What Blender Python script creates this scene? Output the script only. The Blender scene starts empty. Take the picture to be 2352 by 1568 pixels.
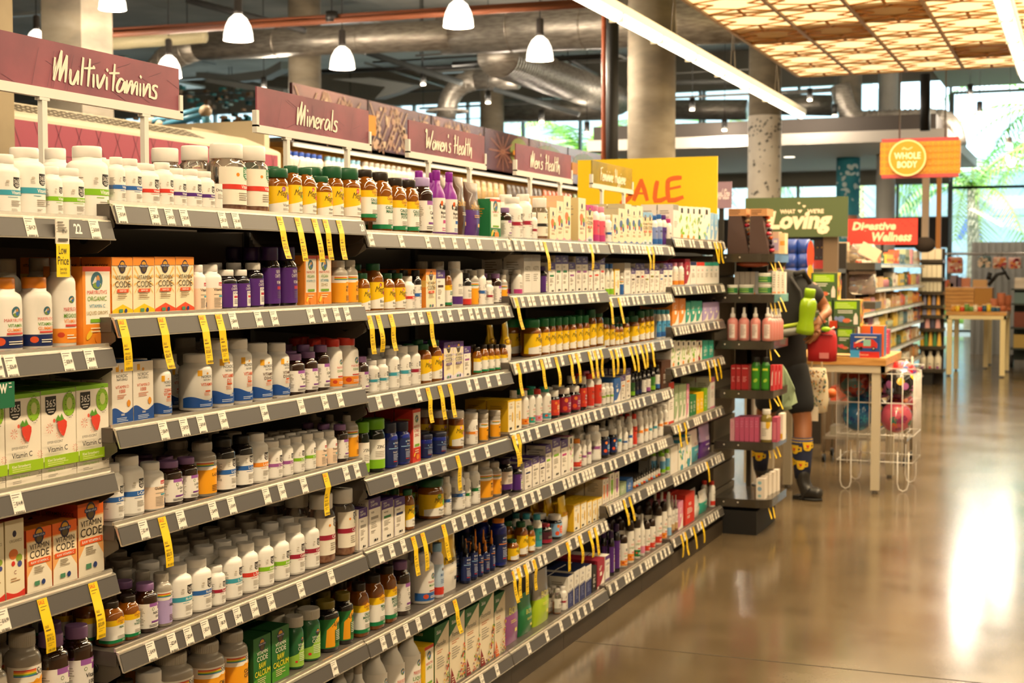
import bpy, math, random
from mathutils import Vector, Matrix
random.seed(7)
PI = math.pi
S = bpy.context.scene
COL = S.collection
# ---------------------------------------------------------------- camera
H, F0, VX, VY = 1.66, 3267., 2493., 617.          # eye height, focal length in px, vanishing point of the aisle
PITCH = math.atan((784 - VY) / F0)
YAW = math.atan((VX - 1176) / math.hypot(F0, 784 - VY))
FW = Vector((-math.sin(YAW) * math.cos(PITCH), math.cos(YAW) * math.cos(PITCH), -math.sin(PITCH)))
RT = Vector((math.cos(YAW), math.sin(YAW), 0)); UP = RT.cross(FW)
cd = bpy.data.cameras.new('camera'); cam = bpy.data.objects.new('camera', cd); COL.objects.link(cam)
cam.location = (0, 0, H)
cam.rotation_euler = Matrix((RT, UP, -FW)).transposed().to_euler()
cd.sensor_width = 36; cd.lens = F0 / 2352 * 36; cd.clip_start = .05; cd.clip_end = 400
cd.dof.use_dof = True; cd.dof.focus_distance = 3.7; cd.dof.aperture_fstop = 6.3
S.camera = cam
def ray(x, y): return FW + RT * ((x - 1176) / F0) + UP * ((784 - y) / F0)
def onX(x, y, X): r = ray(x, y); p = r * (X / r.x); return Vector((p.x, p.y, p.z + H))
def onY(x, y, Y): r = ray(x, y); p = r * (Y / r.y); return Vector((p.x, p.y, p.z + H))
def onZ(x, y, Z): r = ray(x, y); p = r * ((Z - H) / r.z); return Vector((p.x, p.y, p.z + H))
# ---------------------------------------------------------------- sky, sun, large lights, exposure
W = bpy.data.worlds.new('sky'); S.world = W; W.use_nodes = True
bg = W.node_tree.nodes['Background']; bg.inputs[0].default_value = (.72, .9, 1, 1); bg.inputs[1].default_value = 3.8
S.view_settings.view_transform = 'Standard'; S.view_settings.look = 'None'; S.view_settings.exposure = -.02; S.view_settings.gamma = 1
S.view_settings.use_curve_mapping = False
def area(name, loc, sx, sy, power, col, rot=(0, 0, 0), spread=PI):
    d = bpy.data.lights.new(name, 'AREA'); d.shape = 'RECTANGLE'; d.size = sx; d.size_y = sy; d.energy = power; d.color = col; d.spread = spread
    o = bpy.data.objects.new(name, d); COL.objects.link(o); o.location = loc; o.rotation_euler = rot; return o
WARM = (1, .765, .47)
sun = bpy.data.lights.new('sun', 'SUN'); sun.energy = 9; sun.angle = .01; sun.color = (1, .95, .85)
so = bpy.data.objects.new('sun', sun); COL.objects.link(so); so.rotation_euler = (math.radians(28), math.radians(18), 0)
area('strip_light_glow', (-3.75, 8, 3.74), .12, 25, 330, WARM)
area('strip_light_glow', (-.67, 5, 3.74), .12, 24, 720, WARM)
area('strip_light_glow', (2.6, 5, 3.74), .12, 24, 260, WARM)  # unseen third strip, added beyond the right edge of view
area('lattice_glow', (-1.2, 14, 4.2), 4.6, 11, 640, (1, .76, .44))
# ---------------------------------------------------------------- materials
MC = {}
def lin(h):
    h = h.lstrip('#'); return tuple((v / 12.92 if v <= .04045 else ((v + .055) / 1.055) ** 2.4) for v in (int(h[i:i + 2], 16) / 255 for i in (0, 2, 4)))
def mat(h, rough=.5, metal=0., trans=0., emit=0., spec=.5, coat=0.):
    k = (h, rough, metal, trans, emit, spec, coat)
    if k in MC: return MC[k]
    m = bpy.data.materials.new('paint_' + h); m.use_nodes = True; b = m.node_tree.nodes['Principled BSDF']
    c = (*lin(h), 1); b.inputs['Base Color'].default_value = c; b.inputs['Roughness'].default_value = rough
    b.inputs['Metallic'].default_value = metal; b.inputs['Transmission Weight'].default_value = trans
    b.inputs['Specular IOR Level'].default_value = spec; b.inputs['Coat Weight'].default_value = coat
    if emit: b.inputs['Emission Color'].default_value = c; b.inputs['Emission Strength'].default_value = emit
    m.diffuse_color = c; MC[k] = m; return m
def noisemat(name, c1, c2, scale=4, rough=.6, metal=0., bump=0., detail=6, stretch=(1, 1, 1), r2=None, c3=None, pos=(.35, .65)):
    m = bpy.data.materials.new(name); m.use_nodes = True; n = m.node_tree.nodes; l = m.node_tree.links; b = n['Principled BSDF']
    tc = n.new('ShaderNodeTexCoord'); mp = n.new('ShaderNodeMapping'); mp.inputs['Scale'].default_value = stretch
    nz = n.new('ShaderNodeTexNoise'); nz.inputs['Scale'].default_value = scale; nz.inputs['Detail'].default_value = detail
    cr = n.new('ShaderNodeValToRGB'); e = cr.color_ramp.elements
    e[0].position, e[1].position = pos; e[0].color = (*lin(c1), 1); e[1].color = (*lin(c2), 1)
    if c3: x = e.new(.5 * (pos[0] + pos[1])); x.color = (*lin(c3), 1)
    l.new(tc.outputs['Object'], mp.inputs[0]); l.new(mp.outputs[0], nz.inputs['Vector']); l.new(nz.outputs['Fac'], cr.inputs[0]); l.new(cr.outputs[0], b.inputs['Base Color'])
    b.inputs['Roughness'].default_value = rough; b.inputs['Metallic'].default_value = metal
    if r2 is not None:
        mr = n.new('ShaderNodeMapRange'); mr.inputs[3].default_value = rough; mr.inputs[4].default_value = r2
        l.new(nz.outputs['Fac'], mr.inputs[0]); l.new(mr.outputs[0], b.inputs['Roughness'])
    if bump:
        bp = n.new('ShaderNodeBump'); bp.inputs['Strength'].default_value = bump; bp.inputs['Distance'].default_value = .02
        l.new(nz.outputs['Fac'], bp.inputs['Height']); l.new(bp.outputs[0], b.inputs['Normal'])
    return m
CONC = noisemat('concrete', '776d5e', '9a8f7d', 1.6, .75, bump=.2, stretch=(1, 1, 2.5), c3='8a7f6c')
CONC2 = noisemat('grey_concrete', 'a8a59c', 'c4c0b6', .8, .85, bump=.1)
DUCT = noisemat('galvanised_steel', '8f887e', 'b8b1a6', 6, .4, .65, stretch=(1, 1, 6))
STEEL = mat('8a837b', .35, .6); RAILW = mat('cfc9be', .25, .75); GREYIN = mat('55514e', .42)
DECK = noisemat('shelf_steel', '57504a', '6a625b', 9, .42, .3)
BRACK = mat('5d554a', .4, .4); BACK = mat('33291f', .7); KICK = noisemat('kick_steel', '3b3124', '463a2b', 3, .5, .2)
WHITE = mat('ece8e0', .4); PAPER = mat('efe9dd', .6); INK = mat('26221f', .6)
WOOD = noisemat('light_wood', 'b9823f', 'd9a45c', 5, .5, stretch=(1, 8, 8)); BLACK = mat('151311', .5)
# ---------------------------------------------------------------- mesh builder
class MB:
    def __init__(s): s.v = []; s.f = []; s.mi = []; s.ms = []; s.sm = []
    def mid(s, m):
        if m not in s.ms: s.ms.append(m)
        return s.ms.index(m)
    def add(s, vs, fs, m, smooth=False):
        o = len(s.v); s.v += [tuple(v) for v in vs]; i = s.mid(m)
        for f in fs: s.f.append(tuple(o + k for k in f)); s.mi.append(i); s.sm.append(smooth)
    def box(s, a, b, m, M=None):
        x0, y0, z0 = a; x1, y1, z1 = b
        vs = [(x0, y0, z0), (x1, y0, z0), (x1, y1, z0), (x0, y1, z0), (x0, y0, z1), (x1, y0, z1), (x1, y1, z1), (x0, y1, z1)]
        if M: vs = [M @ Vector(v) for v in vs]
        s.add(vs, [(0, 3, 2, 1), (4, 5, 6, 7), (0, 1, 5, 4), (1, 2, 6, 5), (2, 3, 7, 6), (3, 0, 4, 7)], m)
    def lathe(s, prof, m, n=28, e=2., M=None, ex=1., cap=True, smooth=True, ctr=(0, 0)):
        vs = []; N = n
        for r, z in prof:
            for k in range(N):
                a = 2 * PI * k / N; q = rho(a, e) * r
                vs.append(Vector((ctr[0] + q * math.cos(a) * ex, ctr[1] + q * math.sin(a), z)))
        if M: vs = [M @ v for v in vs]
        fs = [(i * N + k, i * N + (k + 1) % N, (i + 1) * N + (k + 1) % N, (i + 1) * N + k) for i in range(len(prof) - 1) for k in range(N)]
        s.add(vs, fs, m, smooth)
        if cap:
            o = len(s.v) - len(vs); i = s.mid(m)
            s.f.append(tuple(o + k for k in reversed(range(N)))); s.mi.append(i); s.sm.append(False)
            s.f.append(tuple(o + (len(prof) - 1) * N + k for k in range(N))); s.mi.append(i); s.sm.append(False)
    def tube(s, pts, r, m, n=8, rs=None, closed=False):
        pts = [Vector(p) for p in pts]; L = len(pts); vs = []; up = Vector((0, 0, 1)); pn = None
        for i, p in enumerate(pts):
            a = pts[(i - 1) % L] if (i or closed) else p; b = pts[(i + 1) % L] if (i < L - 1 or closed) else p
            t = (b - a).normalized(); x = t.cross(up) if pn is None else pn - t * pn.dot(t)
            if x.length < 1e-4: x = t.cross(Vector((1, 0, 0)))
            x.normalize(); pn = x; y = t.cross(x); q = rs[i] if rs else r
            vs += [p + (x * math.cos(2 * PI * k / n) + y * math.sin(2 * PI * k / n)) * q for k in range(n)]
        R = L if closed else L - 1
        fs = [(i * n + k, i * n + (k + 1) % n, ((i + 1) % L) * n + (k + 1) % n, ((i + 1) % L) * n + k) for i in range(R) for k in range(n)]
        if not closed: fs += [tuple(reversed(range(n))), tuple((L - 1) * n + k for k in range(n))]
        s.add(vs, fs, m, True)
    def ball(s, c, r, m, sq=(1, 1, 1), n=20, k=12):
        p = [(math.sin(PI * i / k) * r, -math.cos(PI * i / k) * r) for i in range(1, k)]
        s.lathe([(max(a, 1e-4), b) for a, b in p], m, n, M=Matrix.Translation(c) @ Matrix.Diagonal((*sq, 1)))
    def build(s, name, par=None, loc=None, rot=None):
        me = bpy.data.meshes.new(name); me.from_pydata(s.v, [], s.f)
        for m in s.ms: me.materials.append(m)
        me.polygons.foreach_set('material_index', s.mi); me.polygons.foreach_set('use_smooth', s.sm); me.update()
        o = bpy.data.objects.new(name, me); COL.objects.link(o)
        if par is not None: o.parent = par
        if loc is not None: o.location = loc
        if rot: o.rotation_euler = rot
        return o
def rho(a, e):
    if e == 2: return 1.
    return (abs(math.cos(a)) ** e + abs(math.sin(a)) ** e) ** (-1 / e)
def tag(o, label=None, cat=None, group=None, kind=None):
    if label: o['label'] = label
    if cat: o['category'] = cat
    if group: o['group'] = group
    if kind: o['kind'] = kind
    return o
def empty(name, loc=(0, 0, 0), rz=0):
    o = bpy.data.objects.new(name, None); COL.objects.link(o); o.location = loc; o.rotation_euler = (0, 0, rz); o.empty_display_size = .05; return o
def struct(o): o['kind'] = 'structure'; return o
def clone(o, par=None, loc=None, rz=None):
    c = o.copy(); COL.objects.link(c)
    if par is not None: c.parent = par
    if loc is not None: c.location = loc
    if rz is not None: c.rotation_euler = (0, 0, rz)
    for ch in list(KIDS.get(o.name, [])):
        clone(ch, c)
    return c
KIDS = {}
def kids_of(o):
    KIDS[o.name] = [c for c in COL.objects if c.parent is o]
    return o
# ---------------------------------------------------------------- printed graphics
TC = {}
def glyphs(s, bold=0.):
    k = (s, bold)
    if k in TC: return TC[k]
    c = bpy.data.curves.new('lettering', 'FONT'); c.body = s; c.resolution_u = 2; c.offset = bold; c.fill_mode = 'FRONT' if False else 'BOTH'
    o = bpy.data.objects.new('lettering', c); me = o.to_mesh()
    me.calc_loop_triangles(); V = [(v.co.x, v.co.y) for v in me.vertices]; T = [tuple(t.vertices) for t in me.loop_triangles]
    o.to_mesh_clear(); bpy.data.objects.remove(o); bpy.data.curves.remove(c)
    x0 = min(v[0] for v in V); x1 = max(v[0] for v in V)
    TC[k] = ([((x - x0), y) for x, y in V], T, x1 - x0); return TC[k]
class Face:
    """prints shapes on a surface: fn(u, v, off) -> point; u, v in metres on the surface"""
    def __init__(s, mb, fn, step=.01, rough=.45): s.mb = mb; s.fn = fn; s.step = step; s.k = 1; s.rough = rough
    def m(s, c): return mat(c, s.rough) if isinstance(c, str) else c
    def off(s): s.k += 1; return .00025 + .00012 * s.k
    def rect(s, x0, x1, y0, y1, c):
        o = s.off(); n = max(1, int(abs(x1 - x0) / s.step + .99)); vs = []
        for i in range(n + 1):
            x = x0 + (x1 - x0) * i / n; vs += [s.fn(x, y0, o), s.fn(x, y1, o)]
        s.mb.add(vs, [(2 * i, 2 * i + 2, 2 * i + 3, 2 * i + 1) for i in range(n)], s.m(c), True)
    def strip(s, x0, x1, lo, hi, c, n=14):
        o = s.off(); vs = []
        for i in range(n + 1):
            t = i / n; x = x0 + (x1 - x0) * t; vs += [s.fn(x, lo(t), o), s.fn(x, hi(t), o)]
        s.mb.add(vs, [(2 * i, 2 * i + 2, 2 * i + 3, 2 * i + 1) for i in range(n)], s.m(c), True)
    def poly(s, pts, c):
        o = s.off(); xs = [p[0] for p in pts]; a, b = min(xs), max(xs); n = int((b - a) / s.step) if s.step < .3 else 0
        if n < 1: s.mb.add([s.fn(x, y, o) for x, y in pts], [tuple(range(len(pts)))], s.m(c)); return
        for i in range(n + 1):                       # cut into upright strips so that it follows a curved face
            q = pts
            for e, sg in ((a + (b - a) * i / (n + 1), 1), (a + (b - a) * (i + 1) / (n + 1), -1)):
                r = []
                for j in range(len(q)):
                    p0, p1 = q[j - 1], q[j]; d0, d1 = (p0[0] - e) * sg, (p1[0] - e) * sg
                    if (d0 >= 0) != (d1 >= 0): t = d0 / (d0 - d1); r.append((e, p0[1] + (p1[1] - p0[1]) * t))
                    if d1 >= 0: r.append(p1)
                q = r
                if len(q) < 3: break
            if len(q) >= 3: s.mb.add([s.fn(x, y, o) for x, y in q], [tuple(range(len(q)))], s.m(c), True)
    def ell(s, x, y, rx, ry, c, n=16, a=0):
        P = [(rx * math.cos(2 * PI * k / n), ry * math.sin(2 * PI * k / n)) for k in range(n)]
        s.poly([(x + p * math.cos(a) - q * math.sin(a), y + p * math.sin(a) + q * math.cos(a)) for p, q in P], c)
    def text(s, x, y, h, t, c, al='c', bold=.012, sx=1., sh=0., w=None, tilt=0.):
        if not t.strip(): return
        V, T, L = glyphs(t, bold); k = h / .72; o = s.off(); wx = sx * k
        if w and L * wx > w: wx = w / L
        if al == 'f' and w: wx = w / L
        W_ = L * wx; x0 = x - (W_ / 2 if al in 'cf' else (W_ if al == 'r' else 0))
        s.mb.add([s.fn(x0 + a * wx + b * k * sh, y + b * k + tilt * a * wx, o) for a, b in V], T, s.m(c))
    def lines(s, x0, x1, y, n, dy, c='8d8478', hh=None, al=0):
        rr = random.Random(int(x0 * 1e5) + n)
        for i in range(n):
            q = x0 + (x1 - x0) * rr.uniform(.55, 1); a = (x0, q) if not al else ((x0 + x1 - q + 0 * q) / 1 if False else (x0 + x1) / 2 - (q - x0) / 2, (x0 + x1) / 2 + (q - x0) / 2)
            s.rect(a[0], a[1], y - i * dy, y - i * dy + (hh or dy * .4), c)
# ---------------------------------------------------------------- colours by short code: (hex, word)
CC = dict(tl=('3fa0b4', 'teal'), bl=('2e66b0', 'blue'), rd=('d93a2b', 'red'), gr=('86c01e', 'green'), dg=('1f7a44', 'dark green'), pu=('55287f', 'purple'),
    vi=('a0589b', 'violet'), og=('f0902a', 'orange'), mr=('a3203a', 'maroon'), yl=('f6c80c', 'yellow'), pk=('e08fae', 'pink'), nv=('16285c', 'navy'),
    wh=('efeae2', 'white'), bk=('221f1d', 'black'), lv=('b7a3d6', 'lavender'), cr=('ecdcb8', 'cream'), br=('4f2c18', 'brown'), lb=('8fbbe0', 'light blue'),
    am=('3c1a06', 'amber'), gy=('9d968b', 'grey'), mg=('c43d86', 'magenta'), tq=('2fa28f', 'turquoise'), lm=('b9d628', 'lime'), tn=('c9a877', 'tan'),
    dp=('2c1838', 'dark purple'), sg=('9fb48a', 'sage green'), nt=('f4efe6', 'off-white'), oy=('f7a81c', 'amber yellow'), kh=('8a8420', 'olive'))
def hx(c): return CC[c][0] if c in CC else c
def cn(c): return CC[c][1] if c in CC else ''
AMB = mat('2e1405', .07, spec=.9, coat=.6); AMBL = mat('8a4c0c', .08, spec=.9, coat=.6); DKG = mat('120d10', .08, spec=.9, coat=.5)
PILL = noisemat('capsules', '7a3c10', 'd08a3a', 90, .4, detail=2); GLAS = mat('e8e2da', .04, trans=.92, spec=.6)
GUM = noisemat('gummies', 'b3541a', 'e8a46a', 60, .4, detail=1)
def capmat(c): return mat(hx(c), .35, spec=.5)
# body silhouettes: list of (radius, height) as fractions of (r, h), cap from / to, cap radius
SH = {
 'pill': ([(.93, 0), (1, .02), (1, .70), (.985, .735), (.92, .77), (.80, .795), (.70, .81), (.70, .85)], .845, 1., .745, 2.35),
 'sqr':  ([(.93, 0), (1, .03), (1, .64), (.97, .71), (.86, .78), (.7, .82), (.68, .86)], .85, 1., .74, 3.2),
 'jar':  ([(.9, 0), (1, .04), (1, .66), (.95, .72), (.8, .76), (.8, .80)], .78, 1., .9, 2.6),
 'wide': ([(.9, 0), (1, .03), (1, .68), (.95, .73), (.84, .77), (.84, .82)], .8, 1., .97, 2),
 'tall': ([(.9, 0), (1, .02), (1, .56), (.93, .64), (.7, .72), (.46, .78), (.42, .86)], .85, 1., .46, 2.3),
 'drop': ([(.9, 0), (1, .03), (1, .5), (.9, .57), (.5, .62), (.42, .66)], .66, 1., .3, 2),
 'dome': ([(.9, 0), (1, .02), (1, .70), (.97, .73), (.9, .75)], .75, 1., 1., 2),
 'tub':  ([(.94, 0), (1, .03), (1, .76), (.97, .8)], .8, 1., 1.03, 2),
 'spray': ([(.9, 0), (1, .03), (1, .55), (.9, .62), (.55, .68), (.4, .70)], .68, 1., .42, 2),
}
def bottle(shape, r, h, body, cap, name, ribs=False, n=28):
    pr, c0, c1, cr, e = SH[shape]
    b = MB(); b.lathe([(q * r, z * h) for q, z in pr], body, n, e)
    c = MB(); R = cr * r
    if shape == 'dome': P = [(R, c0), (R, .86), (R * .93, .92), (R * .75, .965), (R * .4, .992), (R * .05, 1)]
    elif shape == 'drop': P = [(R * 1.25, c0), (R * 1.25, .80), (R * .75, .82), (R * .75, .95), (R * .5, 1)]
    elif shape == 'spray': P = [(R * 1.1, c0), (R * 1.05, .80), (R * .6, .83), (R * .55, .96), (R * .5, 1)]
    else: P = [(R * .96, c0), (R, c0 + .01), (R, .975), (R * .95, 1)]
    c.lathe([(q, z * h) for q, z in P], cap, n if not ribs else 48)
    if ribs:
        for k in range(40):
            a = 2 * PI * k / 40; x, y = R * math.cos(a), R * math.sin(a); t = R * .035
            c.box((-t * .3, -t, (c0 + .015) * h), (t * .5, t, .965 * h), cap, Matrix.Translation((x, y, 0)) @ Matrix.Rotation(a, 4, 'Z'))
    return b, c, e
class Lab:
    """label face: x in half-widths (radians on a bottle), y as a fraction of the height"""
    def __init__(s, F, w, h, box=False): s.F = F; s.w = w; s.h = h; s.bx = box
    def R(s, x0, x1, y0, y1, c): s.F.rect(x0 * s.w, x1 * s.w, y0 * s.h, y1 * s.h, hx(c) if isinstance(c, str) else c)
    def T(s, x, y, hh, t, c, al='c', bold=.012, sh=0., w=None, sx=1., tilt=0.): s.F.text(x * s.w, y * s.h, hh * s.h, t, hx(c), al, bold, sx, sh, w * s.w if w else None, tilt)
    def E(s, x, y, rx, ry, c, n=14, a=0): s.F.ell(x * s.w, y * s.h, rx * s.w, ry * s.w if ry else rx * s.w, hx(c), n, a)
    def P(s, pts, c): s.F.poly([(x * s.w, y * s.h) for x, y in pts], hx(c))
    def L(s, x0, x1, y, n, dy=.022, c='a39a8c', hh=None): s.F.lines(x0 * s.w, x1 * s.w, y * s.h, n, dy * s.h, c, hh * s.h if hh else None)
    def S(s, x0, x1, lo, hi, c, n=14): s.F.strip(x0 * s.w, x1 * s.w, lambda t: lo(t) * s.h, lambda t: hi(t) * s.h, hx(c), n)
    def shield(s, x, y, sc, c='bk', logo='365', sub=True):     # black shield with numerals
        w = .27 * sc; hh = w * 1.15 * s.w / s.h
        pts = [(x - w, y + hh), (x - w, y - hh * .6), (x - w * .5, y - hh * .95), (x, y - hh * 1.05), (x + w * .5, y - hh * .95), (x + w, y - hh * .6), (x + w, y + hh)]
        s.P(pts, c); s.T(x, y - hh * .15, hh * .8, logo, 'nt', w=w * 1.7, bold=0)
        if sub: s.R(x - w * .7, x + w * .7, y - hh * .48, y - hh * .36, 'nt'); s.R(x - w * .5, x + w * .5, y - hh * .75, y - hh * .64, 'nt')
    def emblem(s, x, y, r):                                    # oval crest with a dark ribbon
        q = r * s.w / s.h; s.E(x, y, r, r * 1.25, '2b2440'); s.E(x, y + q * .35, r * .7, r * .6, 'd49a2a'); s.E(x, y - q * .45, r * .6, r * .5, '5d4a2a')
        s.P([(x - r * 1.25, y - q * .1), (x + r * 1.25, y - q * .1), (x + r * 1.25, y + q * .35), (x - r * 1.25, y + q * .35)], '23376b'); s.T(x, y - q * .02, q * .3, 'Garden of Life', 'nt', w=r * 2.2, bold=0)
    def portrait(s, x, y, r):                                  # round landscape medallion
        q = r * s.w / s.h; s.E(x, y, r, r, '3c6b7a', 18); s.P([(x - r * .8, y - q * .3), (x - r * .2, y + q * .5), (x + r * .3, y - q * .1), (x + r * .8, y - q * .4)], 'd8d4c4')
        s.E(x, y - q * .5, r * .7, r * .36, '7f9a3c'); s.E(x + r * .2, y + q * .2, r * .3, r * .42, 'c78d4e'); s.E(x + r * .2, y - q * .3, r * .34, r * .4, '3f6fae')
    def fruit(s, x, y, r, c, leaf='gr'): s.E(x, y, r, r, c, 12); s.E(x + r * .3, y + r * s.w / s.h * 1.1, r * .55, r * .22, leaf, 10, .6)
    def burst(s, x, y, r, c): 
        for k in range(9):
            a = 2 * PI * k / 9; s.F.poly([((x + r * t * math.cos(a + d)) * s.w, y * s.h + r * s.w * t * math.sin(a + d)) for t, d in ((.35, -.05), (1, -.08), (1, .08), (.35, .05))], hx(c))
# each design: fn(lab, args) draws the front; table gives shape, body, cap, description
def d_w(L, B, t, *a):
    L.R(-1.7, 1.7, .05, .63, 'f3efe7'); L.shield(.3, .54, 1.); L.R(-1.7, 1.7, .335, .42, B); L.T(-.12, .352, .055, t, 'nt', 'l', .02)
    L.L(-.35, .5, .30, 1, .02, CC.get(B, ('888',))[0]); L.L(-.15, .75, .24, 4, .026); L.L(-.15, .3, .11, 2, .018); L.E(-.35, .56, .1, .06, 'c9c0b0'); L.L(-.5, -.25, .52, 3, .02)
    L.L(-1.5, -.9, .56, 14, .026, '8a8278')
def d_jar(L, B, t, *a):
    L.R(-1.6, 1.6, .04, .5, 'f4d9bd'); L.R(-1.6, 1.6, .5, .64, 'f1ede6'); L.R(.1, .7, .545, .62, 'c8202c'); L.T(.4, .56, .045, 'Jarrow', 'nt', w=.5); L.T(.2, .44, .06, t, 'bk', w=1.3)
    L.R(.1, .9, .31, .345, 'tl'); L.L(-.4, .9, .36, 1, .03); L.L(-.4, .6, .28, 7, .03); L.E(.9, .15, .24, .3, '2c5f92')
def d_blu(L, B, t, *a):
    L.R(-1.7, 1.7, .09, .6, 'f0ebe4'); L.R(-.45, 1.7, .53, .6, 'a05fae'); L.R(.45, 1.3, .46, .53, '8a3f98'); L.T(.4, .545, .04, 'Bluebonnet', 'nt', 'l', w=.9); L.E(-.1, .48, .13, .13, '6d8750'); L.E(-.1, .48, .09, .09, 'f0ebe4')
    L.T(-.1, .37, .055, t.split('~')[0], 'bk', 'l'); L.T(.15, .29, .05, (t + '~').split('~')[1] or 'mg', 'bk', 'l'); L.R(-.3, 1.2, .2, .235, '7d3f93'); L.L(-.5, 1, .15, 2, .03, '3a3431'); L.L(-1.5, -.8, .5, 12, .03)
def d_sol(L, B, t, *a):
    L.R(-1.7, 1.7, .06, .66, B); L.R(-1.7, 1.7, .5, .66, 'f3ede0')
    for i, c in enumerate(('d63a2a', 'f08a24', 'f4cf2a', '6fae3a', '3f7fb5')): L.R(-1.2, .15, .62 - i * .014, .633 - i * .014, c)
    L.T(.1, .565, .075, 'Solaray', 'bk', 'l', 0, .25, sx=.9); L.P([(-.1, .5), (.15, .53), (.35, .515), (.6, .55), (.9, .51), (1.1, .53), (1.3, .5)], B)
    for i, q in enumerate(t.split('~')): L.T(.0, .38 - i * .07, .055, q, 'bk', 'l', .02)
    L.L(-.05, .9, .2, 4, .03, '6b4a1a')
def d_cl(L, B, t, *a):
    L.R(-1.7, 1.7, .08, .6, 'f2eee6'); L.R(-1.7, 1.7, .47, .6, 'yl'); L.E(-.05, .57, .22, .2, 'f6b21a'); L.E(.25, .585, .27, .26, 'f6b21a'); L.E(.55, .57, .22, .2, 'f6b21a')
    L.T(.25, .55, .045, 'Country', '5c3a1a', bold=0, sh=.2); L.T(.25, .5, .04, 'Life', '5c3a1a', bold=0, sh=.2)
    for i, q in enumerate(t.split('~')): L.T(.3, .40 - i * .06, .05, q, '1d6b4a', w=1.1 if len(q) > 7 else None, bold=.025)
    L.L(-.2, .9, .22, 3, .03); L.R(-1.7, 1.7, .08, .15, '14804a'); L.T(.4, .1, .035, '100', 'nt', w=.5)
def d_mg(L, B, t, *a):
    L.R(-1.7, 1.7, .08, .62, 'yl'); L.P([(-1.2, .08), (1.2, .08), (1.2, .34), (0, .29), (-1.2, .24)], 'f3efe6'); L.E(.05, .56, .2, .2, B); L.L(-.1, .2, .56, 2, .025, 'f3efe6')
    L.T(0, .42, .12, 'Mega', '2a2416', 'c', 0, .3, sx=.8); L.fruit(.62, .40, .24, B if B not in ('wh',) else 'rd'); L.T(-.05, .2, .06, t, 'bk', 'l', .0); L.L(-.05, .9, .15, 2, .025)
def d_ncb(L, B, t, *a):
    L.R(-1.7, 1.7, .08, .66, 'pu'); L.T(.2, .57, .06, 'NEW', 'nt', w=.6, bold=0); L.T(.2, .5, .06, 'CHAPTER', 'nt', w=.9, bold=0); L.R(-.1, 1.4, .1, .47, 'f0ebe2' if B != 'pu' else 'pu'); L.T(.4, .4, .05, t, 'pu' if B != 'pu' else 'nt', w=.9)
    L.R(.05, 1.2, .31, .36, 'c73a4a' if B != 'gr' else 'gr'); L.L(.05, 1, .26, 4, .03, '6c5f7c')
def d_nor(L, B, t, *a):
    c = ('5a3a2a' if B == 'br' else 'd2572a'); L.T(.1, .58, .05, 'NORDIC', '2b3038', w=.95, bold=0); L.T(.12, .53, .035, 'NATURALS', '2b3038', w=.7, bold=0); L.E(.1, .66, .08, .07, 'e8a03a'); L.R(-.62, -.32, .62, .72, 'f0b02a')
    for i, q in enumerate(t.split('~')): L.T(.1, .44 - i * .07, .055, q, c, w=1.1 if len(q) > 6 else None)
    L.R(-.1, .35, .335, .36, 'd2572a'); L.L(-.2, .5, .31, 3, .02, 'd88a6a'); L.S(-1.6, 1.6, lambda q: .06, lambda q: .22 + .035 * math.sin(q * 9), '1f4f9a', 22); L.T(.3, .16, .03, '1000', 'nt'); L.L(-.5, .6, .11, 2, .025, 'c9d4e8')
def d_mr(L, B, t, *a):
    L.R(-1.7, 1.7, .06, .64, 'f4efe6'); L.R(-1.7, 1.7, .06, .22, B); L.E(-.7, .15, .25, .2, 'e0562a' if B != 'og' else 'c8401c'); L.E(.9, .13, .2, .2, 'f2b03a'); L.portrait(.15, .54, .27); L.T(.1, .41, .045, "MARYRUTH'S", 'd2493a', w=1.2, bold=0)
    for i, q in enumerate(t.split('~')): L.T(.1, .34 - i * .06, .045, q, ('5a8f2a', 'e0812a', '8a4a2a')[i % 3], w=1.2 if len(q) > 6 else None)
    L.R(-.4, .6, .24, .265, 'd2493a'); L.L(-.3, .6, .14, 2, .03, 'f8f0e0')
def d_pl(L, B, t, *a):
    L.R(-1.6, 1.6, .05, .58, 'f2ece4'); L.E(-.3, .5, .2, .3, 'e8662a'); L.T(.1, .41, .1, t, 'bk', w=1.5, bold=.05); L.T(.15, .34, .045, 'Magnesium', 'bk', w=1.2); L.T(.1, .28, .045, '& Vitamin D', 'bk', w=1.1); L.R(-.1, .9, .2, .25, B); L.L(-.3, .8, .12, 2, .03, B and CC[B][0]); L.R(-1.6, 1.6, .05, .07, '6a2a8a')
def d_ol(L, B, t, *a):
    L.R(-1.7, 1.7, .1, .66, B); L.E(.1, .38, .55, .6, a[0] if a else 'd8334a'); L.E(-.75, .25, .3, .3, 'e8562a'); L.E(-.6, .55, .25, .25, 'f08a3a'); L.T(.1, .4, .06, t, 'nt', w=.8); L.T(.1, .32, .05, 'MULTI', 'nt', w=.8); L.L(-.2, .4, .24, 2, .03, 'f4e0d8')
def d_tr(L, B, t, *a):
    L.R(-1.5, 1.5, .07, .63, '1b2a5e'); L.E(-.3, .55, .09, .09, 'lb'); L.T(.2, .54, .05, 'trace', 'nt', bold=0); L.R(-.9, .9, .43, .445, 'lb' if B != 'og' else 'og'); L.T(0, .47, .035, t, 'nt', w=1, bold=0); L.T(-.1, .34, .035, 'Chewable', 'nt', w=.7, bold=0); L.L(-.4, .6, .3, 5, .03, 'b8c0d8'); L.R(-.4, .2, .14, .155, 'rd')
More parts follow.
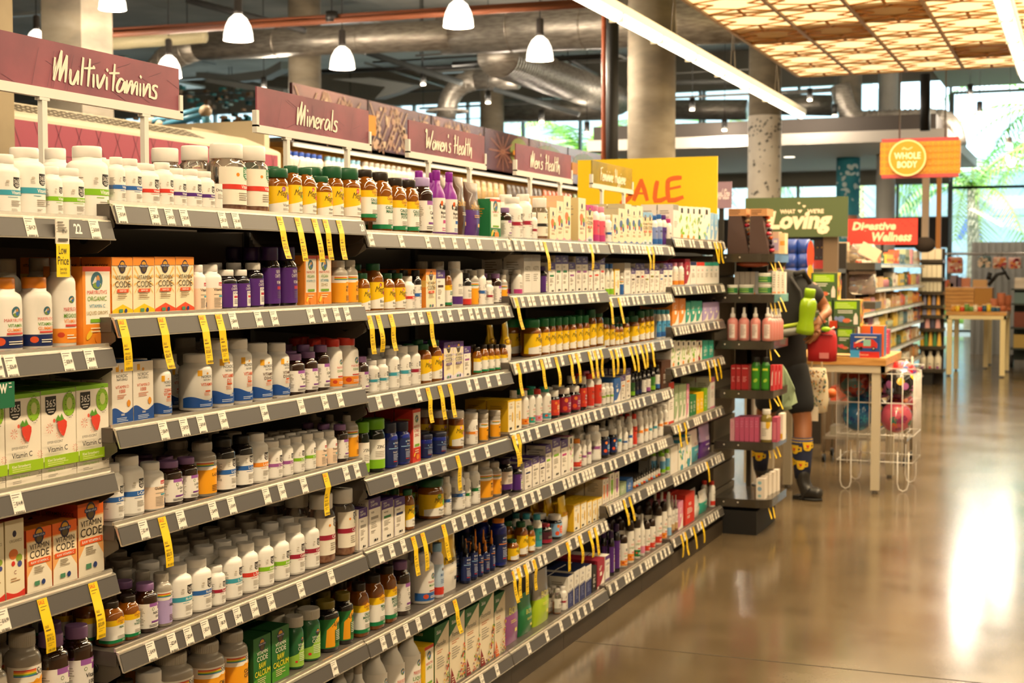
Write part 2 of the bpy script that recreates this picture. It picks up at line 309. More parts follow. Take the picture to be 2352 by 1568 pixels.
def d_gum(L, B, t, *a):
    L.R(-1.3, 1.3, .12, .66, 'f3ead8'); L.shield(.5, .58, 1.1, B if B in ('dg', 'bk') else 'bk'); L.E(-.25, .55, .12, .1, 'og'); L.T(.3, .47, .045, 'Organic', 'dg', 'l', 0); L.R(-1.3, 1.3, .34, .41, 'rd' if B == 'dg' else B); L.T(0, .355, .05, t, 'nt', 'l'); L.L(-.2, .7, .28, 4, .03)
def d_gen(L, B, t, *a):                                         # plain label with one coloured block
    c = a[0] if a else 'f0ebe2'; L.R(-1.6, 1.6, .07, .62, c); L.R(-1.6, 1.6, .07, .24, B); L.T(.1, .45, .06, t, 'bk' if c not in ('bk', 'nv', 'pu') else 'nt', w=1.2 if len(t) > 5 else None); L.L(-.5, .7, .38, 4, .03)
def d_gcr(L, B, t, *a):                                          # green gummy bottle
    L.P([(-1.5, .05), (1.2, .05), (1.2, .6), (.4, .5), (-.3, .3), (-1.5, .22)], '9ccc4a'); L.emblem(.3, .56, .22); L.T(.2, .44, .05, 'VITAMIN', 'nt', w=1, bold=0); L.T(.2, .36, .07, 'CODE', 'nt', w=1, bold=0); L.L(-.2, .8, .3, 5, .035, 'e8f0d0'); L.E(-.5, .15, .14, .12, 'rd')
def d_al(L, B, t, *a):
    L.R(-1.5, 1.5, .08, .66, '2f7a3a'); L.P([(-.9, .1), (-.1, .1), (.2, .55), (1.1, .66), (.2, .66), (-.8, .45)], 'f2a51a'); L.T(.2, .5, .1, 'Alive!', 'bk', 'c', .01, .25); L.R(-.1, 1.1, .16, .43, '1d5a2a'); L.L(0, .9, .4, 6, .035, 'e8e8d0')
def d_gad(L, B, t, *a):
    L.R(-1.6, 1.6, .06, .62, 'bcd0e6'); L.R(-1.6, 1.6, .06, .2, B); L.emblem(.1, .52, .22); L.T(.1, .4, .05, t, '3b66a0', w=1); L.L(-.4, .6, .33, 3, .03, '6a84b0'); L.E(.5, .14, .2, .2, 'c8485a')
DES = dict(w=(d_w, 'pill', 'f4f0e8', 'wh', 'white pill bottle with {B} band'), wk=(d_w, 'pill', DKG, 'bk', 'dark glass bottle, white label, {B} band'), jar=(d_jar, 'pill', 'f1ede6', 'wh', 'white bottle with peach label'),
    blu=(d_blu, 'pill', AMB, '8f6a9d', 'amber bottle with mauve cap'), sol=(d_sol, 'pill', mat('a89f92', .25, coat=.3), 'b9b1a3', 'grey bottle with rainbow and {B} label'), cl=(d_cl, 'sqr', AMBL, '2a2018', 'amber bottle with yellow-green label'),
    mg=(d_mg, 'sqr', AMBL, '1f5a38', 'amber bottle, yellow label, {B} dot'), ncb=(d_ncb, 'pill', DKG, 'wh', 'white-capped dark bottle, purple label'), ncp=(d_ncb, 'jar', DKG, '3b2358', 'dark bottle, purple label and cap'),
    nor=(d_nor, 'pill', 'f2eee6', 'wh', 'white bottle with blue wave base'), mr=(d_mr, 'pill', 'f4efe6', 'og', 'white gummy bottle, {B} label foot'), mrl=(d_mr, 'tall', 'f2ede2', 'b5aa98', 'white long-necked bottle, {B} label foot'),
    mrd=(d_mr, 'dome', 'f2ede2', '2c1a10', 'dome-topped white bottle, {B} foot'), ol=(d_ol, 'jar', DKG, 'wh', 'square lidded jar, {B} label'), tr=(d_tr, 'jar', mat('1a2d8f', .2, coat=.4), '2a2e44', 'blue bottle with navy label'),
    trd=(d_tr, 'drop', mat('141a3c', .2, coat=.4), 'bk', 'navy dropper bottle with {B} line'), gum=(d_gum, 'jar', GLAS, 'wh', 'clear gummy jar with {B} shield'), gen=(d_gen, 'pill', 'f2eee6', 'wh', 'white bottle with {B} label foot'),
    dk=(d_gen, 'pill', DKG, 'bk', 'dark bottle with {B} label foot'), dr=(d_gen, 'drop', AMB, 'bk', 'small amber dropper bottle, {B} label foot'), gcr=(d_gcr, 'wide', mat('2c6b3f', .25, coat=.3), 'cfc8ba', 'green gummy bottle, grey cap'),
    al=(d_al, 'pill', DKG, '7a6a20', 'black bottle, green label, olive cap'), gad=(d_gad, 'pill', 'e8e4ee', 'lb', 'pale blue bottle with {B} foot'), ggr=(d_gen, 'wide', mat('0f1a0c', .15, coat=.4), '6fae1a', 'dark bottle with bright green lid'),
    sp=(d_gen, 'spray', mat('d98f88', .3, coat=.2), 'f2eee8', 'pink spray bottle with white nozzle'), tub=(d_gen, 'tub', '1d5a34', 'e8e6da', 'green tub with pale lid'), clr=(d_gen, 'pill', GLAS, 'c8c2b8', 'clear bottle of brown capsules'), pl=(d_pl, 'tall', '8a1f9a', '8a1f9a', 'purple long-necked bottle, {B} foot'))
# ---- cartons: fn(Lab front), colours for top and side
def c_gol(L, B, t, *a):
    top, foot = a[0], a[1]; L.R(-1, 1, 0, 1, 'f4e6c0'); [L.P([(x * .25, .6), (x, y), (x * .92, y + .05)], 'f3c373' if top != 'pu' else 'd8cce6') for x, y in ((-.9, .8), (-.95, .66), (-.95, .5), (-.9, .36), (.9, .8), (.95, .66), (.95, .5), (.9, .36))]; L.R(-1, 1, .86, 1, top); L.P([(-1, 0), (1, 0), (1, .1), (0, .2), (-1, .1)], foot); L.emblem(0, .84, .32)
    L.T(0, .62, .075, 'VITAMIN', '2a2018', w=1.6, bold=0); L.T(0, .49, .11, 'CODE', '2a2018', w=1.7, bold=0); L.R(-.55, .55, .4, .46, 'e0562a' if top != 'pu' else 'pu'); L.T(0, .415, .035, t, 'nt', w=.9); L.L(-.5, .5, .36, 3, .03, '7a5a30'); L.R(-.4, -.05, .06, .12, '4f8f6a'); L.E(.25, .09, .13, .13, '2b3f7a')
def c_gc(L, B, t, *a):
    L.R(-1, 1, .82, 1, 'ef6a1c'); L.R(-1, 1, 0, .82, 'f3b06a'); L.P([(-1, 0), (1, 0), (.95, .25), (.25, .5), (-.25, .5), (-.95, .25)], 'f4ead4'); L.R(-.95, .95, .5, .8, 'f5e2c0'); L.emblem(0, .88, .38); L.T(0, .68, .085, 'VITAMIN', '2a2018', w=1.6, bold=0); L.T(0, .54, .12, 'CODE', '2a2018', w=1.75, bold=0)
    L.R(-.85, .85, .43, .51, 'e85a1c'); L.T(0, .45, .04, t, 'nt', w=1.45); L.L(-.45, .45, .38, 4, .03, '8a7a60'); L.R(-.45, -.05, .09, .16, '4f8f6a'); L.E(.25, .125, .15, .15, '2b3f7a')
def c_ef(L, B, t, *a):
    L.R(-1, 1, 0, 1, 'f3ead8'); L.R(-1, 1, .955, 1, 'gr'); L.shield(-.45, .83, 1.15); L.E(.6, .82, .38, .46, '8fbf2a', 20); L.E(.62, .83, .17, .24, 'cfd88a', 16)
    for k in range(18):
        q = 2 * PI * k / 18
        if 1: L.E(.61 + .24 * math.cos(q), .82 + .15 * math.sin(q), .025, .02, 'bk', 6)
    L.F.poly([((.12 + .3 * x) * L.w, (.58 + .085 * y) * L.h) for x, y in ((-.9, .6), (-.3, 1), (.4, 1), (.95, .6), (.95, 0), (.6, -.9), (.35, -1.3), (-.1, -1.1), (-.75, -.2))], hx('e2432f'))
    L.P([(-.25, .66), (-.1, .72), (.02, .68), (.1, .73), (.24, .66), (.0, .645)], '5c9a2a'); L.burst(-.6, .58, .2, 'd8583a'); L.burst(-.1, .5, .17, 'e88a6a'); L.burst(.82, .32, .16, 'd8583a'); L.E(-.4, .66, .07, .08, 'e2604a')
    L.T(-.8, .41, .028, 'EFFERVESCENT', 'bk', 'l', 0, w=.95); L.T(-.8, .315, .06, 'Vitamin C', 'bk', 'l', .012, w=1.15); L.R(-1, 1, .15, .27, '9cc41a'); L.T(-.8, .21, .032, 'Kiwi Strawberry', 'f4f0d0', 'l', .01, w=1.05); L.L(-.8, .5, .19, 2, .022, 'd8e48a')
    L.T(-.8, .1, .028, '1000mg Vitamin C', '7aa81a', 'l', 0, w=1); L.T(.75, .1, .035, '30', '6a6258'); L.L(.55, .95, .08, 1, .02); L.L(-.8, -.2, .06, 2, .02)
def c_no(L, B, t, *a):
    L.R(-1, 1, 0, 1, 'f3ebdd'); L.R(-.6, -.3, .86, .96, 'f0b02a'); L.E(0, .87, .12, .1, 'e8a03a'); L.T(0, .76, .055, 'NORDIC', '2b3038', w=1.4, bold=0); L.T(0, .71, .04, 'NATURALS', '2b3038', w=1.1, bold=0); L.T(0, .585, .05, 'VITAMIN D', 'd2572a', w=1.6, bold=0); L.T(0, .51, .06, '1000', 'd2572a', w=.8); L.L(-.5, .5, .47, 3, .025, 'd88a6a')
    L.E(.6, .33, .17, .22, 'e8982a'); L.S(-1, 1, lambda q: 0, lambda q: .23 + .05 * math.sin(1 + q * 6), '1f4f9a'); L.T(0, .14, .035, '1000', 'nt'); L.L(-.6, .6, .1, 3, .025, 'c9d4e8')
def c_mr(L, B, t, *a):
    L.R(-1, 1, 0, 1, B); L.R(-.8, .95, .28, .94, 'f4eddd'); L.R(-1, 1, .94, 1, 'd8452a'); L.portrait(0, .82, .42); L.T(0, .655, .05, "MARYRUTH'S", 'd2493a', w=1.4, bold=0)
    for i, q in enumerate(t.split('~')): L.T(0, .57 - i * .085, .06 if len(q) < 8 else .045, q, ('6a9a2a', '3f93ae', 'a08a4a')[i % 3] if B != 'rd' else 'c8202c', w=1.5 if len(q) > 6 else None, bold=0)
    L.R(-.5, .6, .3, .345, '7ab02a'); L.E(.2, .1, .4, .3, 'ef8a2a'); L.E(-.6, .15, .3, .14, 'f4c83a', 10, .8); L.L(-.5, .5, .22, 2, .04, 'f8e0b0')
def c_nc(L, B, t, *a):
    L.R(-1, 1, 0, 1, 'f3ecdf'); L.R(-1, 1, .78, 1, '4a2a7a'); L.T(-.65, .9, .055, 'NEW', 'nt', 'l', 0, w=.7); L.T(-.65, .83, .055, 'CHAPTER', 'nt', 'l', 0, w=1.25); L.R(-1, -.93, 0, 1, '4a2a7a'); L.T(-.6, .68, .045, t, '4a4038', 'l', 0, w=1.1); L.R(-.6, .6, .55, .61, B); L.L(-.6, .5, .48, 4, .035); L.L(-.6, .2, .3, 2, .035); L.R(-.1, .2, .07, .12, 'bk'); L.E(.4, .095, .1, .1, 'bk', 8)
def c_org(L, B, t, *a):
    L.R(-1, 1, 0, 1, 'f2e6c6'); L.E(0, .82, .22, .26, '2b2440', 8); L.T(.1, .71, .04, 'ORGANICS', '8a7a5a', w=1.3, bold=0); L.E(-.15, .56, .5, .4, a[0] if a else 'e07a3a', 12); L.E(.45, .5, .35, .3, '8fa83a', 10); L.E(.5, .42, .25, .24, '4a4f92', 10); L.E(-.2, .44, .2, .2, 'd8382a', 10); L.T(0, .3, .05, t, '8a2f3a', w=.5 if len(t) < 3 else 1.2, bold=0); L.L(-.5, .5, .24, 2, .03, 'b0855a'); L.S(-1, 1, lambda q: 0, lambda q: .1 - .05 * abs(math.sin(q * 3)), B)
def c_rit(L, B, t, *a):
    L.R(-1, 1, 0, 1, 'f6ecd2'); L.R(-1, -.82, 0, 1, 'yl'); L.R(-1, 1, .95, 1, 'yl'); L.T(0, .85, .05, t, 'd8a80c', w=1.1); L.L(-.5, .5, .78, 2, .04); L.E(.35, .45, .22, .55, 'dda638'); L.E(.35, .45, .15, .42, 'f0c860'); L.L(-.6, -.1, .5, 3, .05); L.R(-.5, .1, .06, .13, 'bk')
def c_sal(L, B, t, *a):
    L.R(-1, 1, 0, 1, 'f0e2c4'); L.P([(-1, 1), (1, 1), (-1, .72)], '0f6b35'); L.T(-.45, .88, .055, 'Salus', 'nt', sh=.2, tilt=.0); L.T(-.1, .69, .07, t, '2a3a2a', w=1.3, bold=0); L.L(-.7, .3, .62, 2, .03, 'c87a4a'); L.L(-.7, .4, .52, 5, .035)
    rr = random.Random(int(abs(L.w) * 1e6)); 
    for k in range(44):
        y = rr.random() ** 1.4 * .5; x = 1 - rr.random() * (1.1 - y * 1.9)
        if x > -.4: L.E(min(.93, x), y + .02, .06 + .03 * rr.random(), .06, rr.choice(('d8432a', '6fa02a', 'e8b02a', 'f0d040', '4f7a22', '8a4a6a', 'c83a2a')), 7)
    L.P([(-1, 0), (-.35, 0), (-.6, .12), (-1, .28)], a[0] if a else '8a1f1f'); L.L(-.9, -.5, .12, 3, .035, 'f0e2c4')
def c_pl(L, B, t, *a):                                          # plain carton, coloured head and foot
    c = a[0] if a else 'wh'; L.R(-1, 1, 0, 1, c); L.R(-1, 1, .84, 1, B); L.R(-1, 1, 0, .06, B); L.T(0, .62, .1, t, B if c != B else 'nt', w=1.4) if t else None; L.L(-.6, .6, .5, 4, .05)
def c_flo(L, B, t, *a):                                          # white carton with leafy sprig
    L.R(-1, 1, 0, 1, 'f4f0e2'); rr = random.Random(len(t) + int(L.w * 1e5))
    for k in range(9): L.E(rr.uniform(-.7, .7), rr.uniform(.15, .75), .26, .12, B if k % 3 else 'gr', 8, rr.uniform(0, 3))
    L.R(-.3, .3, .8, .95, 'bk'); L.E(0, .08, .4, .25, 'og' if B == 'gr' else B, 10)
def c_art(L, B, t, *a):                                          # curve of second colour
    L.R(-1, 1, 0, 1, B); L.S(-1, 1, lambda q: 0, lambda q: .08 + .5 * max(0, q - .3) ** 1.5 * 1.6, 'f4ece0'); L.R(-.3, .3, .42, .55, 'f4ece0'); L.T(0, .72, .06, t, 'f4ece0', w=1.2); L.L(-.5, .2, .68, 2, .05, 'f8f0e0')
def c_ele(L, B, t, *a):
    L.R(-1, 1, 0, 1, 'f3efe6'); L.S(-1, 1, lambda q: 0, lambda q: .5 + .05 * math.sin(q * 25) + .05 * q, '1f2f6e'); L.T(.2, .8, .07, t, '1f2f6e', w=1); L.L(-.5, .5, .7, 3, .04); L.L(-.5, .5, .4, 6, .05, '8a94c0')
def c_pent(L, B, t, *a):
    L.R(-1, 1, 0, 1, 'f4e9d8'); L.P([(-.5, .75), (.5, .75), (.5, .3), (0, .15), (-.5, .3)], B); L.E(0, .85, .4, .3, 'bk', 3, PI / 2); L.T(0, .45, .1, t, 'nt'); L.L(-.6, .6, .12, 2, .04)
def c_box(L, B, t, *a):                                          # solid colour with printed lines
    L.R(-1, 1, 0, 1, B); L.T(0, .6, .1, t, 'nt', w=1.4); L.L(-.6, .6, .5, 4, .05, 'f0e8dc'); L.L(-.6, .3, .25, 2, .05, 'f0e8dc')
def c_gcb(L, B, t, *a):
    L.R(-1, 1, 0, 1, '1f6a2c'); L.P([(-1, 0), (1, 0), (1, .35), (-1, .2)], '4f9a2a'); L.emblem(0, .84, .34); L.T(0, .66, .07, 'VITAMIN', 'f0ecd8', w=1.5, bold=0); L.T(0, .54, .1, 'CODE', 'f0ecd8', w=1.7, bold=0); L.T(0, .4, .11, 'RAW', 'f0e02a', w=.8); L.T(0, .26, .11, t, 'f0e02a', w=1.75); L.L(-.6, .6, .2, 4, .035, 'e8e0a0')
CAR = dict(gcb=(c_gcb, '174f22', '174f22', 'green crest carton with yellow lettering'), gol=(c_gol, None, 'e79a35', 'ray-printed crest carton, {B} foot'), gc=(c_gc, None, 'c2401c', 'orange and cream carton with crest'), ef=(c_ef, 'gr', 'f0e6d2', 'white carton with kiwi and strawberry'), no=(c_no, None, 'ded6c6', 'tall white carton with blue wave foot'),
    mr=(c_mr, None, None, '{B} carton with round portrait'), nc=(c_nc, '4a2a7a', 'efe6d6', 'white carton with purple head, {B} bar'), org=(c_org, None, 'd8c592', 'cream fruit-print carton, {B} foot'), rit=(c_rit, 'yl', 'e3b414', 'yellow and white carton with oval capsule'),
    sal=(c_sal, '0f5a2d', '0f5a2d', 'cream herb carton with green triangle'), pl=(c_pl, None, 'e8e2d6', 'pale carton with {B} head'), flo=(c_flo, None, 'efebe0', 'white carton with {B} leaf print'), art=(c_art, None, None, '{B} carton with cream curve'),
    ele=(c_ele, None, 'efeae0', 'white carton with navy lower half'), pent=(c_pent, None, 'e8dcc4', 'cream carton with {B} shield'), box=(c_box, None, None, '{B} carton'))
def carton(kind, w, h, d, args, name='supplement_carton'):
    """front face looks along local +X; origin at the middle of the foot of the front"""
    fn, topc, sidec, look = CAR[kind]; B = args[0]; topc = topc or (args[2] if kind == 'gol' else B); sc = sidec or B
    if kind == 'gol': sc = args[2]; 
    if kind == 'pl': topc = args[2] if len(args) > 2 else 'wh'; sc = topc
    m = MB(); sm = mat(hx(sc), .5); tm = mat(hx(topc), .5); b = .0008
    m.box((-d, -w / 2, 0), (0, w / 2, h), sm); m.box((-d + b, -w / 2 + b, h), (-b, w / 2 - b, h + .0006), tm)
    F = Face(m, lambda u, v, o: (o, u, v), .5, .42); fn(Lab(F, w / 2, h, True), *args)
    F2 = Face(m, lambda u, v, o: (-d / 2 + u, -w / 2 - o, v), .5, .45)          # near side panel
    if kind in ('gc', 'gol'): F2.rect(-d / 2, d / 2, h * .55, h * .72, 'e2b98a' if kind == 'gc' else 'f0c060'); F2.text(0, h * .84, h * .05, 'VITAMIN CODE', '5a2a10', w=d * .8); F2.lines(-d * .4, d * .3, h * .65, 3, h * .03, 'b05a30')
    elif kind == 'sal': F2.text(0, h * .86, h * .06, 'Salus', 'd8d8b0', sh=.2)
    else: F2.lines(-d * .35, d * .35, h * .8, 6, h * .06, '9a9082' if kind not in ('rit', 'art', 'box', 'mr') else 'b98a20')
    if kind == 'nc': F2.text(0, h * .86, h * .05, 'MULTITASKING', '4a4048', w=d * .8); F2.rect(-d / 2, -d / 2 + .002, 0, h, '4a2a7a')
    return m
def pouch(w, h, top, bot, t, tc, name='supplement_pouch', d=.05, foil=False):
    m = MB(); N = 12; K = 10; vs = []
    for i in range(K + 1):
        z = h * i / K; q = i / K; th = d * (math.sin(PI * min(1, q * 1.15 + .12)) ** .7 if q < .8 else .35 * (1 - q) / .2 + .02); ww = w * (1 - .1 * q + (.06 if q > .85 else 0))
        for k in range(N):
            a = 2 * PI * k / N; vs.append(((math.cos(a)) * th / 2 - d * .1 * math.sin(q * 7) * .3, math.copysign(abs(math.sin(a)) ** .7, math.sin(a)) * ww / 2, z))
    tm = mat(hx(top), .22 if foil else .35, .3 if foil else 0, coat=.4); bm = mat(hx(bot), .35, coat=.3)
    fs = [(i * N + k, i * N + (k + 1) % N, (i + 1) * N + (k + 1) % N, (i + 1) * N + k) for i in range(K) for k in range(N)]
    o = len(m.v); m.add(vs, fs[:N * 5], bm, True); m.add(vs, fs[N * 5:], tm, True)
    F = Face(m, lambda u, v, o: (d * .5 * (1 - (u / (w * .56)) ** 2) * (1 if v < h * .72 else max(.15, (h - v) / (h * .28))) + o * 3 + .001, u, v), .006)
    L = Lab(F, w / 2, h); L.T(0, .52, .12, t, tc, w=1.4 if len(t) > 3 else None, bold=0); L.L(-.3, .6, .4, 2, .03, tc if tc.startswith(('f', 'e')) else 'e8e0c8'); L.R(.1, .4, .2, .26, tc); 
    return m
# ---------------------------------------------------------------- the gondola of the aisle
XF = -2.07; XP = -2.125
BAY = ['leftmost bay', 'second bay', 'third bay', 'fourth bay', 'fifth bay', 'farthest bay']
SHN = ['top shelf', 'second shelf', 'third shelf', 'fourth shelf', 'fifth shelf', 'sixth shelf', 'bottom shelf']
YB = [1.45, 2.705, 3.945, 5.165, 6.385, 7.525, 8.712]
ZB = [[1.726, 1.434, 1.145, .907, .60, .33, .09], [1.764, 1.501, 1.243, 1.014, .715, .435, .09], [1.728, 1.472, 1.212, .949, .72, .432, .09],
      [1.73, 1.506, 1.244, .963, .703, .425, .09], [1.733, 1.479, 1.233, .96, .701, .487, .105], [1.778, 1.515, 1.294, 1.067, .753, .465, .125]]
NUM = {1: 'first', 2: 'second', 3: 'third', 4: 'fourth', 5: 'fifth', 6: 'sixth', 7: 'seventh', 8: 'eighth', 9: 'ninth', 10: 'tenth', 11: 'eleventh', 12: 'twelfth', 13: 'thirteenth', 14: 'fourteenth', 15: 'fifteenth', 16: 'sixteenth'}
LABX = {'01': (69, 217), '11': (278.5, 355, 390, 424, 512, 543), '02': (-14, 19, 150, 202), '12': (534, 592, 628, 712, 742.5, 772, 796), '13': (269, 370, 418, 458, 508, 604, 689, 743.6, 779), '03': (28,),
  '14': (273, 321, 408, 483, 526, 607, 643, 694, 792, 817), '15': (262.5, 334.5, 384, 422, 462, 500.5, 537, 576, 615, 685, 756), '16': (762,), '04': (-10,), '21': (852, 921.5, 982, 1015, 1044, 1072, 1100.5, 1139, 1168.5),
  '22': (946, 966, 1011, 1032.6, 1057.5, 1081, 1095.6, 1112, 1130, 1148.6, 1165), '23': (845.5, 869, 908.6, 960, 1076.5, 1094, 1121, 1145), '24': (842, 906, 959, 983, 1018, 1085, 1118),
  '25': (838.5, 870.5, 897, 924, 1042, 1065, 1088, 1109, 1132, 1153), '26': (838.5, 876, 901, 930.5, 958.5, 992, 1017, 1082, 1110, 1140, 1157), '27': (1106, 1141), '37': (1172, 1215, 1257, 1290, 1315, 1330, 1345, 1360)}
PRC = {'11': '13.49 8.29 14.29 13.49 11.29 11.49'.split(), '01': '14.29 18.49'.split(), '02': '29.99 26.49 28.99 28.99'.split(), '13': '23.99 24.99 19.29 19.49 26.99 24.99 13.29 21.49 32.49'.split(), '03': ['14.49'], '14': '14.49 21.49 18.99 14.99 14.99 11.99 16.79 24.49 21.49 45.49'.split(),
  '15': '22.49 14.99 23.49 23.49 32.99 8.39 21.49 16.49 16.79 16.79 12.99'.split(), '16': ['49.99'], '04': ['16.99'], '12': '24.49 43.99 25.49 21.49 24.79 19.29 22.49'.split()}
def rail_pt(y, t, zb, o=0.): # t 0 at the foot, 1 at the top of the rail face
    return (XF - .013 * t + o, y, zb + .045 * t)
def price_label(par, y, zb, txt, rr):
    m = MB(); w = .034; F = Face(m, lambda u, v, o: rail_pt(y + u, v / .045, zb, .0008 + o), .5, .6)
    F.rect(0, w, .001, .0445, 'efe8da'); F.lines(.003, w - .006, .039, 2, .005, '5a544c', .0015); F.lines(.003, .011, .03, 4, .005, '8a8278', .0012); F.text(w * .62, .018, .0085, '$' + txt, INK, w=.02, bold=.01)
    x = .004
    while x < w - .006: q = rr.uniform(.0006, .0022); F.rect(x, x + q, .002, .0065, '3a352f'); x += q + rr.uniform(.0006, .002)
    m.build('price_label', par)
def make_shelf(s, r):
    y0, y1, zb = YB[s] + .004, YB[s + 1] - .004, ZB[s][r]; rr = random.Random(s * 10 + r)
    d = MB(); dep = .40 if r < 6 else .46
    d.box((XF - .02 - dep, y0, zb + .012), (XF - .022, y1, zb + .046), DECK)
    if r < 6:
        for k in range(3): d.box((XF - .4, y0 + .1 + k * .4, zb + .005), (XF - .05, y0 + .15 + k * .4, zb + .012), DECK)
    o = d.build('store_shelf'); tag(o, f'dark steel shelf deck with grey price rail, {SHN[r]}, {BAY[s]}', 'shelf', 'shelves of the vitamin gondola')
    p = MB(); pts = [(-.0138, .0445), (-.0215, .047), (-.0225, .054), (-.028, .055), (-.028, .047), (-.019, .04), (-.004, -.001), (.0015, -.001), (.0015, .002), (-.0012, .002)]
    vs = [(XF + a, y, zb + b) for y in (y0, y1) for a, b in pts]; n = len(pts)
    p.add(vs, [(i, (i + 1) % n, n + (i + 1) % n, n + i) for i in range(n)] + [tuple(reversed(range(n))), tuple(range(n, 2 * n))], RAILW)
    F = Face(p, lambda u, v, o: rail_pt(u, v / .045, zb, o), .5, .4); F.rect(y0 + .001, y1 - .001, .0025, .0415, GREYIN); F.rect(y0 + .001, y1 - .001, .0395, .0415, '3f3b38')
    if (s, r) in ((0, 0), (1, 0), (2, 0)):
        t = {0: ('22', 178), 1: ('20', 833), 2: ('18', 1160)}[s]; yy = onX(t[1], 520, XF).y; F.rect(yy - .012, yy + .03, .003, .043, '55524f'); F.text(yy + .008, .012, .022, t[0], 'f0ebe0', w=.024, bold=.02)
    pr = p.build('price_rail', o)
    key = f'{s}{r + 1}'
    if s <= 2 or key in LABX:
        for i, x in enumerate(LABX.get(key, ())):
            yy = onX(x, 900, XF).y
            if y0 < yy < y1 - .035: price_label(pr, yy, zb, PRC[key][i] if key in PRC and i < len(PRC[key]) else f'{rr.randint(9, 48)}.{rr.choice((29, 49, 79, 99))}', rr)
    elif s > 2 or True:
        yy = y0 + .01
        while yy < y1 - .04 and s > 2: price_label(pr, yy, zb, f'{rr.randint(9, 48)}.{rr.choice((29, 49, 79, 99))}', rr); yy += .034 + rr.choice((.012, .025, .04, .06, .12))
    if r < 6:
        for y in (y0 + .002, y1 - .004):
            b = MB(); P = [(-.03, .045), (-.022, .02), (-.012, .002), (-.012, -.008), (-.05, -.03), (-.12, -.034), (-.2, -.02), (-.42, -.012), (-.42, .04)]
            vs = [(XF + a, q, zb + z) for q in (y, y + .002) for a, z in P]; n = len(P)
            b.add(vs, [tuple(reversed(range(n))), tuple(range(n, 2 * n))] + [(i, (i + 1) % n, n + (i + 1) % n, n + i) for i in range(n)], BRACK)
            b.lathe([(.011, -.001), (.011, .0045)], BLACK, 14, M=Matrix.Translation((XF - .085, y, zb + .002)) @ Matrix.Rotation(PI / 2, 4, 'X')); b.build('bracket', o)
    return o
SHELF = {(s, r): make_shelf(s, r) for s in range(6) for r in range(7)}
for s in range(6):
    y0, y1 = YB[s], YB[s + 1]; g = empty('gondola_bay', (-2.52, (y0 + y1) / 2, 0)); tag(g, f'dark brown gondola back, uprights and kick plate, {BAY[s]}', 'shelving', 'gondola bays')
    L = lambda m, n: m.build(n, g, (2.52, -(y0 + y1) / 2, 0))
    m = MB(); m.box((-2.555, y0 + .002, .1), (-2.525, y1 - .002, 1.80), BACK); L(m, 'back_panel')
    m = MB(); m.box((-2.52, y0, 0), (-2.50, y0 + .03, 1.81), BLACK); L(m, 'upright')
    m = MB(); m.box((-2.55, y0 + .001, 0), (XF - .012, y1 - .001, .088), KICK); m.box((XF - .012, (y0 + y1) / 2 - .001, 0), (XF - .0115, (y0 + y1) / 2 + .001, .088), BLACK); L(m, 'kick_plate')
# other side of the gondola: plain decks, only its silhouette can be seen
g = MB(); g.box((-3.04, YB[0], 0), (-2.56, YB[6], .12), KICK)
for z in (.45, .75, 1.05, 1.35, 1.7): g.box((-3.0, YB[0], z), (-2.56, YB[6], z + .03), DECK)
tag(g.build('shelf_unit'), 'dark back side of the vitamin gondola with bare decks', 'shelving')
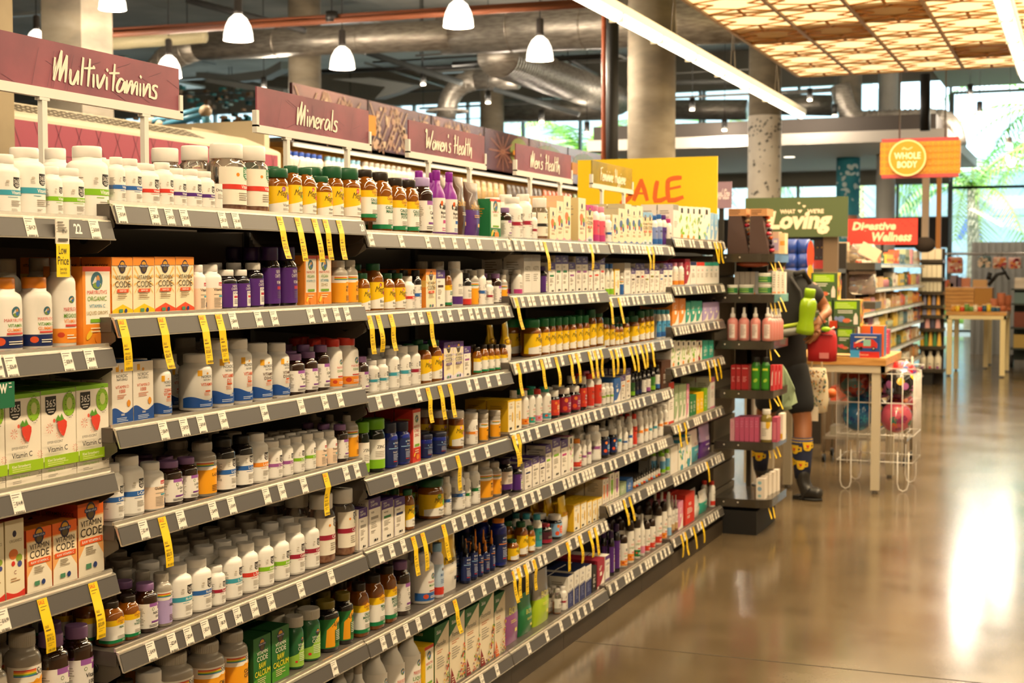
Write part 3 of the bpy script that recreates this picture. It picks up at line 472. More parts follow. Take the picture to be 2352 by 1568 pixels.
# ---------------------------------------------------------------- the goods
ITEMS = []; LOWN = {}
CATN = dict(b='bottle', c='carton', p='pouch')
BAN = {'ritual', 'Floradix', 'Floravital', 'SOLO', 'Lola', 'KIN', 'Elo', 'CODE', 'True', 'CLEAN', 'One', 'akora'}
def reg(o, look, s, r, t, y, cat):
    t = t.split('~')[0]; ITEMS.append([o, look, s, r, '' if t in BAN else t, y, cat])
LASTB = {}
def place(s, r, spec, x0, x1, yt, fac=None, back=0, xp=None, zb=None):
    z = (ZB[s][r] if zb is None else zb) + .0465; xp = XP if xp is None else xp; xp -= back * .115
    a = spec[1:].split(',') if spec[0] in '#@' else spec.split(','); a = [q.replace('_', ' ') for q in a]; rr = random.Random(int(x0 * 7 + yt)); top = ZB[s][r - 1] + .003 - z if r else 9.
    if spec[0] in '#@':
        pa, pb = onX(x0, yt + 60, xp), onX(x1, yt + 60, xp); pv = LASTB.get((s, r, back))
        if s == 5: pa.y, pb.y = 7.525 + (pa.y - 7.525) * .937, 7.525 + (pb.y - 7.525) * .937
        if pv and pa.y < pv[0] + pv[1] + .001 and pb.y > pv[0] + pv[1] + .02: pa.y = pv[0] + pv[1] + .001
        w = abs(pb.y - pa.y) - .0015; h = min(onX((x0 + x1) / 2, yt, xp).z - z, top); yc = (pa.y + pb.y) / 2
        if spec[0] == '#':
            k = a[0]; m = carton(k, w, h, min(.16, max(.06, w * 1.1)) if s < 3 else .09, a[1:]); o = m.build('supplement_carton', loc=(xp, yc, z)); LASTB[(s, r, back)] = (yc, w / 2); look = CAR[k][3].format(B=cn(a[1]))
            reg(o, look, s, r, a[2] if len(a) > 2 and len(a[2]) > 1 else '', yc, 'carton'); return o, min(.16, max(.06, w * 1.1)) if s < 3 else .09
        LASTB[(s, r, back)] = (yc, w / 2); m = pouch(w * .98, h, a[0], a[1], a[2], hx(a[3]), foil=len(a) > 4); o = m.build('supplement_pouch', loc=(xp - .03, yc, z)); reg(o, f'{cn(a[0])} and {cn(a[1])} standing pouch'.replace(f'{cn(a[1])} and {cn(a[1])}', cn(a[1])), s, r, '', yc, 'pouch'); return o, .06
    fn, shp, body, cap, look = DES[a[0]]; B = a[1]; t = a[2] if len(a) > 2 else ''
    f = dict(w=1.6, sol=1.75, wk=1.6, jar=1.6).get(a[0], 1.5) if fac is None else (fac if fac <= 1 else fac * 1.22)
    while True:
        xc = x1 - (x1 - x0) * f / 2; p = onX(xc, yt + 40, xp - .03); dep = (p - Vector((0, 0, H))).dot(FW); R = (x1 - x0) * f / 2 * dep / F0; yc = onX(xc, yt + 40, xp - R).y; yc = 7.525 + (yc - 7.525) * .937 if s == 5 else yc
        pv = LASTB.get((s, r, back)); clear = pv is None or yc < pv[0] or (yc - pv[0] > pv[1] + R * .97 + .001)
        if clear or f < .62: break
        f -= .04
    LASTB[(s, r, back)] = (yc, R); h = min(onX(xc, yt, xp - R).z - z, top)
    capc = cap
    for q in a[3:]:
        if q.startswith('cap='): capc = q[4:]; look = look.replace('white lid', cn(capc) + ' lid')
        if q.startswith('sh='): shp = q[3:]
    ex = [q for q in a[3:] if '=' not in q]
    b, c, e = bottle(shp, R, h, mat(hx(body), .38) if isinstance(body, str) else body, capmat(capc), a[0], ribs=a[0] in ('sol', 'gcr', 'ggr') and s < 2, n=32 if s < 3 else 20)
    if body is GLAS: b.lathe([(.85 * R, .01 * h), (.9 * R, .03 * h), (.9 * R, .45 * h), (.3 * R, .5 * h)], GUM, 20, e)
    rot = -rr.uniform(.28, .5) if e == 2 else -rr.uniform(.05, .2)
    o = b.build(BN.get(shp if shp in ('tub', 'drop', 'spray', 'dome', 'tall', 'wide') else a[0], 'pill_bottle'), loc=(xp - R, yc, z)); o.rotation_euler = (0, 0, rot); c.build('cap', o)
    m = MB(); F = Face(m, lambda u, v, of: ((R * rho(u / R, e) + of) * math.cos(u / R), (R * rho(u / R, e) + of) * math.sin(u / R), v), R * .13, .4); fn(Lab(F, R, h), B, t, *ex); m.build('label', o)
    reg(o, look.format(B=cn(B)), s, r, t.split('~')[0] if len(t) > 1 else '', yc, 'bottle'); return o, 2 * R
BN = dict(tub='supplement_tub', drop='dropper_bottle', spray='spray_bottle', dome='liquid_bottle', tall='liquid_bottle', wide='gummy_bottle', gum='gummy_jar', ol='gummy_jar', nor='gummy_bottle', mr='gummy_bottle', cl='amber_bottle', mg='amber_bottle', blu='amber_bottle', wk='dark_bottle', ncb='dark_bottle', ncp='dark_bottle', dk='dark_bottle', tr='dark_bottle', al='dark_bottle')
def row(s, r, txt, behind=0, **kw):
    fr = []; n0 = len(ITEMS)
    for e in txt.replace('\n', ' ').split(';'):
        e = e.strip()
        if not e: continue
        p = e.split(); bk = 0
        if p[0][0] == '<': bk = 1; p[0] = p[0][1:]
        o, d = place(s, r, p[0], float(p[1]), float(p[2]), float(p[3]), float(p[4]) if len(p) > 4 else None, bk, **kw)
        fr.append((o, d, bk, ITEMS[-1]))
    for o, d, bk, it in fr:
        if bk or not behind or any(q[2] and abs(q[0].location.y - o.location.y) < (d + q[1]) / 2 + .01 for q in fr): continue
        for k in range(1, behind + 1):
            if o.location.x - (d + .006) * k < -2.46 + d / 2 * (0 if it[6] != 'carton' else 1.4): break
            c = o.copy(); COL.objects.link(c); c.location.x -= (d + .006) * k
            for ch in CHN.get(o.name) or CHN.setdefault(o.name, [q for q in o.children]):
                g = ch.copy(); COL.objects.link(g); g.parent = c
            tag(c, f'{it[1]}, behind the front row, {SHN[r]}, {BAY[s]}', o.name.split('.')[0].replace('_', ' ') if it[6] == 'bottle' else it[6], f'{it[1]} stock behind, {SHN[r]}, {BAY[s]}')
CHN = {}
# --- top shelves
row(0, 0, '''w,tl,Vitamin_C -40 41 355 1; w,tl,Vitamin_C 33 99 340; <w,gr,Vitamin_C 96 159 341 1; w,gr,Vitamin 99 141 383; w,gr,Vitamin_C 143 190 387; w,gr,Vitamin 178 245 337 1.1''')
row(1, 0, '''w,bl,Vitamin_D 247 286 361 1; w,bl,Vitamin_D3 286 323 365; w,rd,Vitamin 323 363 377; w,rd,Vitamin_D 364 396 373.6; w,pu,Vitamin 396 426 387; w,pu,Vitamin_D 426 461 389.5; w,pu,Vitamin_D 461 491 394; dr,wh,Drops 491 510 383 1.3;
 <gum,dg,Vitamin_D 345 413 341 1; <gum,dg,Vitamin_D 413 481 336 1; gum,dg,Vitamin_D 509 562 331 1.3; gum,dg,Vitamin_D 562 613 337 1.15; mg,vi,Vitamin_D,sh=wide 616 662 387 1.02; mg,gr,Vitamin 661 691 381; mg,rd,Vitamin 691 723 385.5; mg,og,Vitamin_D3 723 760 405 1.05; mg,og,Vitamin,sh=jar 755 787 383; mg,rd,Vitamin_D,sh=jar 786 826 387; cl,gr,CALCIUM~MAGNES 828 862 390''', 1)
row(2, 0, '''cl,gr,CALCIUM~MAGNES 864 898 395.5; cl,gr,CALCIUM~MAGNES~POTASS 898 931 409; cl,gr,CALCIUM~POTASS 931 960 413; blu,vi,Calcium~Mag,cap=lv 961 993 408; pl,mg,Calci,wh 992 1022 391 1.1; pl,bl,Calci,wh 1022 1050 395.5 1.1; @br,br,akora,d8a84a 1048 1080 405; @br,pu,akora,e0b060 1070 1114 418; #mr,dg,LIQUID 1125 1150 457.5; blu,vi,Iron 1150 1174 477 1.1''', 1)
row(3, 0, '''w,mr,Womens 1163 1199 453 1.05; w,mr,Womens 1196 1221 446; w,mr,Womens 1221 1234 488; gum,bk,Womens 1230 1257 455 1.1; #org,pk,WOMEN 1257 1278 476; #org,pk,WOMEN 1278 1294 462; #org,pk,WOMEN 1294 1311 450; #org,pk,PRENATAL 1328 1345 455; #gol,mg,WOMEN,mg,e8d8e8 1346 1362 471; gen,mg,Womens,e8607a,cap=pk 1362 1376 472; gen,mg,Womens,e8607a,cap=pk 1376 1390 475; w,bl,Mens 1390 1405 494''', 1)
row(4, 0, '''#org,bl,MEN,4a6a9a 1406 1420 493; #org,bl,MEN,4a6a9a 1420 1435 479; #org,bl,MEN,4a6a9a 1435 1450 469; #org,bl,MEN,4a6a9a 1450 1462 474; #org,bl,MEN,4a6a9a 1462 1476 473; #gol,lb,MEN,lb,dfe6ee 1476 1487 488; #gol,lb,MEN,lb,dfe6ee 1487 1498 488; gen,bl,Mens,8a9ad0,cap=bl 1498 1510 495; gen,bl,Mens,8a9ad0,cap=bl 1510 1521 492; gen,pu,Mens,5a3a8a,cap=pu 1521 1531 494; gen,mg,Multi,wh,cap=mg 1531 1542 502''', 1)
row(5, 0, '#pl,gy,L 1547 1560 470;#flo,gr,L 1560 1576 474; #flo,gr,L 1576 1591 475; #flo,gr,LL 1591 1603 476; #flo,dg,L 1603 1619 477; #flo,lb,L 1619 1637 478; #art,lb,SOLO 1637 1646 490; #art,lb,SOLO 1647 1656 492', 1)
# --- second shelves
row(0, 1, 'mr,nv,VITAMIN~GUMMIES -50 45 637 1; mr,nv,VITAMIN_C~GUMMIES 41 115 636 1; mrl,og,MEGADOSE~VITAMIN_C,cap=gy,sh=pill 108 170 592 1; #mr,og,ORGANIC~VITAMIN_C~LIQUID_DROPS 189 254 612; <mrl,og,VITAMIN_C,sh=pill -20 45 594 1; <mrl,og,VITAMIN_C,sh=pill 60 120 592 1')
row(1, 1, '''#gol,yl,RAW_D3,og,yl 256 304 591; #gol,yl,RAW_D3,og,yl 304.5 354 591; #gol,rd,RAW_D3,og,e8502a 354.5 402 590; #gol,rd,RAW_D3,og,e8502a 402.5 445 590; jar,og,Vitamin 446 471 608; jar,og,Vitamin_D 471 507 607; ncb,wh,VITAMIN 508 543 619; ncb,wh,VITAMIN 543 573 619; ncb,wh,VITAMIN 573 604 603;
 ncp,pu,VITAMIN_D 598 641 567 1; ncp,pu,VITAMIN_D 642 680 567; #mr,og,VEGAN~VITAMIN_D3 699 727 587; #mr,og,VEGAN~VITAMIN~D3+K2 728 761 587; sol,oy,VIT~K2 770 798 598; sol,oy,VIT~K2 798 821 597''', 2)
row(2, 1, '''mg,vi,Blood 826 848 627; mg,mr,Blood 849 878 605; mg,rd,Blood 879 905 627; mg,rd,Blood 905 929 627; w,rd,Iron 929 951 634; wk,bl,Iron 951 967 620; #gol,br,IRON,og,efe0c0 978 1001 618; #nc,br,IRON 1001 1022 620; cl,gr,EASY~IRON 1022 1037 620; gen,pu,IRON 1037 1062 600; dk,rd,Floradix,wh 1063 1082 627; sol,oy,POTAS 1082 1099 620; w,bl,Potas 1099 1116 618; w,mr,Selen 1116 1133 644; blu,vi,Selen 1133 1151 628; sol,oy,Selen 1151 1165 631''', 2)
row(3, 1, '''<gen,rd,Womens,wh,cap=dg 1150 1178 588 1; gen,mg,Womens 1182 1199 619; #pl,gy,ACETYL 1200 1221 585; #pl,gy,ACETYL 1221 1241 585; ncp,gr,WOMENS,sh=pill 1242 1256 612; #nc,dg,WOMEN 1259 1275 603; #nc,dg,EVERY 1275 1290 587; #nc,dg,EVERY 1290 1305 587; #nc,vi,WOMEN 1306 1321 603; #nc,vi,PERFECT 1322 1336 589; #nc,vi,PERFECT 1336 1350 589; #nc,rd,PRE 1351 1361 607; #nc,rd,PRE 1363 1377 604; #nc,rd,PRE 1378 1389 590''', 1)
row(4, 1, '''gen,gr,Kids,f4f0e0,cap=bl 1388 1399 605; gen,gr,Kids,f4f0e0,cap=bl 1399 1409 605; #rit,yl,ritual 1409 1423 618; sol,bl,MEN 1423 1432 626; #pl,gy,PLANT 1432 1448 604; #nc,br,MEN 1449 1459 615; #nc,br,MEN 1459 1471 605; #nc,rd,MEN 1471 1480 605; #nc,kh,MEN 1480 1491 616; #nc,kh,MEN 1492 1503 605; #nc,gy,MEN 1503 1514 606; #nc,bl,MEN 1515 1523 616; #nc,nv,MEN 1523 1534 605; #nc,nv,MEN 1534 1544 605''', 1)
row(5, 1, 'gen,og,Body,f6e8d8,cap=pk 1546 1559 603; gen,og,Body,f6e8d8,cap=pk 1560 1573 603; #art,mr,CLEAN 1576 1588 595; #pl,nv,Lola 1589 1603 601; #pl,rd,Lola 1604 1613 602; #pl,rd,Lola 1613 1623 602; #pl,tq,Lola 1623 1635 602; #pl,tq,Lola 1635 1645 602; #pl,tq,Lola 1645 1658 602', 1)
# --- third shelves
row(0, 2, '#ef,gr,L -76 10 916; #ef,gr,L 11 93 905; #ef,gr,L 93.5 174 894; #ef,gr,L 174.5 249 884', 1)
row(1, 2, '''#no,bl,L 256 304 833; #no,bl,L 305 352 829; nor,og,ZERO~VITAMIN 352 391 824 1.05; <nor,og,VITAMIN 368 412 812 1; nor,og,VITAMIN 412 484 812 1; nor,og,VITAMIN~D3 485 533 779 1.2; nor,og,VITAMIN~D3 533 577 777; nor,br,VITAMIN~D3+K2 577 623 787; nor,br,VITAMIN~D3+K2 627 663 787; blu,vi,Vitamin~25_mcg 664 699 812; blu,vi,Vitamin~25_mcg 700 729 807; blu,vi,CHEWABLE~50_mcg 729 756 792; mr,og,D3+B12,cap=rd 756 785 778; mr,og,D3+B12,cap=rd 785 822 775''', 2)
row(2, 2, '''blu,vi,Chela 824 846 818; w,tl,Chela 846 870 827; w,tl,Chela 870 891 824; w,tl,Chelate 892 916 800; w,tl,Chelate 916 942 794.5; w,mr,Zinc 942 965 793; mg,og,Zinc 966 989 790; mg,og,Zinc 989 1013 780; #gol,vi,RAW_ZINC,pu,e8e0ea 1017 1041 786; #gol,vi,RAW_ZINC,pu,e8e0ea 1041 1064 784; #nc,vi,ZINC 1064 1081 796; cl,gr,ZN 1089 1105 797 1.1; cl,gr,ZN 1105 1121 791; cl,gr,ZN 1121 1135 791 1.1; cl,gr,ZN 1135 1148 791 1.1; cl,gr,ZN 1148 1165 790 1.1; @yl,nt,One,8a5a2a,1 1153 1182 737''', 1)
row(3, 2, ';'.join(f'mg,nv,One,cap=dg,sh=jar {a} {b} {c}' for a, b, c in ((1211, 1242, 733), (1242, 1262, 731), (1262, 1276, 730), (1276, 1291, 729), (1291, 1306, 728), (1306, 1323, 727), (1323, 1338, 725), (1338, 1353, 724))) + ';mg,gr,One,sh=jar 1353 1369 710;mg,rd,One,sh=jar 1369 1385 709', 1)
row(4, 2, 'mg,bl,One,sh=jar 1386 1399 729;mg,bl,One,sh=jar 1399 1412 731;mg,bl,One 1412 1422 743;mg,bl,One 1422 1431 743;mg,bl,One,sh=jar 1431 1445 728;mg,bl,Men,sh=jar 1447 1467 725;mg,bl,Men,sh=jar 1467 1481 714;mg,bl,Men,sh=jar 1481 1492 711;mg,og,Men,sh=jar 1492 1502 710;gen,bl,Mens,4f9fd0,cap=tl 1504 1518 711 1;gen,bl,Mens,4f9fd0,cap=tl 1518 1529 711;gen,bl,Mens,4f9fd0,cap=tl 1529 1539 711', 1)
row(5, 2, '#art,og,soothe 1545 1561 685; #art,og,soothe 1562 1577 685; #art,tq,calm 1578 1589 694; #art,tq,calm 1590 1603 691; #art,tq,calm 1603 1617 691; #art,lv,rest 1619 1632 695; #art,lv,rest 1632 1646 694; #art,lv,rest 1646 1659 693', 1)
# --- fourth shelves
row(0, 3, '#org,rd,C -28 9 1204; #org,rd,C 11 55 1193; #gc,og,RAW_VITAMIN_C 60 119 1212; #gc,og,RAW_VITAMIN_C 120 177 1197; #gc,og,RAW_VITAMIN_C 178 238 1153', 1)
row(1, 3, '''w,bl,L-Argi 237 281 1063 1.05; w,bl,L-Carn 283 327 1045; jar,rd,Glutathione 328 374 1060 1.05; blu,vi,L-Glut~100 376 417 1057; blu,vi,L-Glut~100 418 453 1049; sol,oy,L-LYSINE 449 495 1014 1.1; wk,bl,L-Lysine 496 539 1006 1.1; wk,bl,L-Lysine 541 579 999 1.1; w,og,L-Lysine 579 614 994; w,vi,L-Thean 616 647 1012; w,vi,L-Thean 648 672 1007; w,gr,L-Thean 673 698 1001; w,gr,L-Thean 699 724 995; jar,rd,Thean 724 749 991; jar,rd,Theanine 749 773 988; blu,vi,L-Thea~200 774 799 974; sol,oy,L-THEAN 799 822 952''', 2)
row(2, 3, '''ggr,gr,ZINC,f4f0e4 826 848 968; ggr,gr,ZINC,f4f0e4 849 884 960; tr,nv,Zinc 885 912 970; tr,nv,Zinc 912 940 967; #mr,rd,IONIC~ZINC 943 966 940; tr,nv,Magnes,sh=tub 969 993 997 1.1; tr,nv,Magnes,sh=tub 996 1025 991 1.1; mg,pk,Magnesium,sh=tub,cap=wh 1029 1065 942 1; w,og,Magne,sh=tub 1067 1097 947 1; sol,oy,MAGN,sh=tub 1099 1121 948 1; sol,oy,MAGN,sh=tub 1123 1149 942 1''', 2)
row(3, 3, '''#rit,yl,ritual 1166 1182 919; #rit,yl,ritual 1182.5 1198 917; mr,og,KIDS,cap=wh 1199 1214 897; mr,tq,KIDS,cap=dg 1214 1229 894; mr,pk,KIDS,cap=rd 1229 1245 893; mr,tl,KIDS,cap=tq 1245 1265 888; ol,rd,KIDS,f08a2a 1266 1284 896; ol,mr,WOMENS,a02a6a 1285 1310 890; ol,mr,WOMENS,a02a6a 1310 1332 886; ol,rd,WOMENS,a02a4a 1332 1347 864; gen,rd,Hair,e0402a,cap=rd 1347 1364 858 1.1; gen,rd,Hair,e0402a,cap=pk 1364 1381 852 1.1; w,gr,Hair 1381 1391 881; w,gr,Hair 1391 1400 879''', 1)
row(4, 3, '''w,gr,Hair 1401 1409 879; #art,bl,True 1410 1425 869; #nc,og,BONE 1426 1436 862; #nc,og,BONE 1437 1448 846; dk,gr,Oil,2a5a2a 1449 1458 858; dk,nv,Oil,1a1a2a 1459 1466 857; dk,nv,Oil,1a1a2a 1467 1474 855; dk,wh,Oil 1475 1484 852; dk,vi,Oil 1485 1494 850; dk,gr,Oil,3a7a2a 1495 1505 845; dk,bl,Oil 1506 1515 838; #box,br,HAIR 1519 1540 828''', 1)
row(5, 3, ';'.join(f'#flo,{c},LL {a} {b} 782' for a, b, c in ((1542, 1553, 'gr'), (1554, 1565, 'dg'), (1566, 1577, 'gr'), (1578, 1590, 'kh'), (1591, 1603, 'gr'), (1604, 1617, 'mr'))) + ';#box,tq,calm 1619 1632 781;#box,tq,calm 1633 1645 781', 1)
# --- fifth shelves
row(0, 4, 'sol,oy,VITAMIN_C -60 12 1500 1; sol,oy,BUFFERED~VITAMIN_C 12 90 1447 1; blu,vi,Vitamin~1000_mg 94 154 1452 1.02; blu,vi,Vitamin~1000_mg 156 210 1434 1.05', 1)
row(1, 4, '''cl,gr,NAC 222 280 1379 1; cl,gr,NAC~N-ACETYL 281 317 1366 1.05; blu,vi,NAC~500_mg 318 360 1337 1.05; sol,lv,NAC 359 393 1314 1.1; w,tl,N-A-C 394 438 1294; w,bl,N-A-C 440 483 1281; w,mr,Taurine 484 516 1298 1.1; w,tl,L-Trypt 516 554 1257; w,rd,L-Tyros 556 591 1245; w,gr,Amino 593 627 1233; w,gr,Amino 629 663 1222; w,mr,Calcium 664 698 1203; w,mr,Calcium 699 732 1191; gum,mr,Calcium 732 767 1132 1.4; gum,mr,Calcium 770 813 1120 1.05; #nc,gy,TASK 818 844 1168''', 4)
row(2, 4, '''#nc,gy,TASK 846 874 1143; #nc,dg,MAGNES 876 903 1147; #nc,nv,MAGNES 905 930 1143; mg,gr,Magnesium 931 950 1123; mg,gr,Magnesium,sh=wide 957 1019 1097 1; w,bl,Magne 1019 1036 1093 1.1; w,bl,Magnes 1037 1067 1077 1.1; w,dg,Magn 1067 1081 1084; w,dg,Magnes 1082 1102 1066; sol,oy,MAGN~GLYC 1103 1131 1057; sol,oy,MAGN~CITR 1132 1151 1060; dk,pu,PRENATAL,e8dcd0,cap=dp 1152 1176 1053''', 3)
row(3, 4, '''ncp,gr,PRENATAL,sh=pill 1178 1199 1066; #nc,nv,BONE 1201 1221 1059; #nc,gy,BONE 1222 1238 1050; #nc,dp,BONE 1239 1252 1049; #nc,gr,BONE 1252.5 1266 1022; #nc,gr,BONE 1268 1287 1007; #nc,mg,BONE 1288 1304 1010; #flo,pk,LLL 1305 1317 1002; mr,rd,PRENAT 1318 1335 1007 1.1; w,vi,Prenat 1336 1347 1010; w,vi,Prenat 1348 1358 997; w,vi,Prenatal 1358 1380 976; ol,nv,GUYS,1f7ac0,cap=wh 1381 1399 988''', 2)
row(4, 4, '''ol,nv,GUYS,1f7ac0 1401 1417 984; w,tl,Multi 1418 1428 964; w,bl,Multi 1429 1442 981 1.1; w,bl,Multi 1443 1453 956; gen,rd,Multi,e0402a,cap=rd 1454 1463 950; w,og,Multi 1464 1478 943; w,og,Multi 1479 1489 940; w,tl,Multi 1489 1498 943; w,tl,Multi 1499 1510 937; w,og,Multi 1511 1523 932; w,og,Multi 1524 1534 929''', 2)
row(5, 4, '#pl,rd,CARE 1536 1549 878; #art,sg,PADS 1550 1560 884; #art,sg,PADS 1561 1571 882; #art,sg,PADS 1571 1579 881; #art,pk,PADS 1580 1586 881; #box,dg,KIN 1588 1595 907; #box,dg,KIN 1595 1603 905; #box,yl,KIN 1604 1612 901; #box,yl,KIN 1612 1621 899; #box,gr,KIN 1622 1630 890; #pl,pk,CARE 1637 1648 864', 1)
# --- sixth shelves
row(1, 5, '''<sol,gy,CALC 262 312 1560 1; w,dg,Calcium 322 381 1538 1.1; sol,oy,CALC 385 441 1494; sol,oy,CALC~CITR 446 513 1470 1.05; sol,oy,CALC~CITR 515 567 1447 1.1; #gcb,dg,CALCIUM 574 622 1462; #gcb,dg,CALCIUM 624 664 1440; gcr,gr,CODE 666 697 1413 1.15; gcr,gr,CODE 699 735 1395; al,gr,A 737 777 1377; al,gr,A 779 810 1359''', 2)
row(2, 5, '''cl,gr,CHELATED~MAGNES~GLYC 813 845 1337 1.1; cl,gr,MAG~CIT 847 880 1318; cl,gr,MAGNES~POTASS~ASPAR 881 909 1297; blu,vi,Chel~Magne 911 941 1287; mr,bl,MAGNES,cap=wh 942 996 1268 1; gad,rd,MAGNES 997 1018 1246 1.1; @yl,nt,Magnesi,2a2a22,1 1020 1062 1226; trd,lb,Conc 1064 1081 1240; trd,lb,Conc 1082 1097 1230; trd,og,Conc,cap=og 1098 1110 1246; trd,og,Conc,cap=og 1111 1125 1240; trd,og,Conc,cap=og 1126 1137 1217; tr,og,Concen,cap=og,sh=pill 1138 1163 1182''', 2)
row(3, 5, '''mg,gr,Baby 1168 1190 1238 1.1; mg,gr,Baby 1191 1211 1198; mg,pk,Baby 1212 1228 1207 1.1; gen,tl,Elder,2a8a86,cap=tl 1229 1244 1181; dk,mr,Kids,4a1a2a,cap=mr 1245 1267 1202; ol,lb,KIDS,f0562a 1268 1290 1181; @yl,nt,Mega,c87a2a,1 1291 1312 1142; #rit,yl,ritual 1317 1332 1157; #rit,yl,ritual 1333 1347 1152; #rit,yl,ritual 1348 1359 1150; #rit,yl,ritual 1360 1371 1147; #rit,yl,ritual 1371.5 1382 1143''', 2)
row(4, 5, '''#pent,og,L 1384 1391 1100;#pent,rd,L 1391.5 1398 1098; #pent,gr,L 1400 1411 1086; #pent,vi,L 1412 1422 1084; #box,sg,relief 1424 1438 1108; #box,bl,relief 1439 1453 1099;''' + ';'.join(f'dr,{"rd" if k % 3 == 1 else "lb" if k % 3 else "og"},L,cap=bk {1455 + k * 5.6:.1f} {1460 + k * 5.6:.1f} {1097 - k * 3.2:.1f} 1.3' for k in range(11)) + ';gen,gr,Kids,6fb6e0,cap=gr 1516 1528 1040; gen,gr,Kids,6fb6e0,cap=gr 1529 1538 1032', 1)
row(5, 5, '#art,nt,PADS 1541 1558 1026; #flo,tl,PADS 1560 1576 1014;#flo,tl,PADS 1577 1592 1000;@wh,tl,PADS,7a3a3a 1593 1617 986;@lv,pu,PADS,f4e8f0 1619 1645 972', 1)
# --- bottom decks
row(0, 5, 'w,dg,Calcium -40 40 1600 1', 0)
row(2, 6, '''mrl,nv,LIQUID,sh=tall 800 844 1518 1; mrl,nv,LIQUID~MULTI 846 888 1470 1.1; mrl,nv,LIQUID~MULTI 890 928 1449 1.2; mrl,nv,LIQUID~MULTI 928 965 1432 1.25; #mr,yl,APPLE 967 996 1484; #sal,dg,Floradix 998 1031 1432; #sal,dg,Floradix 1032 1067 1408; #sal,dg,Floravital 1068 1100 1392; #sal,dg,Floravital 1100.5 1134 1366; #sal,dg,Floradix,e0661a 1135 1160 1362''', 1)
row(3, 6, '''@gy,vi,BOM,e8dc6a 1161 1202 1342; @dg,dg,BOM,e8dc6a 1201 1233 1363; @gy,lm,BOM,e8dc6a 1236 1272 1310; clr,gy,M 1274 1288 1351 1.1; w,mr,Bio 1289 1301 1346; #ele,nv,Elo 1302 1317 1322; #ele,nv,Elo 1319 1330 1310; #ele,nv,Elo 1331 1344 1303; #ele,nv,Elo 1345 1358 1298; #box,bk,Elo 1360 1370 1300; #art,mr,CLEAN 1372 1388 1284''', 2)
row(4, 6, '''#pl,pu,CLEAN 1390 1400 1275; ncp,rd,SUPPL,sh=pill 1401 1411 1220; ncp,bl,SUPPL,sh=pill 1412 1424 1203; mrd,og,LIQUID 1425 1441 1227; mrd,og,LIQUID 1443 1456 1193; mrd,dg,LIQUID 1458 1471 1187; gen,pk,Liquid,sh=tall 1472 1481 1180; mrd,rd,LIQUID 1483 1493 1196; mrd,rd,LIQUID 1494 1505 1190; mrd,rd,LIQUID 1506 1520 1160; mrd,og,LIQUID 1521 1532 1150; gen,lb,Wash,sh=tall 1533 1542 1129''', 2)
row(5, 6, '''clr,tn,Oil,sh=spray 1544 1551 1137; clr,tn,Oil,sh=spray 1552 1559 1135; #art,pk,PADS 1560 1571 1150; #box,rd,PADS 1577 1599 1130; @nt,wh,care,3a5a7a,1 1601 1618 1138; @wh,tq,care,2a8a9a,1 1619 1638 1122; gen,rd,Care,cap=rd 1634 1649 1100 1''', 1)
# labels: one for each thing
def finish_labels(items, place_of):
    from collections import defaultdict
    D = defaultdict(list)
    for it in items: D[(it[1], it[4], it[2], it[3])].append(it)
    for k, L in D.items():
        L.sort(key=lambda i: i[5]); look, t, s, r = k; pl = place_of(s, r)
        for i, it in enumerate(L):
            rd = f' reading {t}' if t else ''
            if len(L) > 1: lab = f'{look}{rd}, {NUM[i + 1]} of {len(L)}, {pl}'
            else: lab = f'{look}{rd}, {pl}'
            if len(lab.split()) > 16: lab = lab.replace(' with', ',').replace(' and ', ', ').replace(' bay', '')
            if len(lab.split()) > 16 and len(L) == 1: lab = lab.replace(rd, '')
            it[0]['label'] = lab; it[0]['category'] = it[0].name.split('.')[0].replace('_', ' ') if it[6] == 'bottle' else it[6]
            if len(L) > 1: it[0]['group'] = f'{look}{rd} on {pl}'
finish_labels(ITEMS, lambda s, r: f'{SHN[r]}, {BAY[s]}')
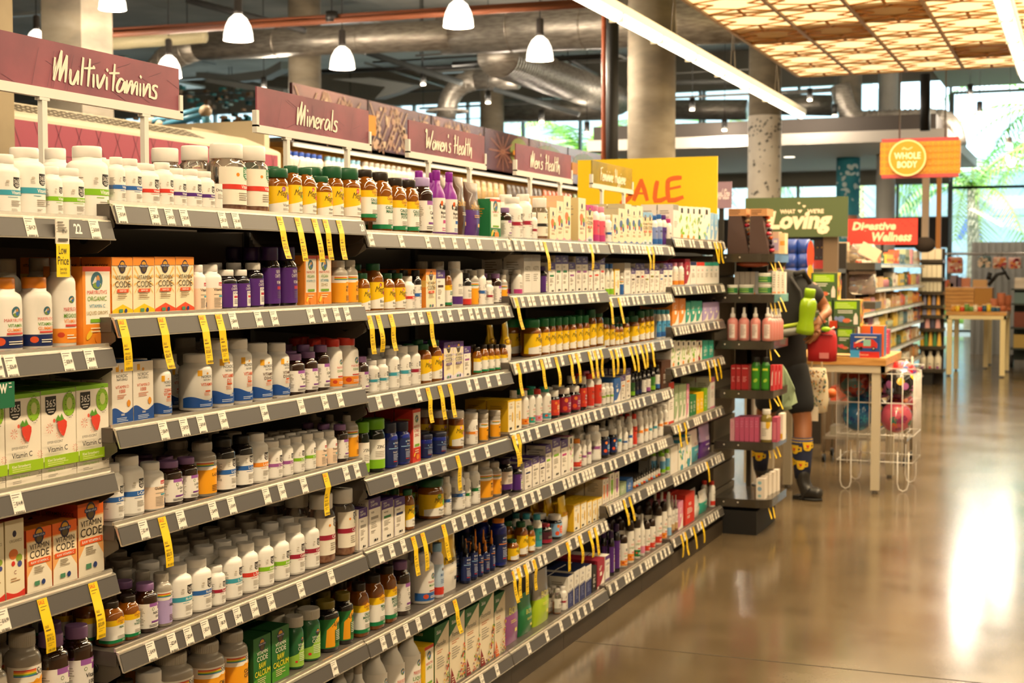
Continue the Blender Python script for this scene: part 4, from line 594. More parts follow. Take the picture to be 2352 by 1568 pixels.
# ---------------------------------------------------------------- yellow sale tags
TAGS = {'1 1': ((644, 572, '17.20'), (685, 572, '21.41'), (724, 572, '41.30'), (749, 572, '25.81'), (780, 573, '21.59')), '1 2': ((278.5, 823, '21.02'), (370, 815, '26.77'), (463.5, 802, '13.67'), (501.7, 800, '14.39')),
 '2 2': ((848.6, 790, '18.35'), (869, 788, '20.24'), (898, 785, '27.14'), (986, 776, '17.99')), '3 1': ((1252, 604, '14.99'), (1357, 606, '38.24')), '4 1': ((1487, 605, '32.39'), (1498, 605, '35.99')), '5 1': ((1641, 592, '11.99'), (1648, 592, '12.99'), (1654, 592, '13.99')),
 '3 2': ((1186, 737, '26.99'),), '4 2': ((1401.5, 730, '22.10'), (1422, 727, '19.80')), '3 3': tuple((x, 0, p) for x, p in ((1190, '33.29'), (1244.6, '41.24'), (1278, '29.69'), (1310, '30.59'), (1325, '31.49'), (1354, '38.69'), (1367, '28.79'), (1381, '26.09'))),
 '4 3': tuple((x, 0, p) for x, p in ((1405, '24.29'), (1415.5, '25.19'), (1428, '27.89'), (1449, '36.89'), (1460, '37.79'), (1473, '39.59'), (1483, '40.49'), (1497, '42.29'))), '2 3': ((983, 950, '17.86'), (1010.5, 944, '25.40'), (1033.5, 942, '22.74')), '3 4': ((1180, 1058, '11.69'), (1191, 1054, '12.59')),
 '2 4': ((1051, 1100, '19.49'),), '1 4': ((365, 1273, '32.75'), (745, 1151, '26.39')), '0 4': ((83, 1467, '19.12'), (202, 1419, '32.89')), '2 5': ((948, 1294, '27.91'), (970, 1284, '16.31'), (1018, 1262, '21.59')), '2 6': ((1044, 1418, '18.35'),),
 '3 6': tuple((x, 0, p) for x, p in ((1178, '43.19'), (1191, '44.09'), (1207, '40.94'), (1228, '39.14'), (1305, '37.34'), (1333, '36.44'), (1356, '35.54'), (1369, '34.64'))), '4 6': ((1436, 0, '9.99'), (1449, 0, '10.99')), '5 4': ((1627, 0, '6.99'), (1641, 0, '7.99'), (1651, 0, '8.49')),
 '5 5': ((1560, 0, '5.49'), (1575, 0, '5.99')), '5 6': ((1627, 0, '4.99'),), '5 7': ((1569, 0, '15.49'), (1578, 0, '15.99'), (1597, 0, '16.49'), (1616, 0, '17.49'))}
YEL = mat('f5cc0a', .45)
for key, L in TAGS.items():
    s, r = map(int, key.split()); r -= 1; zb = ZB[s][r]
    for x, yb, p in L:
        y = onX(x, 800, XF).y; rr = random.Random(int(x * 10)); hang = .082 + rr.uniform(-.006, .006); w = .031; m = MB(); sw = rr.uniform(-.012, .012); out = rr.uniform(.0, .02); curl = rr.uniform(-.006, .006)
        def fn(u, v, o, y=y, zb=zb, sw=sw, out=out, hang=hang, curl=curl):        # v from 0 (rail top) downwards
            if v <= .045: q = rail_pt(y + u, 1 - v / .045, zb, .0016 + o); return q
            t = (v - .045) / hang; return (XF + .002 + o + out * t + curl * math.sin(t * 3) , y + u + sw * t, zb - (v - .045) * .985)
        n = 9; vs = []
        for i in range(n + 1):
            v = .004 + (.041 + hang) * i / n; vs += [fn(0, v, 0), fn(w, v, 0), fn(w, v, .0006), fn(0, v, .0006)]
        f = []
        for i in range(n):
            for k in range(4): f.append((4 * i + k, 4 * i + (k + 1) % 4, 4 * i + 4 + (k + 1) % 4, 4 * i + 4 + k))
        m.add(vs, f + [(0, 3, 2, 1), (4 * n, 4 * n + 1, 4 * n + 2, 4 * n + 3)], YEL)
        F = Face(m, lambda u, v, o: fn(u, -v, o + .0007), .5, .6)
        T = hang + .043
        F.text(.011, -.015, .009, 'SALE', 'd2381c', w=.019, bold=0); F.lines(.004, .026, -.021, 2, .006, '6a5410', .001); F.text(.009, -T * .55, .006, 'SALE', '4a3a10', w=.012, bold=0); F.lines(.004, .024, -T * .6, 1, .006, '6a5410'); F.text(.013, -T * .7, .005, 'PRIME PRICE', '4a3a10', w=.019, bold=0)
        F.text(.014, -T * .79, .0085, '$' + p, '2a2208', w=.021, bold=.01); F.lines(.004, .026, -T * .84, 2, .005, '6a5410', .001); xx = .005
        while xx < .026: q = rr.uniform(.0006, .002); F.rect(xx, xx + q, -T * .985, -T * .94, '3a2f0a'); xx += q + rr.uniform(.0006, .0018)
        o = m.build('sale_tag'); tag(o, f'yellow paper sale tag priced {p}, hanging from {SHN[r]} rail, {BAY[s]}', 'sale tag', 'yellow sale tags on the price rails')
# low price and new tags
def small_tag(x, s, r, w, z0, z1, c, c0, name, lab, fnp):
    y = onX(x, 600, XF).y; zb = ZB[s][r]; m = MB(); m.box((XF + .003, y, zb - z1), (XF + .0038, y + w, zb - z0), mat(c, .5)); F = Face(m, lambda u, v, o: (XF + .0038 + o, y + u, zb + v), .5, .5)
    if c0: m.box((XF + .0005, y, zb - z0), (XF + .003, y + w, zb + .043), mat(c0, .5))
    fnp(F); tag(m.build(name), lab, 'shelf tag')
def lp(F): F.text(.02, -.034, .019, 'Low', 'bk' if 0 else '2a2a2a', w=.026, bold=0); F.text(.021, -.057, .019, 'Price', '2a2a2a', w=.035, bold=0); F.text(.021, -.069, .006, 'Same High', '2a2a2a', w=.022, bold=0); F.text(.021, -.077, .006, 'Standards', '2a2a2a', w=.022, bold=0); F.lines(.003, .034, .034, 4, .006, '7a746a'); F.text(.026, .012, .008, '$9.69', '2a2a2a', w=.016); F.rect(.004, .036, -.006, 0, '5a544a')
small_tag(127, 0, 0, .043, .012, .084, 'f2d516', 'efe8da', 'shelf_tag', 'white and yellow Low Price tag hanging beside the number 22', lp)
def nw(F): F.text(.062, -.03, .03, 'new', 'f4efe2', w=.05, al='r'); F.rect(.066, .074, -.012, -.01, 'f4efe2'); F.rect(.067, .075, -.02, -.018, 'f4efe2')
small_tag(-42, 0, 1, .084, .008, .062, '0f6a45', None, 'shelf_tag', 'dark green tag reading new at the left edge', nw)
# ---------------------------------------------------------------- room shell
def floor_mat():
    m = bpy.data.materials.new('polished_concrete'); m.use_nodes = True; n = m.node_tree.nodes; l = m.node_tree.links; b = n['Principled BSDF']
    tc = n.new('ShaderNodeTexCoord'); a = n.new('ShaderNodeTexNoise'); a.inputs['Scale'].default_value = 1.7; a.inputs['Detail'].default_value = 10; a.inputs['Roughness'].default_value = .62
    c = n.new('ShaderNodeTexNoise'); c.inputs['Scale'].default_value = 45; c.inputs['Detail'].default_value = 4
    v = n.new('ShaderNodeTexVoronoi'); v.inputs['Scale'].default_value = 42
    r1 = n.new('ShaderNodeValToRGB'); e = r1.color_ramp.elements; e[0].position = .3; e[1].position = .7; e[0].color = (*lin('564935'), 1); e[1].color = (*lin('6c5c45'), 1)
    r2 = n.new('ShaderNodeValToRGB'); e = r2.color_ramp.elements; e[0].position = .46; e[1].position = .56; e[0].color = (0, 0, 0, 1); e[1].color = (1, 1, 1, 1)
    r3 = n.new('ShaderNodeValToRGB'); e = r3.color_ramp.elements; e[0].position = .14; e[1].position = .26; e[0].color = (1, 1, 1, 1); e[1].color = (0, 0, 0, 1)
    sp = n.new('ShaderNodeSeparateXYZ'); lt = n.new('ShaderNodeMath'); lt.operation = 'LESS_THAN'; lt.inputs[1].default_value = 5.93     # aggregate shows on the near slab only
    mu = n.new('ShaderNodeMath'); mu.operation = 'MULTIPLY'; mu2 = n.new('ShaderNodeMath'); mu2.operation = 'MULTIPLY'; mu3 = n.new('ShaderNodeMath'); mu3.operation = 'MULTIPLY'; mu3.inputs[1].default_value = .75
    mx = n.new('ShaderNodeMixRGB'); mx.inputs[2].default_value = (*lin('332b20'), 1)
    l.new(tc.outputs['Object'], a.inputs[0]); l.new(tc.outputs['Object'], c.inputs[0]); l.new(tc.outputs['Object'], v.inputs[0]); l.new(tc.outputs['Object'], sp.inputs[0]); l.new(sp.outputs[1], lt.inputs[0])
    l.new(a.outputs['Fac'], r1.inputs[0]); l.new(c.outputs['Fac'], r2.inputs[0]); l.new(v.outputs['Distance'], r3.inputs[0]); l.new(r2.outputs[0], mu.inputs[0]); l.new(r3.outputs[0], mu.inputs[1])
    l.new(mu.outputs[0], mu2.inputs[0]); l.new(lt.outputs[0], mu2.inputs[1]); l.new(mu2.outputs[0], mu3.inputs[0]); l.new(mu3.outputs[0], mx.inputs[0]); l.new(r1.outputs[0], mx.inputs[1]); l.new(mx.outputs[0], b.inputs['Base Color'])
    mr = n.new('ShaderNodeMapRange'); mr.inputs[1].default_value = .3; mr.inputs[2].default_value = .7; mr.inputs[3].default_value = .13; mr.inputs[4].default_value = .2; l.new(a.outputs['Fac'], mr.inputs[0]); l.new(mr.outputs[0], b.inputs['Roughness'])
    b.inputs['Specular IOR Level'].default_value = .45; return m
def sbox(name, a, b, m): q = MB(); q.box(a, b, m); return struct(q.build(name))
CZ = 7.2; FM = floor_mat(); XL, XR, YB0, YE = -36, 5.2, -6, 36
sbox('floor', (XL, YB0, -.2), (XR, 36.4, 0), FM)
q = MB(); q.box((XL, 5.925, 0), (XR, 5.932, .0008), mat('3a3022', .8)); q.box((XL, 17.9, 0), (XR, 17.91, .0008), mat('3a3022', .8)); q.box((-.02, YB0, 0), (-.013, 36, .0008), mat('3a3022', .8)); struct(q.build('trim_1'))
sbox('ceiling', (XL, YB0, CZ), (XR, 36.4, CZ + .3), CONC2)
PLAST = mat('8b8478', .8)
sbox('wall_near', (XL, YB0 - .2, 0), (XR, YB0, CZ), PLAST); sbox('wall_left', (XL - .2, YB0, 0), (XL, 36.4, CZ), PLAST); sbox('wall_right', (XR, YB0, 0), (XR + .2, 36.4, CZ), PLAST)
# far wall: solid parts and glazing
GP = bpy.data.materials.new('window_glass'); GP.use_nodes = True; n_ = GP.node_tree.nodes; n_.remove(n_['Principled BSDF']); a_ = n_.new('ShaderNodeBsdfTransparent'); a_.inputs[0].default_value = (.93, .98, 1, 1); b_ = n_.new('ShaderNodeBsdfGlossy'); b_.inputs['Roughness'].default_value = .02; x_ = n_.new('ShaderNodeMixShader'); x_.inputs[0].default_value = .06
for i_, j_ in ((a_.outputs[0], x_.inputs[1]), (b_.outputs[0], x_.inputs[2]), (x_.outputs[0], n_['Material Output'].inputs[0])): GP.node_tree.links.new(i_, j_)
FR = mat('6a7674', .5); WY = 36.0
wf = MB(); wf.box((XL, WY, 0), (-9.2, WY + .3, 3.1), PLAST); wf.box((XL, WY, 6.25), (XR, WY + .3, CZ), PLAST); wf.box((XL, WY, 3.9), (-9.2, WY + .3, 4.25), PLAST); wf.box((-9.2, WY, 3.75), (-3.1, WY + .3, 4.4), PLAST); wf.box((-9.2, WY, 2.2), (-3.1, WY + .3, 2.9), mat('35302b', .8))
struct(wf.build('wall_far'))
def window(n, x0, x1, z0, z1, cols, rows):
    m = MB()
    for i in range(cols + 1): x = x0 + (x1 - x0) * i / cols; m.box((x - .03, WY + .05, z0), (x + .03, WY + .2, z1), FR)
    for j in range(rows + 1): z = z0 + (z1 - z0) * j / rows; m.box((x0, WY + .06, z - .03), (x1, WY + .19, z + .03), FR)
    o = struct(m.build(f'window_{n}')); g = MB(); g.box((x0, WY + .11, z0), (x1, WY + .118, z1), GP); g.build('pane', o)
window(1, -3.05, 2.2, .15, 3.62, 3, 1); window(2, -3.05, 2.2, 3.62, 5.9, 3, 1); window(3, -9.2, -3.1, .4, 2.2, 4, 1); window(4, -9.2, -3.1, 2.9, 3.75, 5, 1); window(5, -9.2, -3.1, 4.4, 6.25, 5, 1)
window(6, XL + .5, -9.3, 4.25, 6.25, 16, 1); window(7, XL + .5, -9.3, 3.1, 3.9, 16, 1); window(8, 2.3, 5.1, .15, 5.9, 2, 2)
def thing(m, name, lab, cat, group=None, **k): return tag(m.build(name, **k), lab, cat, group)
# soffit of the entrance, fascia and dropped bulkhead
q = MB(); q.box((-9.6, 28, 4.08), (-2.45, 35.9, 4.3), mat('cfc6ba', .7)); q.box((-9.6, 28.4, 4.3), (-2.7, 35.8, 4.62), mat('4e4640', .7)); struct(q.build('trim_2'))
q = MB(); q.box((-3.2, 30, 6.0), (XR, 35.8, 6.9), mat('8d867c', .8)); struct(q.build('trim_3'))
for i, (x, y) in enumerate(((-6, 31), (-5, 32.5), (-3.4, 33))):
    q = MB(); q.lathe([(.12, 4.07), (.12, 4.085)], mat('fff2d8', .5, emit=3.), 16, ctr=(x, y)); thing(q, 'downlight', f'round recessed light in the white soffit, {("nearest the large column", "middle one", "farthest right")[i]}', 'ceiling light', 'soffit downlights')
# columns
def column(px0, px1, Y, lab, z0=0, z1=CZ, m=CONC, square=False, par=None):
    a, b = onY(px0, 400, Y), onY(px1, 400, Y); r = (b.x - a.x) / 2 * .93; cx = (a.x + b.x) / 2; q = MB()
    if square: q.box((cx - r, Y, z0), (cx + r, Y + 2 * r, z1), m)
    else: q.lathe([(r, z0), (r, z1)], m, 40, ctr=(cx, Y + r))
    return thing(q, 'concrete_column', lab, 'column', 'round concrete columns' if not square else None), cx, Y + r, r
column(1423, 1538, 17, 'large warm lit round concrete column behind the yellow sign')
o, cx, cy, r = column(1708, 1788, 23, 'pale concrete column with dark bird speckles left of the orange hanging sign')
q = MB(); q.lathe([(r + .006, 0), (r + .006, 4.15)], noisemat('worn_white_paint', 'd9cfc0', 'eae2d4', 3, .7), 40, cap=False, ctr=(cx, cy)); w_ = q.build('painted_band', o)
q = MB(); rr = random.Random(3)
for k in range(150):
    a = rr.uniform(PI, 2 * PI); z = rr.choice((rr.uniform(2.0, 3.9), rr.uniform(2.2, 3.0), rr.uniform(3.75, 4.1))); s_ = rr.uniform(.012, .04); R = r + .008
    F = Face(q, lambda u, v, o_: (cx + (R + o_) * math.cos(u / R), cy + (R + o_) * math.sin(u / R), v), .02, .7); F.k = 1
    F.poly([(a * R + s_ * x, z + s_ * y) for x, y in ((-1, .2), (-.2, .1), (.4, 1), (.5, .1), (1.2, -.2), (.2, -.4), (-.3, -1), (-.3, -.2))], '4a453e')
q.build('painted_birds', o)
column(1918, 1975, 32, 'grey concrete column reaching up left of the metal duct', 4.6)
TEALP = noisemat('teal_paint', '2f8da0', '4aa6b6', 2, .6)
o, cx, cy, r = column(1915, 1973, 31.5, 'turquoise painted column with white flecks behind the red sign', 0, 4.08, TEALP)
q = MB(); q.lathe([(r + .01, 2.72), (r + .01, 2.82)], mat('c98a6a', .7), 40, cap=False, ctr=(cx, cy))
for k in range(60):
    a = rr.uniform(PI, 2 * PI); z = rr.uniform(1.8, 3.9); R = r + .01; F = Face(q, lambda u, v, o_: (cx + (R + o_) * math.cos(u / R), cy + (R + o_) * math.sin(u / R), v), .05, .7); F.ell(a * R, z, rr.uniform(.03, .09), rr.uniform(.02, .06), 'd4e6e4', 7, rr.uniform(0, 3))
q.build('painted_flecks', o)
column(2008, 2056, 31, 'slim grey concrete column between turquoise column and orange sign', 0, 4.08, CONC2)
column(2010, 2060, 33, 'short grey column stub above the soffit by the duct', 4.6, CZ, CONC2)
column(97, 195, 13, 'square brown concrete column behind the large purple sign', square=True)
column(648, 718, 20, 'concrete column behind the second purple sign from the left')
column(1092, 1147, 30, 'far round concrete column behind the curved duct elbow')
q = MB(); q.box((-5.9, 4.8, 0), (-4.535, 5.2, CZ), noisemat('sandy_concrete', '8f7f67', 'ad9c7e', 1.6, .7, bump=.1)); thing(q, 'concrete_column', 'sandy concrete pillar at the left edge beside the magenta cooler', 'column')
q = MB(); a = onY(1400, 300, 16.2).x; b = onY(1412, 300, 16.2).x
q.lathe([(.075, 0), (.075, CZ)], BLACK, 16, ctr=((a + b) / 2, 16.2)); thing(q, 'drain_pipe', 'black vertical pipe beside the large warm column', 'pipe')
q = MB(); q.lathe([(.035, 0), (.035, CZ)], mat('a4502a', .5), 12, ctr=(a - .1, 16.3)); thing(q, 'copper_pipe', 'copper coloured vertical pipe left of the black pipe', 'pipe')
# ducts
def duct(px0, py0, px1, py1, Y, d, lab, m=DUCT, ribs=0, ext=0, bend=None, name='air_duct'):
    p0, p1 = onY(px0, py0, Y), onY(px1, py1, Y if bend is None else bend); q = MB(); L = (p1 - p0).length; dr = (p1 - p0).normalized(); p1 = p1 + dr * ext
    q.tube([p0, p1], d / 2, m, 28); root = thing(q, name, lab, 'duct', 'round steel ducts')
    g = MB(); n = int((p1 - p0).length / (ribs or 1.15))
    for k in range(1, n): c = p0 + dr * ((p1 - p0).length * k / n); g.tube([c - dr * (.012 if not ribs else ribs * .18), c + dr * (.012 if not ribs else ribs * .18)], d / 2 + (.012 if not ribs else .02), m, 28)
    g.build('duct_seams', root); return root, p0, p1
def elbow(root, p, q1, q2, d, n=7):          # bend from p through q1 to q2
    pts = [p.lerp(q1, t) .lerp(q1.lerp(q2, t), t) for t in [i / n for i in range(n + 1)]]; m = MB(); m.tube(pts, d / 2, DUCT, 28)
    for c in pts[1:-1]: m.tube([c + Vector((0, 0, .0)), c + (pts[1] - pts[0]).normalized() * .02], d / 2 + .01, DUCT, 28)
    m.build('duct_elbow', root)
r0, p0, p1 = duct(455, 106, 1035, 80, 20, .46, 'long brown steel duct with elbow above the purple signs')
elbow(r0, p0, p0 + Vector((-.9, 0, -.1)), p0 + Vector((-1.0, 0, -.9)), .46)
duct(1020, 72, 1720, 40, 20.2, .72, 'wide steel duct section above the third purple sign', ext=1)
duct(1140, 128, 1420, 232, 20.5, .62, 'ribbed spiral duct running away behind the large column', ribs=.16, bend=31)
r0, p0, p1 = duct(1095, 183, 1190, 181, 27, .42, 'curved brown duct dropping to a round ceiling diffuser')
elbow(r0, p0, p0 + Vector((-.65, 0, -.02)), p0 + Vector((-.7, 0, -.75)), .42)
q = MB(); c = onY(1027, 254, 27); q.lathe([(.1, .06), (.44, .0), (.46, -.03), (.3, -.03), (.28, 0), (.2, 0), (.18, -.04), (.01, -.04)], mat('c9c0b4', .5), 32, M=Matrix.Translation(c)); q.build('diffuser', r0)
duct(1150, 256, 1400, 250, 33, .55, 'dark horizontal duct beyond the mirror ball diffuser'.replace('mirror ball ', 'round '), ext=0)
duct(1540, 252, 1715, 252, 33, .48, 'horizontal duct between the two large columns')
duct(1788, 240, 1912, 242, 33, .48, 'horizontal duct right of the speckled column')
r0, p0, p1 = duct(1985, 278, 2150, 274, 30, .42, 'flexible silver duct above the white soffit', ribs=.1)
elbow(r0, p0, p0 + Vector((-.35, 0, .0)), p0 + Vector((-.5, 0, .75)), .42); elbow(r0, p1, p1 + Vector((.35, 0, 0)), p1 + Vector((.4, 0, -.55)), .42)
# pipes, trays and rods under the slab
def pipe(x0, y0, x1, y1, Y, r, m, lab, Y2=None, name='ceiling_pipe'): q = MB(); q.tube([onY(x0, y0, Y), onY(x1, y1, Y2 or Y)], r, m, 10); return thing(q, name, lab, 'pipe', 'pipes under the ceiling')
ORG = mat('7d4426', .6)
pipe(195, 84, 1400, 8, 16, .035, ORG, 'lower orange pipe crossing under the concrete ceiling'); pipe(195, 74, 1400, 0, 16.1, .035, ORG, 'upper orange pipe crossing under the concrete ceiling')
pipe(195, 104, 470, 82, 17, .1, mat('b0a684', .6), 'pale yellow grey conduit duct left of the brown elbow'); pipe(430, 0, 700, 70, 18, .05, mat('3a3a3a', .6), 'black sloping pipe above the left duct')
pipe(825, 115, 1060, 190, 24, .06, mat('4a4f50', .6), 'dark pipe sloping down behind the long duct'); pipe(1040, 148, 1400, 128, 24, .05, BLACK, 'thin black pipe behind the wide duct'); pipe(700, 165, 1090, 152, 26, .04, BLACK, 'thin black pipe left of the curved duct')
pipe(1540, 190, 1700, 186, 30, .05, mat('6a6a66', .6), 'grey pipe between the two large columns'); pipe(1788, 214, 1912, 206, 30, .05, mat('6a6a66', .6), 'grey pipe right of the speckled column'); pipe(2125, 170, 2125, 300, 26, .09, BLACK, 'black vertical pipe above the orange hanging sign')
pipe(1135, 205, 1330, 262, 26, .05, mat('5a5f60', .6), 'grey pipe sloping behind the ceiling diffuser')
q = MB(); rr = random.Random(5)
for k in range(46):
    x, y, z = rr.uniform(-26, 2), rr.uniform(16, 34), rr.uniform(5.2, 6.9); d = rr.choice((0, 1)); L = rr.uniform(1.5, 6)
    q.tube([(x, y, z), (x + (L if d else rr.uniform(-.3, .3)), y + (0 if d else L), z)], rr.uniform(.012, .035), rr.choice((BLACK, mat('6f6f6b', .5), mat('8f8c86', .4, .5))), 6)
    if k % 2: q.tube([(x + .1, y, z), (x + .1, y, CZ)], .01, BLACK, 5)
thing(q, 'sprinkler_pipes', 'maze of thin sprinkler pipes and rods under the far ceiling', 'pipe')['kind'] = 'stuff'
q = MB(); rr = random.Random(9)
for k in range(34):
    x, y, z = rr.uniform(-27, 0), rr.uniform(20, 34), rr.uniform(6.5, 7.0); q.box((x, y, z), (x + rr.choice((1.2, .12)), y + rr.choice((.12, 1.5)), z + .06), mat('b9bcb8', .4, .3))
thing(q, 'cable_trays', 'short pale strut channels fixed below the concrete ceiling', 'cable tray')['kind'] = 'stuff'
def baffle(pts, Y, lab):
    q = MB(); P = [onY(x, y, Y) for x, y in pts]; n = len(P); q.add(P + [p + Vector((0, .5, .05)) for p in P], [tuple(range(n)), tuple(range(2 * n - 1, n - 1, -1))] + [(i, (i + 1) % n, n + (i + 1) % n, n + i) for i in range(n)], mat('8f9391', .6)); thing(q, 'ceiling_baffle', lab, 'ceiling panel', 'curved ceiling baffles')
baffle([(450, 165), (520, 172), (610, 160), (645, 140), (645, 158), (600, 182), (520, 190), (450, 178)], 30, 'wavy grey ceiling baffle left of the second column')
baffle([(760, 182), (850, 178), (952, 195), (905, 215), (860, 228), (885, 200), (820, 190)], 28, 'angular grey ceiling baffle behind the women sign')
baffle([(470, 188), (560, 205), (650, 215), (650, 205), (560, 192), (480, 180)], 27, 'lower grey ceiling baffle above the teal artwork')
# pendant lamps
def pendant(px, py, wpx, dep, lab, E=55):
    p = ray(px, py) * dep + Vector((0, 0, H)); R = wpx * dep / F0 / 2; e = empty('pendant_lamp', p); tag(e, lab, 'pendant lamp', 'bell pendant lamps')
    q = MB(); q.lathe([(R, -R * .95), (R * .97, -R * .5), (R * .85, 0), (R * .6, R * .5), (R * .25, R * .8)], mat('fff6e4', .5, emit=2.6), 28); q.build('lamp_shade', e)
    q = MB(); q.lathe([(R * .3, R * .8), (R * .32, R * 1.0), (R * .28, R * 1.05), (R * .28, R * 2.0), (R * .2, R * 2.1)], mat('4d4845', .4, .5), 20); q.build('lamp_holder', e)
    q = MB(); q.tube([(0, 0, R * 2.1), (0, 0, CZ - p.z)], .008, BLACK, 6); q.build('cord', e)
    d = bpy.data.lights.new('pendant_bulb', 'POINT'); d.energy = E; d.shadow_soft_size = .12; d.color = (1, .83, .62); b = bpy.data.objects.new('pendant_bulb', d); COL.objects.link(b); b.location = p + Vector((0, 0, -R * 1.1))
for a in ((547, 60, 68, 17, 'bell pendant lamp above the left purple sign'), (388, 150, 57, 20, 'bell pendant lamp touching the right end of the left purple sign'), (786, 130, 58, 19, 'bell pendant lamp left of the wide duct, below the long duct'), (1053, 28, 70, 16.5, 'bell pendant lamp at the top centre of the view'),
    (1240, 108, 62, 18, 'bell pendant lamp in front of the wide duct'), (84, 88, 50, 19, 'bell pendant lamp half hidden by the square column'), (258, -8, 62, 15, 'bell pendant lamp cut off by the top edge')): pendant(*a, E=330)
for i, (x, y, dep, lab) in enumerate(((1121, 222, 26, 'black tube lamp by the curved duct column'), (1244, 266, 28, 'black tube lamp below the horizontal dark duct'), (1348, 292, 28, 'black tube lamp left of the copper pipe'), (1860, 216, 27, 'black tube lamp right of the speckled column'), (2228, 206, 27, 'upper black tube lamp before the tall window'),
    (2250, 246, 28, 'lower black tube lamp before the tall window'), (1917, 252, 28, 'black tube lamp beside the grey column'), (1590, 238, 27, 'black tube lamp between the large columns, upper'), (1664, 285, 28, 'black tube lamp between the large columns, lower'), (2318, 328, 26, 'pale tube lamp low in front of the palm'), (606, 190, 24, 'black tube lamp right of the second column cord'), (972, 180, 27, 'black tube lamp above the women sign'), (762, 40, 18, 'black speaker drum hanging above the long duct'))):
    p = ray(x, y) * dep + Vector((0, 0, H)); s_ = dep / F0; e = empty('tube_lamp', p); tag(e, lab, 'hanging lamp', 'small tube lamps')
    R = 6.5 * s_ * (2.2 if x == 762 else 1); q = MB(); q.lathe([(R, -11 * s_), (R, 13 * s_)], BLACK if x != 2318 else WHITE, 18); q.build('lamp_body', e); q = MB(); q.lathe([(R * .8, -15 * s_), (R * .85, -11 * s_)], mat('fff0d0', .5, emit=3), 18); q.build('lamp_lens', e) if x != 762 else None
    if x != 762: d = bpy.data.lights.new('tube_bulb', 'POINT'); d.energy = 90; d.shadow_soft_size = .1; d.color = (1, .86, .68); b = bpy.data.objects.new('tube_bulb', d); COL.objects.link(b); b.location = p + Vector((0, 0, -24 * s_))
    q = MB(); q.tube([(0, 0, 13 * s_), (0, 0, CZ - p.z)], .007, BLACK, 5); q.build('cord', e)
# long strip lights
LAMPW = mat('fff3da', .5, emit=5.)
def strip(X, y0, y1, Z, lab):
    e = empty('strip_light', (X, y0, Z)); tag(e, lab, 'strip light', 'long strip lights over the aisle'); L = y1 - y0
    q = MB(); q.box((-.075, 0, .0), (.075, L, .07), mat('e9e2d2', .5)); H_ = q
    q = MB(); q.lathe([(.001, 0), (.055, .001), (.055, L - .001), (.001, L)], LAMPW, 14, M=Matrix.Translation((0, 0, -.01)) @ Matrix.Rotation(-PI / 2, 4, 'X')); q.build('lamp_tube', e)
    q = H_
    for k in range(int(L / 1.25)): q.box((-.062, k * 1.25, -.072), (.062, k * 1.25 + .02, 0), mat('d8cbb0', .5))
    q.build('housing', e); q = MB()
    for k in range(int(L / 2.5) + 1): q.tube([(-.03, k * 2.5 + .6, .07), (0, k * 2.5 + .6, .5), (0, k * 2.5 + .6, CZ - Z)], .005, mat('8a8070', .5), 5); q.tube([(.03, k * 2.5 + .6, .07), (0, k * 2.5 + .6, .5)], .005, mat('8a8070', .5), 5)
    q.build('suspension_wire', e)
strip(-3.77, -4.5, 20.3, 3.84, 'long glowing strip light hanging left of the wooden lattice'); strip(-.67, -4.5, 17.2, 3.84, 'long glowing strip light at the right edge of the view'); strip(2.6, -4.5, 17.2, 3.84, 'strip light over the next aisle to the right')
# wooden lattice ceiling
e = empty('lattice_ceiling', (-3.7, 7.5, 4.3)); tag(e, 'amber glowing wooden lattice ceiling panel above the aisle', 'ceiling panel')
LW = mat('d08a28', .55); GL = mat('ffe9a8', .6, emit=1.35); TR = mat('b08d66', .5); nx, ny = 8, 12; sx, sy = .72, 1.02
g = MB(); u = MB()
for i in range(nx):
    for j in range(ny):
        x, y = i * sx, j * sy
        if (i in (0, 1) and j == 8) or (i == 2 and j == 7) or (i == 3 and j == 10): 
            u.box((x, y, .01), (x + sx, y + sy, .03), mat('d8b27a', .7)); continue
        g.box((x + .01, y + .01, .004), (x + sx - .01, y + sy - .01, .02), GL)
g.build('light_panels', e); u.build('unlit_panels', e)
g = MB()
def slat(x0, y0, x1, y1, w=.036, z=0.): 
    d = Vector((x1 - x0, y1 - y0, 0)); L = d.length; M = Matrix.Translation((x0, y0, z)) @ Matrix.Rotation(math.atan2(d.y, d.x), 4, 'Z'); g.box((0, -w / 2, -.007), (L, w / 2, .0), LW, M)
for i in range(nx):
    for j in range(ny):
        x, y = i * sx, j * sy
        for (a, b, c, d) in ((0, 0, .5, .2), (.5, .2, 1, 0), (0, 1, .5, .8), (.5, .8, 1, 1), (0, .36, .5, .2), (.5, .2, 1, .36), (0, .64, .5, .8), (.5, .8, 1, .64), (.5, 0, .5, .2), (.5, .8, .5, 1), (0, .36, .25, .5), (0, .64, .25, .5), (1, .36, .75, .5), (1, .64, .75, .5)):
            slat(x + a * sx, y + b * sy, x + c * sx, y + d * sy)
g.build('wood_lattice', e).data; g = MB()
for i in range(nx + 1): g.box((i * sx - .02, 0, -.02), (i * sx + .02, ny * sy, .05), TR)
for j in range(ny + 1): g.box((0, j * sy - .01, -.018), (nx * sx, j * sy + .01, .03), TR)
g.build('frame_bars', e); g = MB()
for i in (1, 5, 8):
    for j in (2, 6, 11): g.tube([(i * sx, j * sy, .05), (i * sx, j * sy, CZ - 4.3)], .008, BLACK, 5)
g.build('suspension_rods', e)
